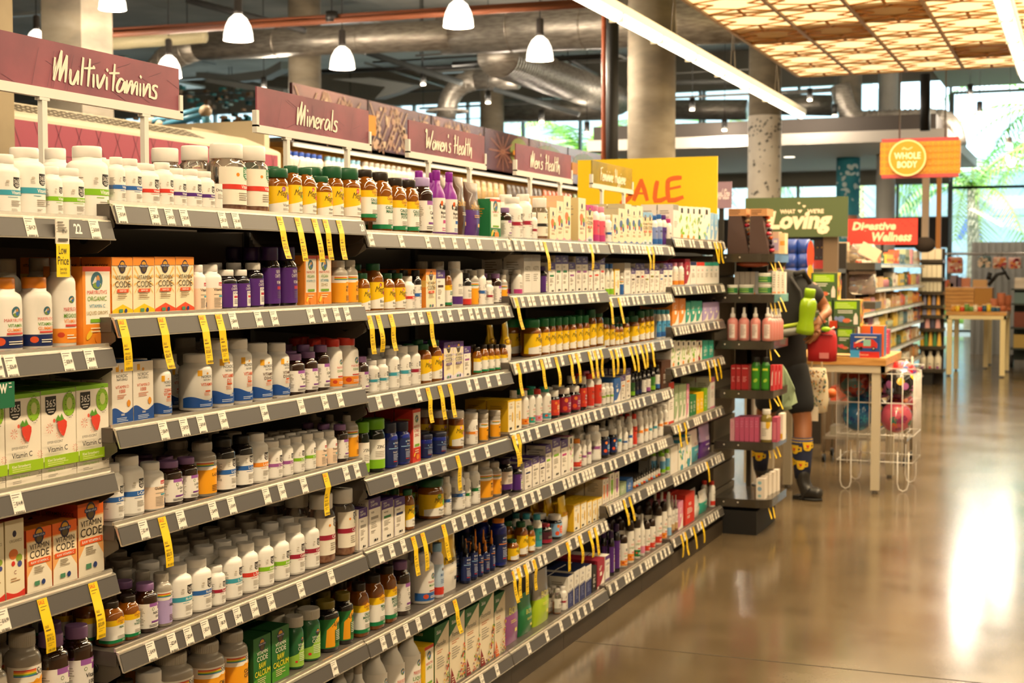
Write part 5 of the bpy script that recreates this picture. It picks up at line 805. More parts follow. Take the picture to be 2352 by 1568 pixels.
# ---------------------------------------------------------------- section signs on the gondola
BRUSH = {'M': (.5, [[(.0, .8), (.04, .0)], [(.05, .0), (.18, 1.08)], [(.18, 1.08), (.21, .02)], [(.22, .02), (.36, .95)], [(.36, .95), (.4, .0)]]), 'u': (.34, [[(.02, .5), (.05, .08), (.16, .02), (.27, .5)], [(.27, .5), (.30, .0)]]), 'l': (.16, [[(.04, 1.0), (.07, .0)]]), 't': (.24, [[(.10, 1.0), (.13, .0)], [(-.06, .62), (.3, .70)]]),
 'i': (.15, [[(.03, .48), (.07, .0)], [(.0, .68), (.035, .76)]]), 'v': (.30, [[(.0, .5), (.10, .02), (.26, .55)]]), 'a': (.34, [[(.26, .42), (.12, .5), (.02, .2), (.08, .02), (.2, .12), (.27, .45)], [(.27, .45), (.31, .0)]]), 'm': (.46, [[(.0, .5), (.04, .0)], [(.04, .05), (.14, .46), (.2, .4), (.22, .0)], [(.22, .05), (.33, .46), (.38, .4), (.41, .0)]]),
 'n': (.32, [[(.0, .5), (.04, .0)], [(.04, .05), (.17, .48), (.24, .38), (.27, .0)]]), 's': (.26, [[(.22, .46), (.1, .5), (.04, .38), (.18, .2), (.16, .02), (-.02, .04)]]), 'e': (.28, [[(.03, .2), (.2, .32), (.16, .48), (.05, .4), (.03, .1), (.12, .0), (.24, .1)]]), 'r': (.24, [[(.0, .5), (.04, .0)], [(.04, .2), (.12, .46), (.22, .46)]]),
 'W': (.62, [[(-.06, .86), (.04, .98), (.12, .05), (.28, .62), (.36, .05), (.58, 1.02)]]), 'o': (.3, [[(.14, .5), (.02, .3), (.06, .04), (.18, .04), (.25, .3), (.14, .5), (.26, .46)]]), "'": (.12, [[(.04, 1.0), (.02, .8)]]), 'H': (.48, [[(.0, .78), (.1, 1.0), (.12, .0)], [(.0, .42), (.4, .52)], [(.36, 1.0), (.38, .0)]]), 'h': (.34, [[(.03, 1.0), (.05, .0)], [(.05, .1), (.18, .48), (.25, .38), (.28, -.12)]]),
 'F': (.4, [[(.08, .9), (.1, .0)], [(-.04, .86), (.4, .96)], [(.05, .48), (.28, .54)]]), 'y': (.3, [[(.0, .5), (.06, .1), (.16, .1), (.24, .5)], [(.24, .5), (.22, -.2), (.06, -.28)]]), 'g': (.32, [[(.24, .42), (.1, .5), (.02, .2), (.1, .03), (.24, .3)], [(.25, .48), (.24, -.2), (.06, -.28)]]), ' ': (.22, [])}
def brush(F, x, y, h, t, w, c):
    L = sum(BRUSH[q][0] for q in t); k = w / L; x0 = x - w / 2; sw = .047 * h
    for q in t:
        for P in BRUSH[q][1]:
            P = [Vector((x0 + (a + b * .12) * k, y + b * h)) for a, b in P]; Q = []
            for i in range(len(P) - 1):
                for j in range(4 if len(P) > 2 else 2): u_ = j / (4 if len(P) > 2 else 2); p0, p1, p2, p3 = P[max(0, i - 1)], P[i], P[i + 1], P[min(len(P) - 1, i + 2)]; Q.append(.5 * ((2 * p1) + (p2 - p0) * u_ + (2 * p0 - 5 * p1 + 4 * p2 - p3) * u_ * u_ + (3 * p1 - p0 - 3 * p2 + p3) * u_ ** 3))
            Q.append(P[-1]); A = []; B = []
            for i, p in enumerate(Q):
                d = (Q[min(i + 1, len(Q) - 1)] - Q[max(i - 1, 0)]); d = d.normalized() if d.length > 1e-7 else Vector((1, 0)); ww = sw * (1.5 if abs(d.y) > .6 else .95) * (.7 if i in (0, len(Q) - 1) else 1); nn = Vector((-d.y, d.x)) * ww; A.append(p + nn); B.append(p - nn)
            o = .0008 + .0001 * (F.k % 5); F.k += 1; n = len(A); F.mb.add([F.fn(v.x, v.y, o) for v in A + B], [(i, i + 1, n + i + 1, n + i) for i in range(n - 1)], mat(c, .4))
        x0 += BRUSH[q][0] * k
def sect_sign(y0, y1, txt, lab, board='7f4a58', z0=2.118, tw=.5, face='9c5664', th=.075, cx=0.):
    X = -2.6; e = empty('section_sign', (X, (y0 + y1) / 2, 1.72)); tag(e, lab, 'sign', 'section signs on the gondola'); O = lambda m, n: m.build(n, e, (-X, -(y0 + y1) / 2, -1.72))
    z1 = z0 + .155; b = MB(); b.box((X - .003, y0 + .012, z0 + .02), (X + .003, y1 - .012, z1), noisemat('plum_board_' + txt[:3], board, face, 5, .3)); bd = O(b, 'sign_board')
    f = MB(); F = Face(f, lambda u, v, o: (X + .0032 + o, u, v), .5, .3); rr = random.Random(len(txt)); W_ = y1 - y0
    for k in range(14): x = y0 + .03 + rr.random() * (W_ - .1); y = z0 + .03 + rr.random() * .1; q = rr.choice((-1, 1)); F.poly([(x, y), (x + .06, y + .02 * q), (x + .06, y + .02 * q + .0012), (x, y + .0012)], '6a3f52'); 
    for k in range(6): x = y0 + .03 + rr.random() * (W_ - .1); F.poly([(x, z0 + .03), (x + .0012, z0 + .03), (x + .03, z0 + .13), (x + .0288, z0 + .13)], '6a3f52')
    f.build('board_print', bd)
    t = MB(); F = Face(t, lambda u, v, o: (X + .0045 + o, u, v), .5, .4); F.k = 4; brush(F, (y0 + y1) / 2 + cx, z0 + .05, th * 1.05, txt, W_ * tw, 'f4ead6'); t.build('sign_lettering', bd)
    r = MB(); r.box((X - .009, y0, z0), (X + .009, y1, z0 + .026), WHITE); r.box((X - .009, y0, z0 + .02), (X + .009, y0 + .016, z0 + .075), WHITE); r.box((X - .009, y1 - .016, z0 + .02), (X + .009, y1, z0 + .075), WHITE); O(r, 'sign_frame')
    for k in (.25, .78): p = MB(); y = y0 + W_ * k; p.box((X - .008, y - .01, 1.72), (X + .008, y + .01, z0 - .0085), WHITE); p.box((X - .0085, y - .02, z0 - .008), (X + .0085, y + .02, z0 - .0002), WHITE); O(p, 'sign_post')
    return e
sect_sign(2.88, 3.72, 'Multivitamins', 'large plum section sign reading Multivitamins at the left', tw=.56, cx=.06)
sect_sign(4.14, 4.97, 'Minerals', 'plum section sign reading Minerals', tw=.36); sect_sign(5.30, 6.12, "Women's Health", "plum section sign reading Women's Health", tw=.6)
sect_sign(6.49, 7.32, "Men's Health", "plum section sign reading Men's Health", tw=.52); sect_sign(7.65, 8.44, 'Feminine Hygiene', 'small ochre section sign reading Feminine Hygiene before the SALE sign', '8a7a3a', tw=.62, face='b0903a')
# SALE sign
e = empty('sale_sign', (-2.6, 8.95, 1.9)); tag(e, 'large yellow sign reading SALE in orange brush letters', 'sign'); SY = 8.95
a = onY(1327, 368, SY); b = onY(1647, 487, SY); q = MB(); q.box((a.x, SY, b.z - .25), (b.x, SY + .012, a.z), mat('fdd614', .4)); SB = q.build('sign_board', e, (2.6, -SY, -1.9))
q = MB(); F = Face(q, lambda u, v, o: (u, SY - o, v), .5, .4)
def stroke(P, w, c='f0702a'):
    P = [Vector((onY(x, y, SY).x, onY(x, y, SY).z)) for x, y in P]; L = []; R_ = []
    for i, p in enumerate(P):
        d = (P[min(i + 1, len(P) - 1)] - P[max(i - 1, 0)]).normalized(); nrm = Vector((-d.y, d.x)) * w / 2 * (.75 if i in (0, len(P) - 1) else 1); L.append(p + nrm); R_.append(p - nrm)
    o = F.off(); q.add([(v.x, SY - o, v.y) for v in L + R_], [(i, i + 1, len(P) + i + 1, len(P) + i) for i in range(len(P) - 1)], mat(c, .4))
def curve(P, n=8): # quadratic through control triples
    out = []
    for i in range(0, len(P) - 2, 2):
        a, b, c = P[i], P[i + 1], P[i + 2]; out += [((1 - t) ** 2 * a[0] + 2 * t * (1 - t) * b[0] + t * t * c[0], (1 - t) ** 2 * a[1] + 2 * t * (1 - t) * b[1] + t * t * c[1]) for t in [k / n for k in range(n + 1)]]
    return out
for P, w in ((curve([(1452, 412), (1400, 408), (1408, 428), (1432, 440), (1450, 444), (1448, 456), (1425, 468), (1402, 448)]), .032), ([(1455, 461), (1464, 438), (1474, 412)], .034), ([(1472, 411), (1480, 436), (1487, 461)], .03), ([(1460, 444), (1484, 444)], .018),
    (curve([(1510, 415), (1504, 440), (1504, 461)]) + [(1518, 460), (1532, 454)], .03), (curve([(1566, 408), (1535, 408), (1534, 418), (1532, 440), (1536, 460)]) + [(1550, 459), (1570, 452)], .03), ([(1536, 434), (1564, 428)], .022)): stroke(P, w)
q.build('sign_lettering', SB, (2.6 - 2.6, 0, 0)); q = MB(); q.box((-2.62, SY + .012, 0), (-2.58, SY + .03, b.z), WHITE); q.build('sign_post', e, (2.6, -SY, -1.9))
for c in e.children_recursive:
    pass
# other signs
def flat_sign(x0, y0, x1, y1, Y, col, name, lab, fn, foot=None, thick=.015):
    a, b = onY(x0, y0, Y), onY(x1, y1, Y); e = empty(name, ((a.x + b.x) / 2, Y, b.z)); tag(e, lab, 'sign'); off = (-e.location.x, -Y, -b.z)
    q = MB(); q.box((a.x, Y, b.z), (b.x, Y + thick, a.z), mat(col, .5)); bd = q.build('sign_board', e, off); w, h = b.x - a.x, a.z - b.z
    q = MB(); F = Face(q, lambda u, v, o: (a.x + u * w, Y - o * 3, b.z + v * h), .5, .5); fn(F, w / h); q.build('sign_lettering', bd)
    if foot is not None: q = MB(); q.box(((a.x + b.x) / 2 - .02, Y + thick, foot), ((a.x + b.x) / 2 + .02, Y + thick + .02, b.z + .02), BLACK); q.build('sign_post', e, off)
    return e, a, b, off
def tf(F, ar, x, y, h, t, c, w, sh=0., b=.02): # text in sign fractions
    V, T, L = glyphs(t, b); o = F.off(); k = h / .72; F.mb.add([F.fn(x + (p / L - .5) * w + q_ * k * sh / ar, y + q_ * k, o) for p, q_ in V], T, mat(c, .5))
def loving(F, ar):
    c = 'f2ddc0'; tf(F, ar, .42, .595, .1, 'WHAT', c, .15, b=.04); tf(F, ar, .69, .595, .1, "WE'RE", c, .16, b=.04); tf(F, ar, .53, .23, .42, 'Loving', c, .6, .2, .05)
    for x, y, s in ((.54, .65, .05), (.58, .77, .04), (.53, .85, .035)):
        F.poly([(x, y - s), (x - s * .42, y + s * .1), (x - s * .38, y + s * .6), (x - s * .15, y + s * .7), (x, y + s * .4), (x + s * .15, y + s * .7), (x + s * .38, y + s * .6), (x + s * .42, y + s * .1)], c)
flat_sign(1712, 455, 1947, 543, 13.0, '4d5c38', 'loving_sign', "green sign reading What We're Loving above the toy boxes", loving, 1.2)
def digest(F, ar):
    c = 'f6e0b8'; tf(F, ar, .38, .58, .3, 'Digestive', c, .62, .2, .04); tf(F, ar, .62, .14, .34, 'Wellness', c, .58, .2, .04)
    for k in range(6): x, y = .72 + .04 * k, .9 - .1 * (k % 3); F.poly([(x, y), (x + .03, y + .03), (x + .05, y), (x + .03, y - .02)], '8a2a2a')
flat_sign(1947, 503, 2107, 561, 20, 'e0392c', 'wellness_sign', 'red sign reading Digestive Wellness over the far gondola', digest, 1.5)
def travel(F, ar): tf(F, ar, .45, .35, .4, 'Travel-Size', 'e8d8e0', .85, .2)
flat_sign(1632, 418, 1680, 478, 12, '8d7488', 'travel_sign', 'mauve sign partly hidden behind the right edge of the yellow sign', travel, 1.2)
def whole(F, ar):
    rr = random.Random(4)
    for i in range(15):
        for j in range(5): F.ell(.02 + i * .068, .1 + j * .2, .022, .06, 'a3562a', 6); F.ell(.02 + i * .068, .1 + j * .2, .015, .045, 'd9961f', 6)
    F.ell(.35, .5, .235, .235 * ar, 'f6dca0', 40); F.ell(.35, .5, .215, .215 * ar, 'd9961f', 40); tf(F, ar, .35, .47, .2, 'WHOLE', 'fff2d8', .33); tf(F, ar, .35, .2, .2, 'BODY', 'fff2d8', .25)
    for k in range(7): F.ell(.29 + k * .018, .78 + .03 * math.sin(k * 1.3), .009, .03, 'f6e2b0', 6, k * .4)
e, a, b, off = flat_sign(2022, 328, 2205, 397, 20, 'd9961f', 'hanging_sign', 'orange hanging sign reading Whole Body with round emblem', whole, None, .08)
q = MB(); q.box((a.x + .02, 20.0, b.z - .05), (b.x - .02, 20.08, b.z), mat('b8434a', .5)); q.box((a.x + .02, 20.0, a.z), (b.x - .02, 20.08, a.z + .05), mat('b8434a', .5)); q.build('sign_trim', e, off); q = MB(); q.tube([(a.x + .25, 20.04, a.z), (a.x + .25, 20.04, CZ)], .012, STEEL, 6); q.tube([(b.x - .2, 20.04, a.z), (b.x - .2, 20.04, CZ)], .012, STEEL, 6); q.build('hanging_rod', e, off)
# ---------------------------------------------------------------- end display beside the gondola
EY = 8.725; e = empty('end_display', (-2.0, 9.0, 0)); tag(e, 'dark end display with rounded shelves and slatted side at the gondola end', 'shelving'); eo = (2.0, -9.0, 0)
m = MB(); m.box((-3.05, 8.715, 0), (-2.16, 9.3, 1.74), BRACK)
for k in range(11): m.box((-2.16, 8.72, .12 + k * .15), (-2.145, 9.3, .12 + k * .15 + .135), mat('6e6453', .55))
m.build('slat_panel', e, eo); m = MB(); m.box((-2.14, 8.72, 0), (-1.87, 9.3, .15), mat('14110e', .6)); m.build('base_box', e, eo); m = MB(); m.box((-2.06, 9.27, .15), (-2.03, 9.30, 1.75), mat('4e473c', .4)); m.build('upright', e, eo); m = MB(); m.box((-2.14, 9.27, .86), (-1.93, 9.29, 1.75), mat('3f3830', .6)); m.build('back_panel', e, eo)
EZ = [1.753, 1.502, 1.212, .905, .583, .223]; RIM = mat('4c453b', .25, .4, coat=.3)
for k, z in enumerate(EZ):
    P = [(-2.143, EY), (-1.88, EY)] + [(-1.88 + .09 * math.sin(PI / 2 * t / 6), EY + .09 - .09 * math.cos(PI / 2 * t / 6)) for t in range(1, 7)] + [(-1.79, 9.26), (-2.143, 9.26)]
    m = MB(); n = len(P); zz = (z - .052, z); vs = [(x, y, q) for q in zz for x, y in P]; m.add(vs, [tuple(reversed(range(n))), tuple(range(n, 2 * n))] + [(i, (i + 1) % n, n + (i + 1) % n, n + i) for i in range(n)], RIM)
    for x in (-2.08, -1.99): m.lathe([(.005, 0), (.004, .003)], mat('e8e0d0', .3), 10, M=Matrix.Translation((x, EY, z - .022)) @ Matrix.Rotation(PI / 2, 4, 'X'))
    m.build('shelf', e, eo)
SHE = ['top', 'second', 'third', 'fourth', 'fifth', 'bottom']
def efr(x0, x1, y0, sh, Y, d, fn, col, name, lab, cat='carton', side=None, z=None, group=None):
    """upright carton on the end display: front faces the camera"""
    a, b = onY(x0, y0, Y), onY(x1, y0, Y); z0 = (EZ[sh] if z is None else z) + .0005; h = a.z - z0; w = b.x - a.x - .001; m = MB(); m.box((-w / 2, 0, 0), (w / 2, d, h), mat(hx(side or col), .5)); F = Face(m, lambda u, v, o: (u, -o, v), .5, .45); L = Lab(F, w / 2, h); L.R(-1, 1, 0, 1, col)
    if fn: fn(L)
    o = m.build(name, loc=(a.x + w / 2, Y, z0)); tag(o, lab, cat, group); return o, h
def near_bottle(x0, x1, y0, sh, Y, shp, body, cap, lab, fn=None, group=None, z=None, name='care_bottle'):
    a, b = onY(x0, y0, Y), onY(x1, y0, Y); z0 = EZ[sh] if z is None else z; h = a.z - z0; R = (b.x - a.x) / 2; q, c, ex = bottle(shp, R, h, body, cap, '', n=20)
    o = q.build(name, loc=((a.x + b.x) / 2, Y + R, z0)); c.build('cap', o); m = MB(); F = Face(m, lambda u, v, of: ((R * rho(u / R - PI / 2, ex) + of) * math.cos(u / R - PI / 2), (R * rho(u / R - PI / 2, ex) + of) * math.sin(u / R - PI / 2), v), R * .2, .4)
    (fn or (lambda L: (L.R(-.5, .6, .08, .5, 'f0e0d8'), L.L(-.4, .5, .45, 9, .035, 'b08a84'))))(Lab(F, R, h)); m.build('label', o); tag(o, lab, 'bottle', group); return o
# top: two brown dispensers, cartons
for k, (a, b, yt, wd) in enumerate(((1671, 1722, 496, 0), (1721, 1768, 496, 0))):
    p0, p1 = onY(a, 588, EY + .03), onY(b, 588, EY + .03); x0, x1, z0 = p0.x, p1.x, EZ[0] + .0005; zt = onY(a, yt, EY + .03).z; xt = x0 + (x1 - x0) * .62; m = MB()
    vs = [(x0, EY + .02, z0), (x1 - .004, EY + .02, z0), (xt, EY + .02, zt), (x0 + .006, EY + .02, zt)]; vs += [(x, y + .2, z) for x, y, z in vs]; m.add(vs, [(0, 1, 2, 3), (7, 6, 5, 4), (0, 4, 5, 1), (1, 5, 6, 2), (2, 6, 7, 3), (3, 7, 4, 0)], mat('4e3730', .65))
    m.box((x0 + .004, EY + .025, zt), (xt + .03, EY + .215, zt + .045), mat('c98f5c', .6)); F = Face(m, lambda u, v, o: (u, EY + .025 - o, v), .5, .6); F.lines(x0 + .012, xt, zt + .032, 3, .011, '5a3a24')
    o = m.build('snack_dispenser'); tag(o, f'brown card dispenser with slanted side on the end display, {("left", "right")[k]} one', 'display box', 'brown dispensers'); m = MB(); rr = random.Random(k)
    for j in range(9):
        t = j / 9; cx = xt + (x1 - xt) * (1 - t) * .9 + .004; m.ball((cx + .006, EY + .06 + rr.random() * .08, z0 + .02 + (zt - z0) * t), .016, mat(rr.choice(('c8364a', 'd8602a', 'e8c08a', '3a2a3a', 'f0e8e0')), .25), (1.1, 1.6, .8), 10, 7)
    m.build('wrapped_snacks', o)
efr(1774, 1789, 532, 0, EY + .1, .1, lambda L: (L.R(-1, 1, .15, .7, 'b8a8c8'), L.R(-.6, .6, .5, .62, 'f0e8e0')), 'd8b8a0', 'snack_carton', 'mauve and peach carton at the right of the brown dispensers'); efr(1790, 1803, 535, 0, EY + .14, .1, lambda L: (L.R(-1, 1, .4, .62, 'f0a848'), L.R(-1, 1, .1, .2, 'f6d8a0')), 'f0d8a8', 'snack_carton', 'cream and orange carton at the corner of the top end shelf')
# second: grey cartons, green tubs
for k in range(4): efr(1687 + k * 12.2, 1698.6 + k * 12.2, 624, 1, EY + .125, .1, lambda L: L.R(-1, 1, 0, .06, 'f08a2a'), 'a39a90', 'grey_carton', f'plain grey carton on the second end shelf, {NUM[k + 1]} from the left', group='grey cartons on the end display')
def gtub(L): L.R(-1.4, 1.4, .12, .7, '2f7a45'); L.R(-1, .5, .5, .6, '9cc45a'); L.R(-1, .5, .25, .36, '9cc45a')
z1 = None
for k, (a, b, y, z, l) in enumerate(((1668, 1692, 654, None, 'left'), (1694, 1728, 654, None, 'middle'), (1739, 1771, 653, None, 'lower right'), (1739, 1771, 627, 1.565, 'upper right'))):
    near_bottle(a, b, y, 1, EY + .02, 'tub', mat('e8e4d8', .4), mat('e8e6da', .4), f'green labelled white tub on the second end shelf, {l} one', gtub, 'green tubs', z if z is None else onY(1750, 652, EY + .02).z + .001, 'cream_tub')
for k in range(3): efr(1774 + k * 9.7, 1783 + k * 9.7, 622 + k, 1, EY + .04 + .05 * k, .07, lambda L: (L.R(-1, 1, .05, .1, 'f08a2a'), L.L(-.6, .6, .8, 6, .1)), 'efe6d8', 'white_carton', f'white carton at the right end of the second end shelf, {NUM[k + 1]} from the left')
m = MB(); m.ball((0, 0, 0), .05, mat('a84a2a', .25, coat=.5), (2.1, 1, .45)); m.ball((.02, -.01, .012), .03, mat('d8683a', .25), (1.6, 1, .5)); o = m.build('snack_bag', loc=(onY(1728, 616, EY + .14).x, EY + .15, 1.69)); tag(o, 'orange brown snack bag lying on the grey cartons', 'bag')
# third: pink sprays
for k, (a, b) in enumerate(((1668, 1693), (1694, 1719), (1721, 1745), (1748, 1774), (1757, 1781), (1765, 1787), (1773, 1793), (1780, 1798))):
    near_bottle(a, b, 706 if k < 4 else 709, 2, EY + .02 + (0 if k < 4 else (k - 3) * .055), 'spray', mat('dd8f86', .3, coat=.3), WHITE, f'pink spray bottle with white nozzle on the third end shelf, {NUM[k + 1]} from the left', None, 'pink spray bottles', name='spray_bottle')
# fourth
for k, (a, b) in enumerate(((1679, 1690), (1691, 1702), (1703, 1720))): efr(a, b, 838, 3, EY + .06, .1, lambda L: (L.L(-.6, .6, .5, 4, .06, 'e8a09a'), L.R(-.7, .7, .85, .88, 'f0c0b8')), 'b3232a', 'red_carton', f'red carton on the fourth end shelf, {NUM[k + 1]} from the left', group='red cartons')
for k, (a, b) in enumerate(((1724, 1745), (1747, 1767))): near_bottle(a, b, 820, 3, EY + .02, 'pill', mat('2a6a1c', .3), BLACK, f'green hair bottle with black cap, {("left", "right")[k]} one on the fourth end shelf', lambda L: (L.R(-1, 1, .05, .7, '3a8a22'), L.E(.1, .3, .5, .35, 'a8cc3a', 12, .8), L.R(-.6, .6, .6, .66, 'd8d83a')))
for k in range(3): efr(1770 + k * 8, 1777.5 + k * 8, 838, 3, EY + .03 + .06 * k, .06, lambda L: L.P([(-.6, .2), (.3, .2), (.6, .8), (0, .7)], 'f0d0c8'), 'c8343a', 'red_carton', f'bright red carton at the corner of the fourth end shelf, {NUM[k + 1]} from the left')
# fifth
for k in range(6): efr(1677 + k * 11.2, 1687.6 + k * 11.2, 958 if k else 962, 4, EY + .03, .16, lambda L: L.L(-.6, .6, .8, 3, .1, 'd07a98'), 'c8587c' if k else 'd8a0a8', 'pink_carton', f'pink carton on the fifth end shelf, {NUM[k + 1]} from the left', group='pink cartons')
near_bottle(1745, 1771, 940, 4, EY + .02, 'pill', mat('8a7a3a', .2, coat=.4), WHITE, 'yellow and white bottle with white cap beside the pink cartons', lambda L: (L.R(-1.4, 1.4, .08, .62, 'f0e8da'), L.P([(.1, .45), (.5, .4), (.9, .5), (.9, .62), (.1, .62)], 'e8b82a'), L.L(-.6, .4, .4, 5, .05)))
efr(1774, 1786, 958, 4, EY + .05, .1, lambda L: L.R(-.6, .6, .1, .8, 'd8788c'), 'b84a6a', 'pink_carton', 'dark pink patterned carton right of the yellow and white bottle'); efr(1788, 1799, 950, 4, EY + .16, .1, lambda L: L.R(-.6, .8, .05, .25, 'e8b82a'), 'efe8da', 'white_carton', 'white and yellow carton at the corner of the fifth end shelf')
# bottom
for k in range(5): efr(1737 + k * 9.5, 1757 + k * 9.5 - (0 if k == 0 else 8), 1099 - k * 5, 5, EY + .04 + k * .085, .07, lambda L: (L.E(-.2, .8, .45, .4, '8fc0c8'), L.E(-.2, .5, .5, .5, '8fb0c8'), L.E(-.2, .15, .4, .35, '9ac0c0')), 'f0e6d8' if k < 4 else 'f0e6d8', 'dotted_carton', f'white carton with blue dots on the bottom end shelf, {NUM[k + 1]} from the front', group='dotted cartons', side='e8ddd0')
# tags at the corners
n = 0
for k, z in enumerate(EZ):
    for j in range((3, 4, 2, 3, 3, 2)[k]):
        m = MB(); x = -1.83 + .012 * j; y = EY + .05 + .07 * j; rr = random.Random(k * 7 + j); P = [(x, z - .02), (x + .02, z - .055), (x + .025 + rr.random() * .03, z - .10 - rr.random() * .03)]; w = .03
        vs = [(a, y + t * .03 + i * 0, b) for i, (a, b) in enumerate(P) for t in (0, 1)]; vs += [(a + .001, b, c - .0005) for a, b, c in vs]
        m.add(vs, [(0, 1, 3, 2), (2, 3, 5, 4), (7, 6, 8, 9), (9, 8, 10, 11), (0, 6, 7, 1), (4, 5, 11, 10), (0, 2, 8, 6), (2, 4, 10, 8), (1, 7, 9, 3), (3, 9, 11, 5)], YEL); n += 1
        o = m.build('sale_tag'); tag(o, f'curled yellow tag at the corner of the {SHE[k]} end shelf, {NUM[j + 1]} from the front', 'sale tag', 'yellow tags on the end display')
# ---------------------------------------------------------------- skinned figures
def skin(name, verts, edges, m, par=None, sub=2, root=0):
    me = bpy.data.meshes.new(name); me.from_pydata([v[:3] for v in verts], edges, []); me.materials.append(m); o = bpy.data.objects.new(name, me); COL.objects.link(o)
    if par is not None: o.parent = par
    mo = o.modifiers.new('skin', 'SKIN'); 
    if not me.skin_vertices: me.skin_vertices_add() if hasattr(me, 'skin_vertices_add') else None
    sv = me.skin_vertices[0].data
    for i, v in enumerate(verts): r = v[3]; sv[i].radius = (r, v[4] if len(v) > 4 else r); sv[i].use_root = i == root
    mo.use_smooth_shade = True; s = o.modifiers.new('subdivision', 'SUBSURF'); s.levels = sub; s.render_levels = sub; return o
SKINM = mat('8a5430', .5); BK = mat('1b1a1b', .75); DK2 = mat('16181d', .8)
V = [(-2.03, 10.38, .98, .15, .12), (-2.03, 10.38, 1.15, .14, .11), (-2.03, 10.38, 1.35, .16, .11), (-2.03, 10.40, 1.48, .16, .10), (-2.06, 10.42, 1.55, .065), (-2.10, 10.46, 1.60, .06), (-2.14, 10.5, 1.65, .09), (-2.15, 10.5, 1.73, .095), (-2.15, 10.5, 1.80, .06),
     (-1.95, 10.36, .88, .10), (-1.88, 10.33, .55, .070), (-1.87, 10.26, .40, .068), (-1.865, 10.24, .15, .045), (-1.855, 10.235, .07, .035), (-1.80, 10.22, .045, .022),
     (-2.12, 10.42, .88, .10), (-2.20, 10.5, .5, .07), (-2.24, 10.58, .38, .065), (-2.25, 10.62, .14, .042), (-2.25, 10.62, .07, .035), (-2.215, 10.64, .045, .022),
     (-1.84, 10.40, 1.51, .065), (-1.745, 10.44, 1.36, .047), (-1.715, 10.30, 1.345, .040), (-1.715, 10.14, 1.33, .028), (-1.735, 10.07, 1.28, .036, .02), (-1.75, 10.05, 1.235, .04, .018),
     (-2.22, 10.40, 1.51, .065), (-2.33, 10.42, 1.25, .045), (-2.34, 10.35, 1.05, .03), (-2.34, 10.32, .96, .035)]
E_ = [(0, 1), (1, 2), (2, 3), (3, 4), (4, 5), (5, 6), (6, 7), (7, 8), (0, 9), (9, 10), (10, 11), (11, 12), (12, 13), (13, 14), (0, 15), (15, 16), (16, 17), (17, 18), (18, 19), (19, 20), (3, 21), (21, 22), (22, 23), (23, 24), (24, 25), (25, 26), (3, 27), (27, 28), (28, 29), (29, 30)]
def fingers(V, E_, base, root_pts, d, up):
    for (bx, by, bz), L, bend in root_pts:
        i = len(V); V.append((bx, by, bz, .0115)); E_.append((base, i)); p = Vector((bx, by, bz)); dd = Vector(d)
        for k in range(3): dd = (dd + Vector(up) * bend).normalized(); p = p + dd * L; V.append((p.x, p.y, p.z, .0105 - .0012 * k)); E_.append((i, i + 1)); i += 1
fingers(V, E_, 26, [((-1.715, 10.03, 1.215), .026, .10), ((-1.735, 10.025, 1.20), .030, .16), ((-1.757, 10.025, 1.195), .028, .22), ((-1.778, 10.03, 1.20), .022, .30)], (-.45, -.1, -.9), (-.9, 0, .1))
fingers(V, E_, 25, [((-1.775, 10.05, 1.265), .024, .1)], (-.9, -.1, -.15), (0, 0, -1))
body = skin('person', V, E_, SKINM); tag(body, 'person walking away in black clothes with patterned socks and boots behind the end display', 'person')
m = MB(); m.ball((-2.15, 10.49, 1.75), .118, BLACK, (1, 1.05, 1)); m.build('hair', body)
m = MB(); m.ball((-2.15, 10.605, 1.685), .018, SKINM, (1, 1, 1.5)); m.ball((-2.19, 10.585, 1.715), .012, WHITE); m.ball((-2.11, 10.585, 1.715), .012, WHITE); m.ball((-2.15, 10.585, 1.645), .018, mat('6a2f2a', .5), (1.4, .5, .4)); m.build('face', body)
skin('shirt', [(-2.03, 10.38, .90, .185, .15), (-2.03, 10.38, 1.0, .18, .145), (-2.03, 10.38, 1.2, .165, .13), (-2.03, 10.38, 1.38, .175, .13), (-2.03, 10.40, 1.50, .17, .12), (-2.03, 10.40, 1.56, .09), (-1.84, 10.40, 1.51, .085), (-1.77, 10.43, 1.41, .065), (-2.22, 10.40, 1.51, .085), (-2.29, 10.41, 1.38, .065)], [(0, 1), (1, 2), (2, 3), (3, 4), (4, 5), (4, 6), (6, 7), (4, 8), (8, 9)], BK, body)
skin('shorts', [(-2.03, 10.38, 1.05, .165, .13), (-2.03, 10.38, .92, .17, .14), (-1.94, 10.36, .86, .12), (-1.885, 10.335, .585, .105), (-2.12, 10.42, .86, .12), (-2.185, 10.48, .585, .10)], [(0, 1), (1, 2), (2, 3), (1, 4), (4, 5)], DK2, body, 2)
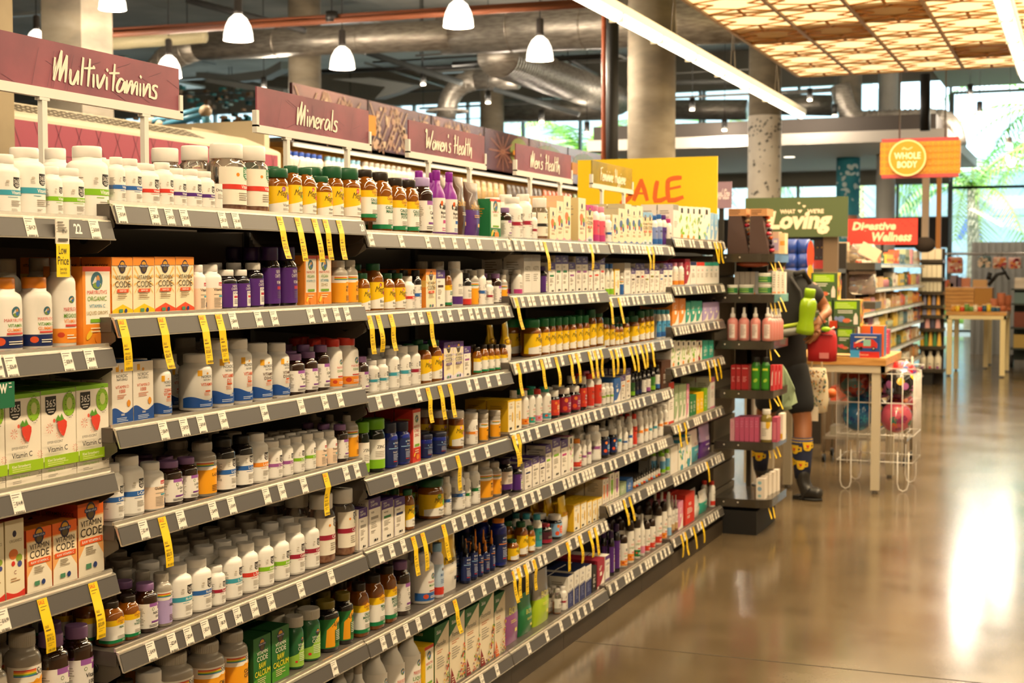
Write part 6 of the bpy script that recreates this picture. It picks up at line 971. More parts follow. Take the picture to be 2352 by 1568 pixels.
# socks with cups, boots
NAV = mat('1c2340', .8); CUP = mat('e2b81c', .8)
for nm, P in (('sock', [(-1.873, 10.26, .445, .074), (-1.872, 10.258, .38, .076), (-1.868, 10.25, .25, .064), (-1.866, 10.24, .15, .054)]), ('sock', [(-2.237, 10.565, .45, .070), (-2.24, 10.58, .38, .072), (-2.245, 10.6, .25, .062), (-2.25, 10.62, .15, .052)])):
    m = MB(); m.tube([p[:3] for p in P], .06, NAV, 20, [p[3] for p in P]); top = P[0]
    for k, c in enumerate(('d8a83a', '4a5aa8', 'e0c060')): m.tube([(top[0], top[1], top[2] - .006 - k * .01), (top[0], top[1], top[2] - .011 - k * .01)], .0765, mat(c, .8), 20)
    def sf(u, v, o, P=P):
        z = v
        for a, b in zip(P, P[1:]):
            if b[2] <= z <= a[2] or b is P[-1]: t = (a[2] - z) / (a[2] - b[2]); break
        cx, cy, R = (a[i] + (b[i] - a[i]) * t for i in (0, 1, 3)); an = u / .07 - PI / 2; return (cx + (R + .002 + o * 2) * math.cos(an), cy + (R + .002 + o * 2) * math.sin(an), z)
    F = Face(m, sf, .012, .8)
    for (u, z) in ((-.045, .365), (.05, .39), (.0, .255), (-.09, .27)):
        F.poly([(u - .035, z + .03), (u + .035, z + .03), (u + .026, z - .025), (u + .01, z - .034), (u - .01, z - .034), (u - .026, z - .025)], 'e2b81c'); F.poly([(u + .03, z + .02), (u + .055, z + .018), (u + .055, z - .012), (u + .026, z - .018), (u + .028, z - .008), (u + .044, z - .004), (u + .044, z + .01), (u + .031, z + .01)], 'e2b81c')
        F.poly([(u - .012, z + .012), (u, z + .005), (u + .012, z + .012), (u + .008, z - .006), (u, z - .014), (u - .008, z - .006)], 'c8281c'); F.lines(u - .02, u + .018, z - .018, 1, .004, '2a2a2a', .003)
    m.build(nm, body)
BOOT = mat('24211f', .45, coat=.2)
for cx, cy, ang in ((-1.862, 10.235, -.25), (-2.25, 10.62, .5)):
    b = skin('boot', [(0, 0, .24, .058), (0, 0, .16, .055), (.0, 0, .075, .056), (.03, 0, .055, .052), (.10, 0, .052, .048), (.155, 0, .048, .045)], [(0, 1), (1, 2), (2, 3), (3, 4), (4, 5)], BOOT, body, 2, 2); b.location = (cx, cy, 0); b.rotation_euler = (0, 0, ang)
    m = MB(); m.lathe([(.052, 0), (.052, .018)], BLACK, 20, ex=2.05, ctr=(.045, 0)); m.box((-.055, -.045, 0), (-.005, .045, .03), BLACK); o = m.build('boot_sole', b)
# backpack, bottle, pouch, cloth, tote
e = empty('backpack', (-2.03, 10.15, 1.35)); tag(e, 'black backpack with lime reflective trim worn by the walking person', 'backpack')
def part(m, n, p, off=None): return m.build(n, p, (-Vector(p.location)) if off is None else off)
m = MB(); m.lathe([(.05, 1.19), (.16, 1.2), (.175, 1.28), (.17, 1.5), (.15, 1.60), (.09, 1.645), (.02, 1.655)], BK, 28, 2.8, M=Matrix.Translation((-2.0, 10.17, 0)) @ Matrix.Diagonal((1.08, .62, 1, 1))); part(m, 'pack_body', e)
m = MB(); m.tube([(-1.93, 10.06, 1.6), (-1.86, 10.05, 1.5), (-1.84, 10.06, 1.38), (-1.86, 10.06, 1.27)], .012, mat('2a282a', .6), 8); m.tube([(-1.90, 10.05, 1.62), (-1.85, 10.10, 1.64), (-1.82, 10.2, 1.56)], .02, BK, 8); part(m, 'strap', e)
m = MB(); m.tube([(-2.12, 10.05, 1.255), (-1.98, 10.035, 1.25), (-1.87, 10.05, 1.27), (-1.82, 10.1, 1.3)], .013, mat('b8cc3a', .6), 8); m.tube([(-2.12, 10.05, 1.215), (-1.98, 10.03, 1.205), (-1.87, 10.045, 1.225), (-1.81, 10.1, 1.26)], .028, mat('8c8c86', .45, .2), 10); part(m, 'reflective_trim', e)
GB = mat('a6cc1c', .25, trans=.25, coat=.4); p = onY(1848, 770, 10.0); q = MB(); cx = onY(1851, 700, 10.0).x; z0 = onY(1850, 768, 10).z; z1 = onY(1850, 662, 10).z; hh = z1 - z0
M_ = Matrix.Translation((cx - .008, 10.0, z0)) @ Matrix.Rotation(.12, 4, 'Y'); q.lathe([(.045, 0), (.062, .02 * hh), (.064, .12 * hh), (.05, .3 * hh), (.056, .45 * hh), (.06, .6 * hh), (.056, .72 * hh), (.036, .8 * hh)], GB, 28, M=M_); o = q.build('water_bottle'); tag(o, 'translucent lime green water bottle at the person’s hand'.replace('’', ''), 'bottle')
q = MB(); q.lathe([(.037, .79 * hh), (.038, .96 * hh), (.034, 1.0 * hh)], mat('96c01a', .35), 24, M=M_); q.build('cap', o)
RP = mat('b3161c', .65); a, b = onY(1853, 757, 10.05), onY(1917, 832, 10.05); w, h = b.x - a.x, a.z - b.z; cx = (a.x + b.x) / 2
q = MB(); q.lathe([(.4, 0), (.5, .02), (.51, .35), (.5, .75), (.42, .97), (.25, 1)], RP, 24, 4.5, M=Matrix.Translation((cx, 10.12, b.z)) @ Matrix.Diagonal((w, .11, h, 1))); o = q.build('lunch_pouch'); tag(o, 'soft red zip pouch hanging at the table edge', 'pouch')
q = MB(); q.tube([(cx - w * .42, 10.06, b.z + h * .84), (cx, 10.055, b.z + h * .86), (cx + w * .42, 10.06, b.z + h * .83)], .006, mat('7a0c12', .5), 6); q.build('zip', o); q = MB(); q.box((cx - .01, 10.058, b.z + .025), (cx + .055, 10.064, b.z + .065), mat('d07a78', .6)); q.build('patch', o)
q = MB(); q.tube([(cx - .05, 10.06, b.z + h), (cx - .09, 10.05, b.z + h + .09), (cx - .02, 10.05, b.z + h + .12), (cx + .03, 10.05, b.z + h + .03)], .004, BLACK, 6); q.ball((cx + .035, 10.05, b.z + h + .005), .026, mat('9ccc1c', .4), (1.3, .6, .7)); q.ball((cx + .0, 10.05, b.z + h - .01), .02, BLACK, (2, .6, .5)); q.tube([(cx + .06, 10.05, b.z + h), (cx + .095, 10.05, b.z + h + .02)], .007, WHITE, 8); q.build('keyring', o)
def cloth(name, lab, px, Y, col, cat, thick=.012, folds=5):
    P = [onY(x, y, Y) for x, y in px]; q = MB(); n = len(P); vs = [p + Vector((0, .02 * math.sin(i * 1.7), 0)) for i, p in enumerate(P)]; vs2 = [v + Vector((0, thick, 0)) for v in vs]
    q.add(vs + vs2, [tuple(range(n)), tuple(range(2 * n - 1, n - 1, -1))] + [(i, (i + 1) % n, n + (i + 1) % n, n + i) for i in range(n)], mat(col, .8)); o = q.build(name); tag(o, lab, cat); return o
cloth('green_cloth', 'pale green cloth hanging at the right of the end display', [(1797, 838), (1804, 850), (1822, 885), (1826, 892), (1824, 900), (1830, 925), (1818, 932), (1819, 938), (1800, 945), (1796, 935)], 9.45, 'a5b893', 'cloth')
e = empty('tote_bag', (-1.72, 10.6, .9)); tag(e, 'cream tote bag with scattered leaf print hanging from the table', 'bag'); off = -Vector(e.location); q = MB(); a, b = onY(1845, 845, 10.45), onY(1900, 950, 10.45); w, h = b.x - a.x, a.z - b.z; cx = (a.x + b.x) / 2
q.lathe([(.3, 0), (.44, .03), (.5, .3), (.47, .7), (.36, 1)], mat('ddceb0', .8), 24, 3, M=Matrix.Translation((cx, 10.5, b.z)) @ Matrix.Diagonal((w, .1, h, 1))); bg_ = q.build('bag_body', e, off)
q = MB(); rr = random.Random(8); F = Face(q, lambda u, v, o: (cx + u, 10.5 - .1 * (.5 if v < b.z + h * .75 else .4) * max(0, 1 - (u / (w * .52)) ** 4) ** .3 - .003 - o, v), .5, .8)
for k in range(110): F.k = k % 5; F.ell(rr.uniform(-.42, .42) * w, b.z + rr.uniform(.04, .95) * h, rr.uniform(.005, .012), rr.uniform(.003, .006), rr.choice(('c8862a', '4a7a4a', '6a3a3a', '3a5a6a', 'd8a04a', '8a4a2a')), 6, rr.uniform(0, 3))
q.build('leaf_print', bg_); q = MB(); q.tube([(cx - .04, 10.5, b.z + h * .98), (cx - .03, 10.5, b.z + h + .1), (cx + .03, 10.5, b.z + h + .1), (cx + .04, 10.5, b.z + h * .98)], .008, mat('d8c8a8', .8), 6); q.build('handle', e, off)
cd_ = onY(1852, 935, 10.3); q = MB(); q.box((cd_.x, 10.36, onY(1852, 968, 10.3).z), (cd_.x + .075, 10.364, cd_.z), mat('e9dcc4', .6)); thing(q, 'price_card', 'blank cream price card in front of the tote bag', 'card')
# ---------------------------------------------------------------- toy table and its goods
def table(name, x0, x1, y0, y1, z, lab, wood, legc, legs, ap=.06, lw=.06):
    e = empty(name, ((x0 + x1) / 2, (y0 + y1) / 2, 0)); tag(e, lab, 'table'); off = -Vector(e.location)
    q = MB(); q.box((x0, y0, z - .055), (x1, y1, z), wood); q.build('tabletop', e, off); q = MB(); M2 = mat(legc, .5); t = .03
    q.box((x0 + .01, y0 + .01, z - .055 - ap), (x1 - .01, y0 + .04, z - .055), M2); q.box((x0 + .01, y1 - .04, z - .055 - ap), (x1 - .01, y1 - .01, z - .055), M2); q.box((x1 - .04, y0 + .01, z - .055 - ap), (x1 - .01, y1 - .01, z - .055), M2); q.box((x0 + .01, y0 + .01, z - .055 - ap), (x0 + .04, y1 - .01, z - .055), M2); q.build('apron', e, off)
    for x, y in legs:
        q = MB(); q.box((x, y, .025), (x + lw, y + lw, z - .055), M2); l = q.build('leg', e, off); q = MB(); q.lathe([(.02, 0), (.022, .01), (.012, .026)], STEEL, 12, ctr=(x + lw / 2, y + lw / 2)); q.build('foot', l)
    return e
TZ = 1.005; table('display_table', -2.42, -1.34, 10.66, 11.6, TZ, 'white legged wooden display table carrying toy boxes', WOOD, 'cbbfa6', ((-1.445, 10.68), (-2.10, 10.72), (-2.40, 10.72), (-1.445, 11.52), (-2.40, 11.52)), .055)
def boxy(x0, y0, x1, y1, Y, d, col, side, top, name, lab, fn=None, cat='box', sidefn=None, z0=None):
    a, b = onY(x0, y0, Y), onY(x1, y1, Y); zb = b.z if z0 is None else z0; w, h = b.x - a.x, a.z - zb; m = MB(); m.box((-w / 2, 0, 0), (w / 2, d, h), mat(side, .5)); m.box((-w / 2 + .001, .001, h), (w / 2 - .001, d - .001, h + .0006), mat(top, .5)); F = Face(m, lambda u, v, o: (u, -o * 2, v), .5, .45); L = Lab(F, w / 2, h); L.R(-1, 1, 0, 1, col)
    if fn: fn(L)
    if sidefn: F2 = Face(m, lambda u, v, o: (w / 2 + o * 2, d / 2 + u, v), .5, .45); sidefn(Lab(F2, d / 2, h))
    o = m.build(name, loc=(a.x + w / 2, Y, zb)); tag(o, lab, cat); return o
def gbox(can):
    def f(L):
        L.R(-.82, .75, .66, .93, '9ccc14'); L.L(-.7, .6, .84, 3, .07, 'c8e07a', .03); L.L(-.6, .6, .57, 2, .07, 'e8e8dc', .03); L.E(-.35, .28, .28, .22, can); L.E(-.72, .3, .13, .16, can); L.E(.05, .22, .3, .16, 'd8704a'); L.P([(.55, .08), (.85, .08), (.85, .35), (.74, .5), (.66, .5), (.55, .35)], 'e8dcd0'); L.R(.3, .42, .2, .24, 'e8e8dc')
    return f
def gside(L): 
    L.R(-1, 1, 0, 1, 'd8b82a'); rr = random.Random(2)
    for k in range(14): L.E(rr.uniform(-.8, .8), rr.uniform(.1, .9), .25, .3, rr.choice(('8a5a6a', 'c85a3a', '5a6a4a', 'e8a03a')), 7)
zA = onY(1900, 812, 10.72).z
for i, (x0, y0, x1, y1, can, l) in enumerate(((1919, 752, 1962, 812, 'd8505a', 'lowest in the stack'), (1866, 688, 1914, 752, '7a90c0', 'left one of the middle row'), (1912, 688, 1975, 750, '7a90c0', 'right one of the middle row'), (1863, 626, 1923, 688, 'd8506a', 'topmost of the stack'))):
    boxy(x0, y0, x1, y1, 10.78, .16, '45603a', '4a5a3a', 'd8c08a', 'toy_carton', f'green toy carton with watering can picture, {l}', gbox(can), sidefn=gside)
boxy(1868, 757, 1918, 812, 10.8, .16, '45603a', '4a5a3a', 'c8b080', 'toy_carton', 'green toy carton low in the stack behind the red pouch', gbox('d8505a'), sidefn=gside)
boxy(1905, 737, 1922, 800, 10.74, .08, 'c8401c', '2a1a1a', 'c8401c', 'game_box', 'orange topped dark game box behind the red pouch', lambda L: (L.R(-1, 1, 0, .75, '241c20'), L.T(0, .5, .14, 'SPARKLE', '8fd0e0', w=1.7)))
def truck(L):
    L.R(-1, 1, 0, .26, 'c82a24'); L.R(-1, -.35, 0, .32, '3a9ad8'); L.T(-.05, .09, .1, 'Rescue', 'f0c0a0', w=.8); L.P([(-.75, .42), (.85, .42), (.85, .62), (.55, .8), (.1, .8), (.1, .62), (-.75, .66)], 'c83228'); L.R(-.1, .4, .5, .78, '8fc0b0'); L.P([(-.7, .6), (-.5, .72), (.0, .84), (.0, .78), (-.55, .62)], 'f0e0c8'); L.E(-.5, .4, .12, .12, '1a1a1a'); L.E(-.25, .4, .12, .12, '1a1a1a'); L.E(.6, .4, .12, .12, '1a1a1a'); L.E(-.5, .4, .05, .05, 'd8d8d0'); L.E(.6, .4, .05, .05, 'd8d8d0'); L.R(-.7, .8, .86, .9, 'e8d8c0')
boxy(1953, 767, 2020, 813, 10.69, .12, '1f4a92', '163a7a', '1f4a92', 'truck_toy_box', 'blue toy box with red rescue truck picture', truck, z0=TZ)
boxy(1979, 748, 2030, 812, 10.85, .14, 'e8641c', '5a7aa8', 'e8641c', 'toy_box', 'orange toy box behind the blue truck box', lambda L: L.R(-.2, 0, 0, 1, '2a4aa0'), z0=TZ)
boxy(2031, 757, 2041, 812, 11.2, .1, 'c8446a', 'a8384a', 'c8446a', 'toy_box', 'narrow pink toy box at the right end of the table', lambda L: L.L(-.6, .6, .8, 6, .1, 'f0b0b8'), z0=TZ)
# bagged ball set on the display behind (blue trays)
q = MB()
for j in range(3):
    for i in range(2):
        a, b = onY(1802 + i * 27, 549 + j * 33, 11.9), onY(1829 + i * 27, 583 + j * 33, 11.9); x0 = a.x; q.lathe([(.5, 0), (.56, .5), (.5, 1)], mat('2445a0', .35, coat=.3), 20, 3, M=Matrix.Translation(((a.x + b.x) / 2, 11.98, b.z)) @ Matrix.Diagonal((b.x - a.x, .12, a.z - b.z, 1)))
o = q.build('blue_toy_pack'); tag(o, 'large blue scalloped toy pack behind the backpack', 'toy pack'); q = MB(); F = Face(q, lambda u, v, of: (onY(1856, 600, 11.9).x + u, 11.9 - of * 3, v), .5, .5)
a, b = onY(1847, 552, 11.9), onY(1867, 652, 11.9); F.rect(0, b.x - a.x - .03, b.z, a.z, '6aa8d8'); F.ell(.02, (a.z + b.z) / 2 + .06, .03, .12, 'd84a2a'); F.ell(.02, (a.z + b.z) / 2 - .08, .025, .06, 'e8a02a'); q.build('printed_card', o)
boxy(1803, 648, 1858, 700, 11.95, .1, '1f3f9a', '1f3f9a', '1f3f9a', 'blue_toy_box', 'blue box with red toy picture under the scalloped pack', lambda L: (L.E(-.4, .45, .2, .2, 'd8382a'), L.E(.5, .4, .25, .25, 'e8502a')))
# dark shelf behind with striped toy cartons
e = empty('toy_shelf', (-2.3, 13.2, 0)); tag(e, 'dark shelf unit with brown upright below the green sign', 'shelving'); off = -Vector(e.location); a, b = onY(1870, 560, 13.1), onY(1926, 560, 13.1)
q = MB(); q.box((a.x - .6, 13.1, 1.62), (b.x, 13.6, 1.66), BRACK); q.box((a.x - .6, 13.1, 1.33), (b.x, 13.6, 1.37), BRACK); q.box((a.x - .6, 13.55, 0), (b.x, 13.6, 1.9), mat('2a2420', .7)); q.build('shelves', e, off); q = MB(); q.box((b.x - .13, 13.05, 0), (b.x, 13.12, 1.95), mat('6e5a45', .6)); q.build('upright', e, off)
for k in range(4): boxy(1864 + k * 9.5, 552, 1873 + k * 9.5, 584, 13.2, .1, '3a2a34', '3a2a34', '3a2a34', 'dark_carton', f'dark carton with yellow star under the green sign, {NUM[k + 1]} from the left', lambda L: (L.E(0, .75, .3, .3, 'c8a03a'), L.R(-1, 1, 0, .3, 'c83a3a'), L.E(-.4, .4, .2, .2, '4aa0a0')), z0=1.6605)
for k in range(2): boxy(1864 + k * 20, 602, 1882 + k * 20, 626, 13.2, .15, '33262c', '33262c', 'e8e0d0', 'dark_tub', f'dark tub with pale lid on the lower toy shelf, {("left", "right")[k]} one', lambda L: (L.R(-1, 1, .82, 1, 'e8e0d0'), L.E(0, .5, .2, .2, 'c8a03a')), z0=1.3705)
# ---------------------------------------------------------------- wire basket with balls
WW = mat('e9e4dc', .35); e = empty('wire_basket', (-1.43, 11.1, 0)); tag(e, 'tall white wire basket holding play balls', 'basket'); off = -Vector(e.location); bx0, bx1, by0, by1 = -1.72, -1.16, 10.84, 11.34
q = MB()
def loop(z, r=.0045, s=0.): P = [(bx0 - s, by0 - s, z), (bx1 + s, by0 - s, z), (bx1 + s, by1 + s, z), (bx0 - s, by1 + s, z)]; q.tube(P + [P[0]], r, WW, 6)
for z in (.22, .42, .66, .88): loop(z)
loop(.92, .004, .02); q.build('wire_rings', e, off); q = MB(); r_ = .0035
for k in range(8): x = bx0 + (bx1 - bx0) * k / 7; q.tube([(x, by0, .2), (x, by0, .88)], r_, WW, 6); q.tube([(x, by1, .2), (x, by1, .88)], r_, WW, 6)
for k in range(1, 6): y = by0 + (by1 - by0) * k / 6; q.tube([(bx0, y, .2), (bx0, y, .88)], r_, WW, 6); q.tube([(bx1, y, .2), (bx1, y, .88)], r_, WW, 6)
q.build('wire_uprights', e, off); q = MB()
for k in range(9): x = bx0 + (bx1 - bx0) * k / 8; q.tube([(x, by0, .42), (x, by1, .42)], .003, WW, 5)
q.build('wire_floor', e, off)
for x, y in ((bx0 + .03, by0), (bx1 - .11, by0), (bx0 + .03, by1), (bx1 - .11, by1)):
    q = MB(); q.tube([(x, y, .3), (x, y, .06), (x + .012, y, .02), (x + .04, y, .005), (x + .068, y, .02), (x + .08, y, .06), (x + .08, y, .3)], .0045, WW, 6); q.build('looped_foot', e, off)
BR = .118
def ballobj(x, y, z, base, spots, lab):
    m = MB(); m.ball((0, 0, 0), BR, mat(base, .15, coat=.6), n=28, k=18); rr = random.Random(int(x * 1000)); 
    for k in range(16):
        d = Vector((rr.gauss(0, 1), rr.gauss(-.8, 1), rr.gauss(0, 1))).normalized(); u = d.orthogonal().normalized(); v = d.cross(u); R = rr.uniform(.022, .04); n = rr.choice((5, 12)) if spots[0] != 'x' else 5; c = mat(rr.choice(spots[1:] if spots[0] == 'x' else spots), .2, coat=.5)
        ring = [(d * BR + (u * math.cos(2 * PI * i / n) + v * math.sin(2 * PI * i / n)) * R).normalized() * (BR + .0008) for i in range(n)]; m.add([d * (BR + .001)] + ring, [(0, i + 1, (i + 1) % n + 1) for i in range(n)], c, True)
    o = m.build('play_ball', loc=(x, y, z)); tag(o, lab, 'ball', 'play balls in the wire basket')
for a in ((-1.585, 10.975, .545, '1a5f8c', ['x', '123a7a', '2a8aa8'], 'lower glossy blue ball at the left of the basket'), (-1.30, 10.975, .545, 'c8566a', ['x', '2f7a6a', 'd86a2a', '8a2a5a'], 'pink ball with green pentagons at the lower right'), (-1.59, 11.205, .70, '1a5f8c', ['123a7a', '2a8aa8'], 'upper glossy blue ball at the left of the basket'),
    (-1.44, 11.10, .79, '16141a', ['e8b81c', '3a90d0', 'c070b0', 'e0602a'], 'black planet ball in the middle of the basket'), (-1.28, 10.99, .795, '16141a', ['e8b81c', '3a90d0', 'c070b0', '8090b0'], 'black planet ball at the top right of the basket'), (-1.47, 11.21, .545, '16141a', ['e8b81c', '3a90d0'], 'black planet ball low in the basket'),
    (-1.29, 11.215, .60, '8a2a3a', ['2f7a6a', 'd86a2a'], 'dark red ball behind the pink ball'), (-1.62, 11.0, .80, '8a2f1c', ['3a5a5a', '6a1a1a'], 'brown red ball at the top left of the basket'), (-1.29, 11.22, .84, 'c8242c', ['f0f0f0', '2a4aa0', 'e8b81c'], 'red ball at the back of the basket top')): ballobj(*a)
# metal carts behind the table
def cart(x, y, lab, items):
    e = empty('stock_cart', (x, y, 0)); tag(e, lab, 'cart'); off = (0, 0, 0); M3 = mat('a59c90', .35, .6)
    for z in (.2, .5, .8): q = MB(); q.box((-.35, 0, z), (.35, .45, z + .025), M3); q.build('cart_shelf', e)
    q = MB()
    for a in (-.34, .34):
        for b in (.01, .44): q.tube([(a, b, .08), (a, b, .9)], .012, M3, 8)
    [q.tube([(a, .01, .5), (a, .44, .5)], .008, M3, 6) for a in (-.34, .34)]; q.tube([(-.34, .44, .88), (.34, .44, .88)], .008, M3, 6); q.build('cart_frame', e)
    for a in (-.34, .34):
        for b in (.01, .44): q = MB(); q.lathe([(.035, -.012), (.035, .012)], BLACK, 16, M=Matrix.Translation((a, b, .036)) @ Matrix.Rotation(PI / 2, 4, 'Y')); q.build('caster', e)
    for (dx, z, w, h, c, l) in items: q = MB(); q.box((x + dx, y + .08, z), (x + dx + w, y + .3, z + h), mat(c, .6)); thing(q, 'stock_box', l, 'box')
cart(-1.72, 12.3, 'steel cart with casters behind the wire basket', ((-.3, .525, .2, .12, 'b8482a', 'red brown box on the middle shelf of the steel cart behind the basket'), (0, .525, .25, .1, 'c8b898', 'cream box on the middle shelf of the steel cart behind the basket'), (-.3, .225, .5, .08, '8a8478', 'grey box on the low shelf of the steel cart behind the basket')))
q = MB(); q.ball((onZ(1905, 1015, .05).x - .1, 11.9, .60), .07, mat('b8301c', .5), (1.1, .8, .6)); q.ball((-1.93, 11.88, .63), .04, mat('d86a2a', .5)); thing(q, 'red_toy_bag', 'small red toy bag on the steel cart left of the wire basket', 'bag')
# ---------------------------------------------------------------- far gondola run
GY0, GY1, GX = 14.7, 20.9, -2.1; e = empty('far_gondola', (-2.55, 17.8, 0)); tag(e, 'far gondola run full of small goods beyond the toy table', 'shelving'); off = -Vector(e.location)
q = MB(); q.box((-2.62, GY0, .1), (-2.56, GY1, 1.9), BACK); q.box((-3.0, GY0, 0), (-2.13, GY1, .14), KICK); q.box((-2.95, GY0 - .02, 0), (-2.45, GY0, 1.95), mat('6e5a45', .6)); q.build('gondola_frame', e, off)
FZ = [1.72, 1.45, 1.2, .96, .72, .46, .18]
for z in FZ:
    q = MB(); q.box((-2.56, GY0, z - .03), (GX - .02, GY1, z), DECK)
    for k in range(5): y = GY0 + k * 1.24; q.add([(GX - .02, y, z), (GX, y, z - .045), (GX, y + 1.2, z - .045), (GX - .02, y + 1.2, z)], [(0, 1, 2, 3)], mat('b9b4aa', .4)); q.box((GX - .021, y, z - .04), (GX - .012, y + 1.2, z), RAILW)
    q.build('shelf', e, off)
rr = random.Random(21); FAR = []; PALC = ['efe6d6', 'e8d8b8', 'd8b080', 'f0e8dc', 'c8a070', 'b8c0a0', '8a4a5a', 'd86a4a', 'e8c85a', '6a8a9a', 'f4ece0', 'c88a9a', '4a6a4a', 'e89a4a']
CWORD = dict(zip(PALC, ['white', 'cream', 'tan', 'pale', 'brown', 'sage', 'plum', 'coral', 'yellow', 'slate', 'ivory', 'pink', 'dark green', 'orange'])); SW = ['top', 'second', 'third', 'fourth', 'fifth', 'sixth', 'bottom']; ct = {}
for i, z in enumerate(FZ):
    y = GY0 + .05; cx = rr.choice(PALC)
    while y < GY1 - .3:
        n = rr.choice((1, 2, 3)); w = rr.uniform(.1, .2); h = rr.uniform(.1, .19) if i else rr.uniform(.1, .2); c = rr.choice(PALC[:4] + PALC[7:9]) if i == 6 else rr.choice(PALC); c2 = rr.choice(PALC)
        for k in range(n):
            if y > GY1 - .3: break
            m = MB(); r_ = rr.random()
            if r_ < .6: m.box((-.12, -w / 2 + .004, 0), (0, w / 2 - .004, h), mat(c, .5)); F = Face(m, lambda u, v, o: (o * 3, u, v), .5, .5); F.rect(-w * .4, w * .4, h * .25, h * .5, c2)
            else: b_, c_, ex = bottle('pill', w * .36, h, mat(c, .4), mat(c2, .4), '', n=14); m = b_; m.v = [(v[0] - w * .36, v[1], v[2]) for v in m.v]; c_.v = [(v[0] - w * .36, v[1], v[2]) for v in c_.v]
            nm = 'small_carton' if r_ < .6 else 'small_bottle'; o = m.build(nm, loc=(GX - .045, y + w / 2, z + .0005))
            if r_ >= .6: c_.build('cap', o)
            key = (CWORD[c], nm, i); ct.setdefault(key, []).append(o); y += w + .012
        y += rr.choice((0, .02, .1))
for (cw, nm, i), L in ct.items():
    for k, o in enumerate(L): tag(o, f'{cw} {nm.replace("_", " ")}, {SW[i]} shelf of the far gondola' + (f', {k + 1 if k > 15 else NUM[k + 1]} from near end' if len(L) > 1 else ''), nm.split('_')[1], f'{cw} {nm.split("_")[1]}s on the {SW[i]} far shelf')
# bagged goods at its near end
e = empty('near_end_rack', (-2.3, 14.3, 0)); tag(e, 'brown end rack of the far gondola holding clear bags', 'shelving'); off = -Vector(e.location)
q = MB()
for y in (603, 693): p0, p1 = onY(1926, y, 14.2), onY(2010, y, 14.2); q.box((p0.x, 14.2, p0.z - .07), (p1.x, 14.65, p0.z), BRACK)
p0, p1 = onY(1926, 605, 14.2), onY(2010, 625, 14.2); q.box((p0.x + .1, 14.22, p1.z - .02), (p1.x, 14.24, p0.z - .07), mat('5a4636', .6)); q.build('rack_shelf', e, off)
q = MB(); q.box((-3.0, 14.62, 0), (-2.16, 14.68, 1.9), mat('6e5a45', .6)); q.build('rack_panel', e, off); CLEAR = mat('d8cfc4', .08, trans=.75)
for k in range(5): a, b = onY(1926, 556 + k * 12, 14.35), onY(1946, 567 + k * 12, 14.35); q = MB(); q.box((a.x, 14.35, b.z), (b.x, 14.5, a.z), mat('d8c0a0', .7)); thing(q, 'paper_box', f'cream paper box in the stack beside the near end bag, {NUM[5 - k]} from the bottom', 'box', 'stacked cream boxes')
def bag(x0, y0, x1, y1, Y, cols, lab, n=9):
    a, b = onY(x0, y0, Y), onY(x1, y1, Y); w, h = b.x - a.x, a.z - b.z; cx = (a.x + b.x) / 2; e = empty('clear_bag', (cx, Y + .1, b.z)); tag(e, lab, 'bag'); q = MB(); q.lathe([(.42, .0), (.5, .1), (.48, .6), (.38, 1)], CLEAR, 16, 3.5, M=Matrix.Diagonal((w, .2, h, 1))); q.build('bag_film', e); r = random.Random(int(x0)); 
    q = MB()
    for k in range(n): q.ball((r.uniform(-.32, .32) * w, r.uniform(-.05, .05), r.uniform(.15, .8) * h), h * .2, mat(r.choice(cols), .8), (1.3, .5, .7), 8, 6)
    q.build('soft_goods', e)
bag(1948, 560, 2012, 598, 14.3, ['f0dcb8', 'd8a0a0', 'e8d0a8', 'c88080'], 'clear bag of cream and pink soft goods, upper bag at the near end', 14); bag(1948, 628, 2008, 676, 14.3, ['c8a0a0', 'b88890', 'd8b8b0', 'a87880'], 'clear bin of dusty pink pouches, lower bag at the near end', 12)
q = MB(); a, b = onY(1972, 556, 14.1), onY(2022, 600, 14.1); M_ = Matrix.Translation(((a.x + b.x) / 2, 14.12, (a.z + b.z) / 2)) @ Matrix.Rotation(.5, 4, 'Y'); q.box((-.1, -.01, -.06), (.1, .01, .06), mat('ead2b4', .7), M_); q.lathe([(.022, -.012), (.022, -.011)], mat('d0584a', .7), 12, M=M_ @ Matrix.Rotation(PI / 2, 4, 'X')); thing(q, 'tea_towel', 'cream towel pack with a red dot on the near end rack', 'textile')
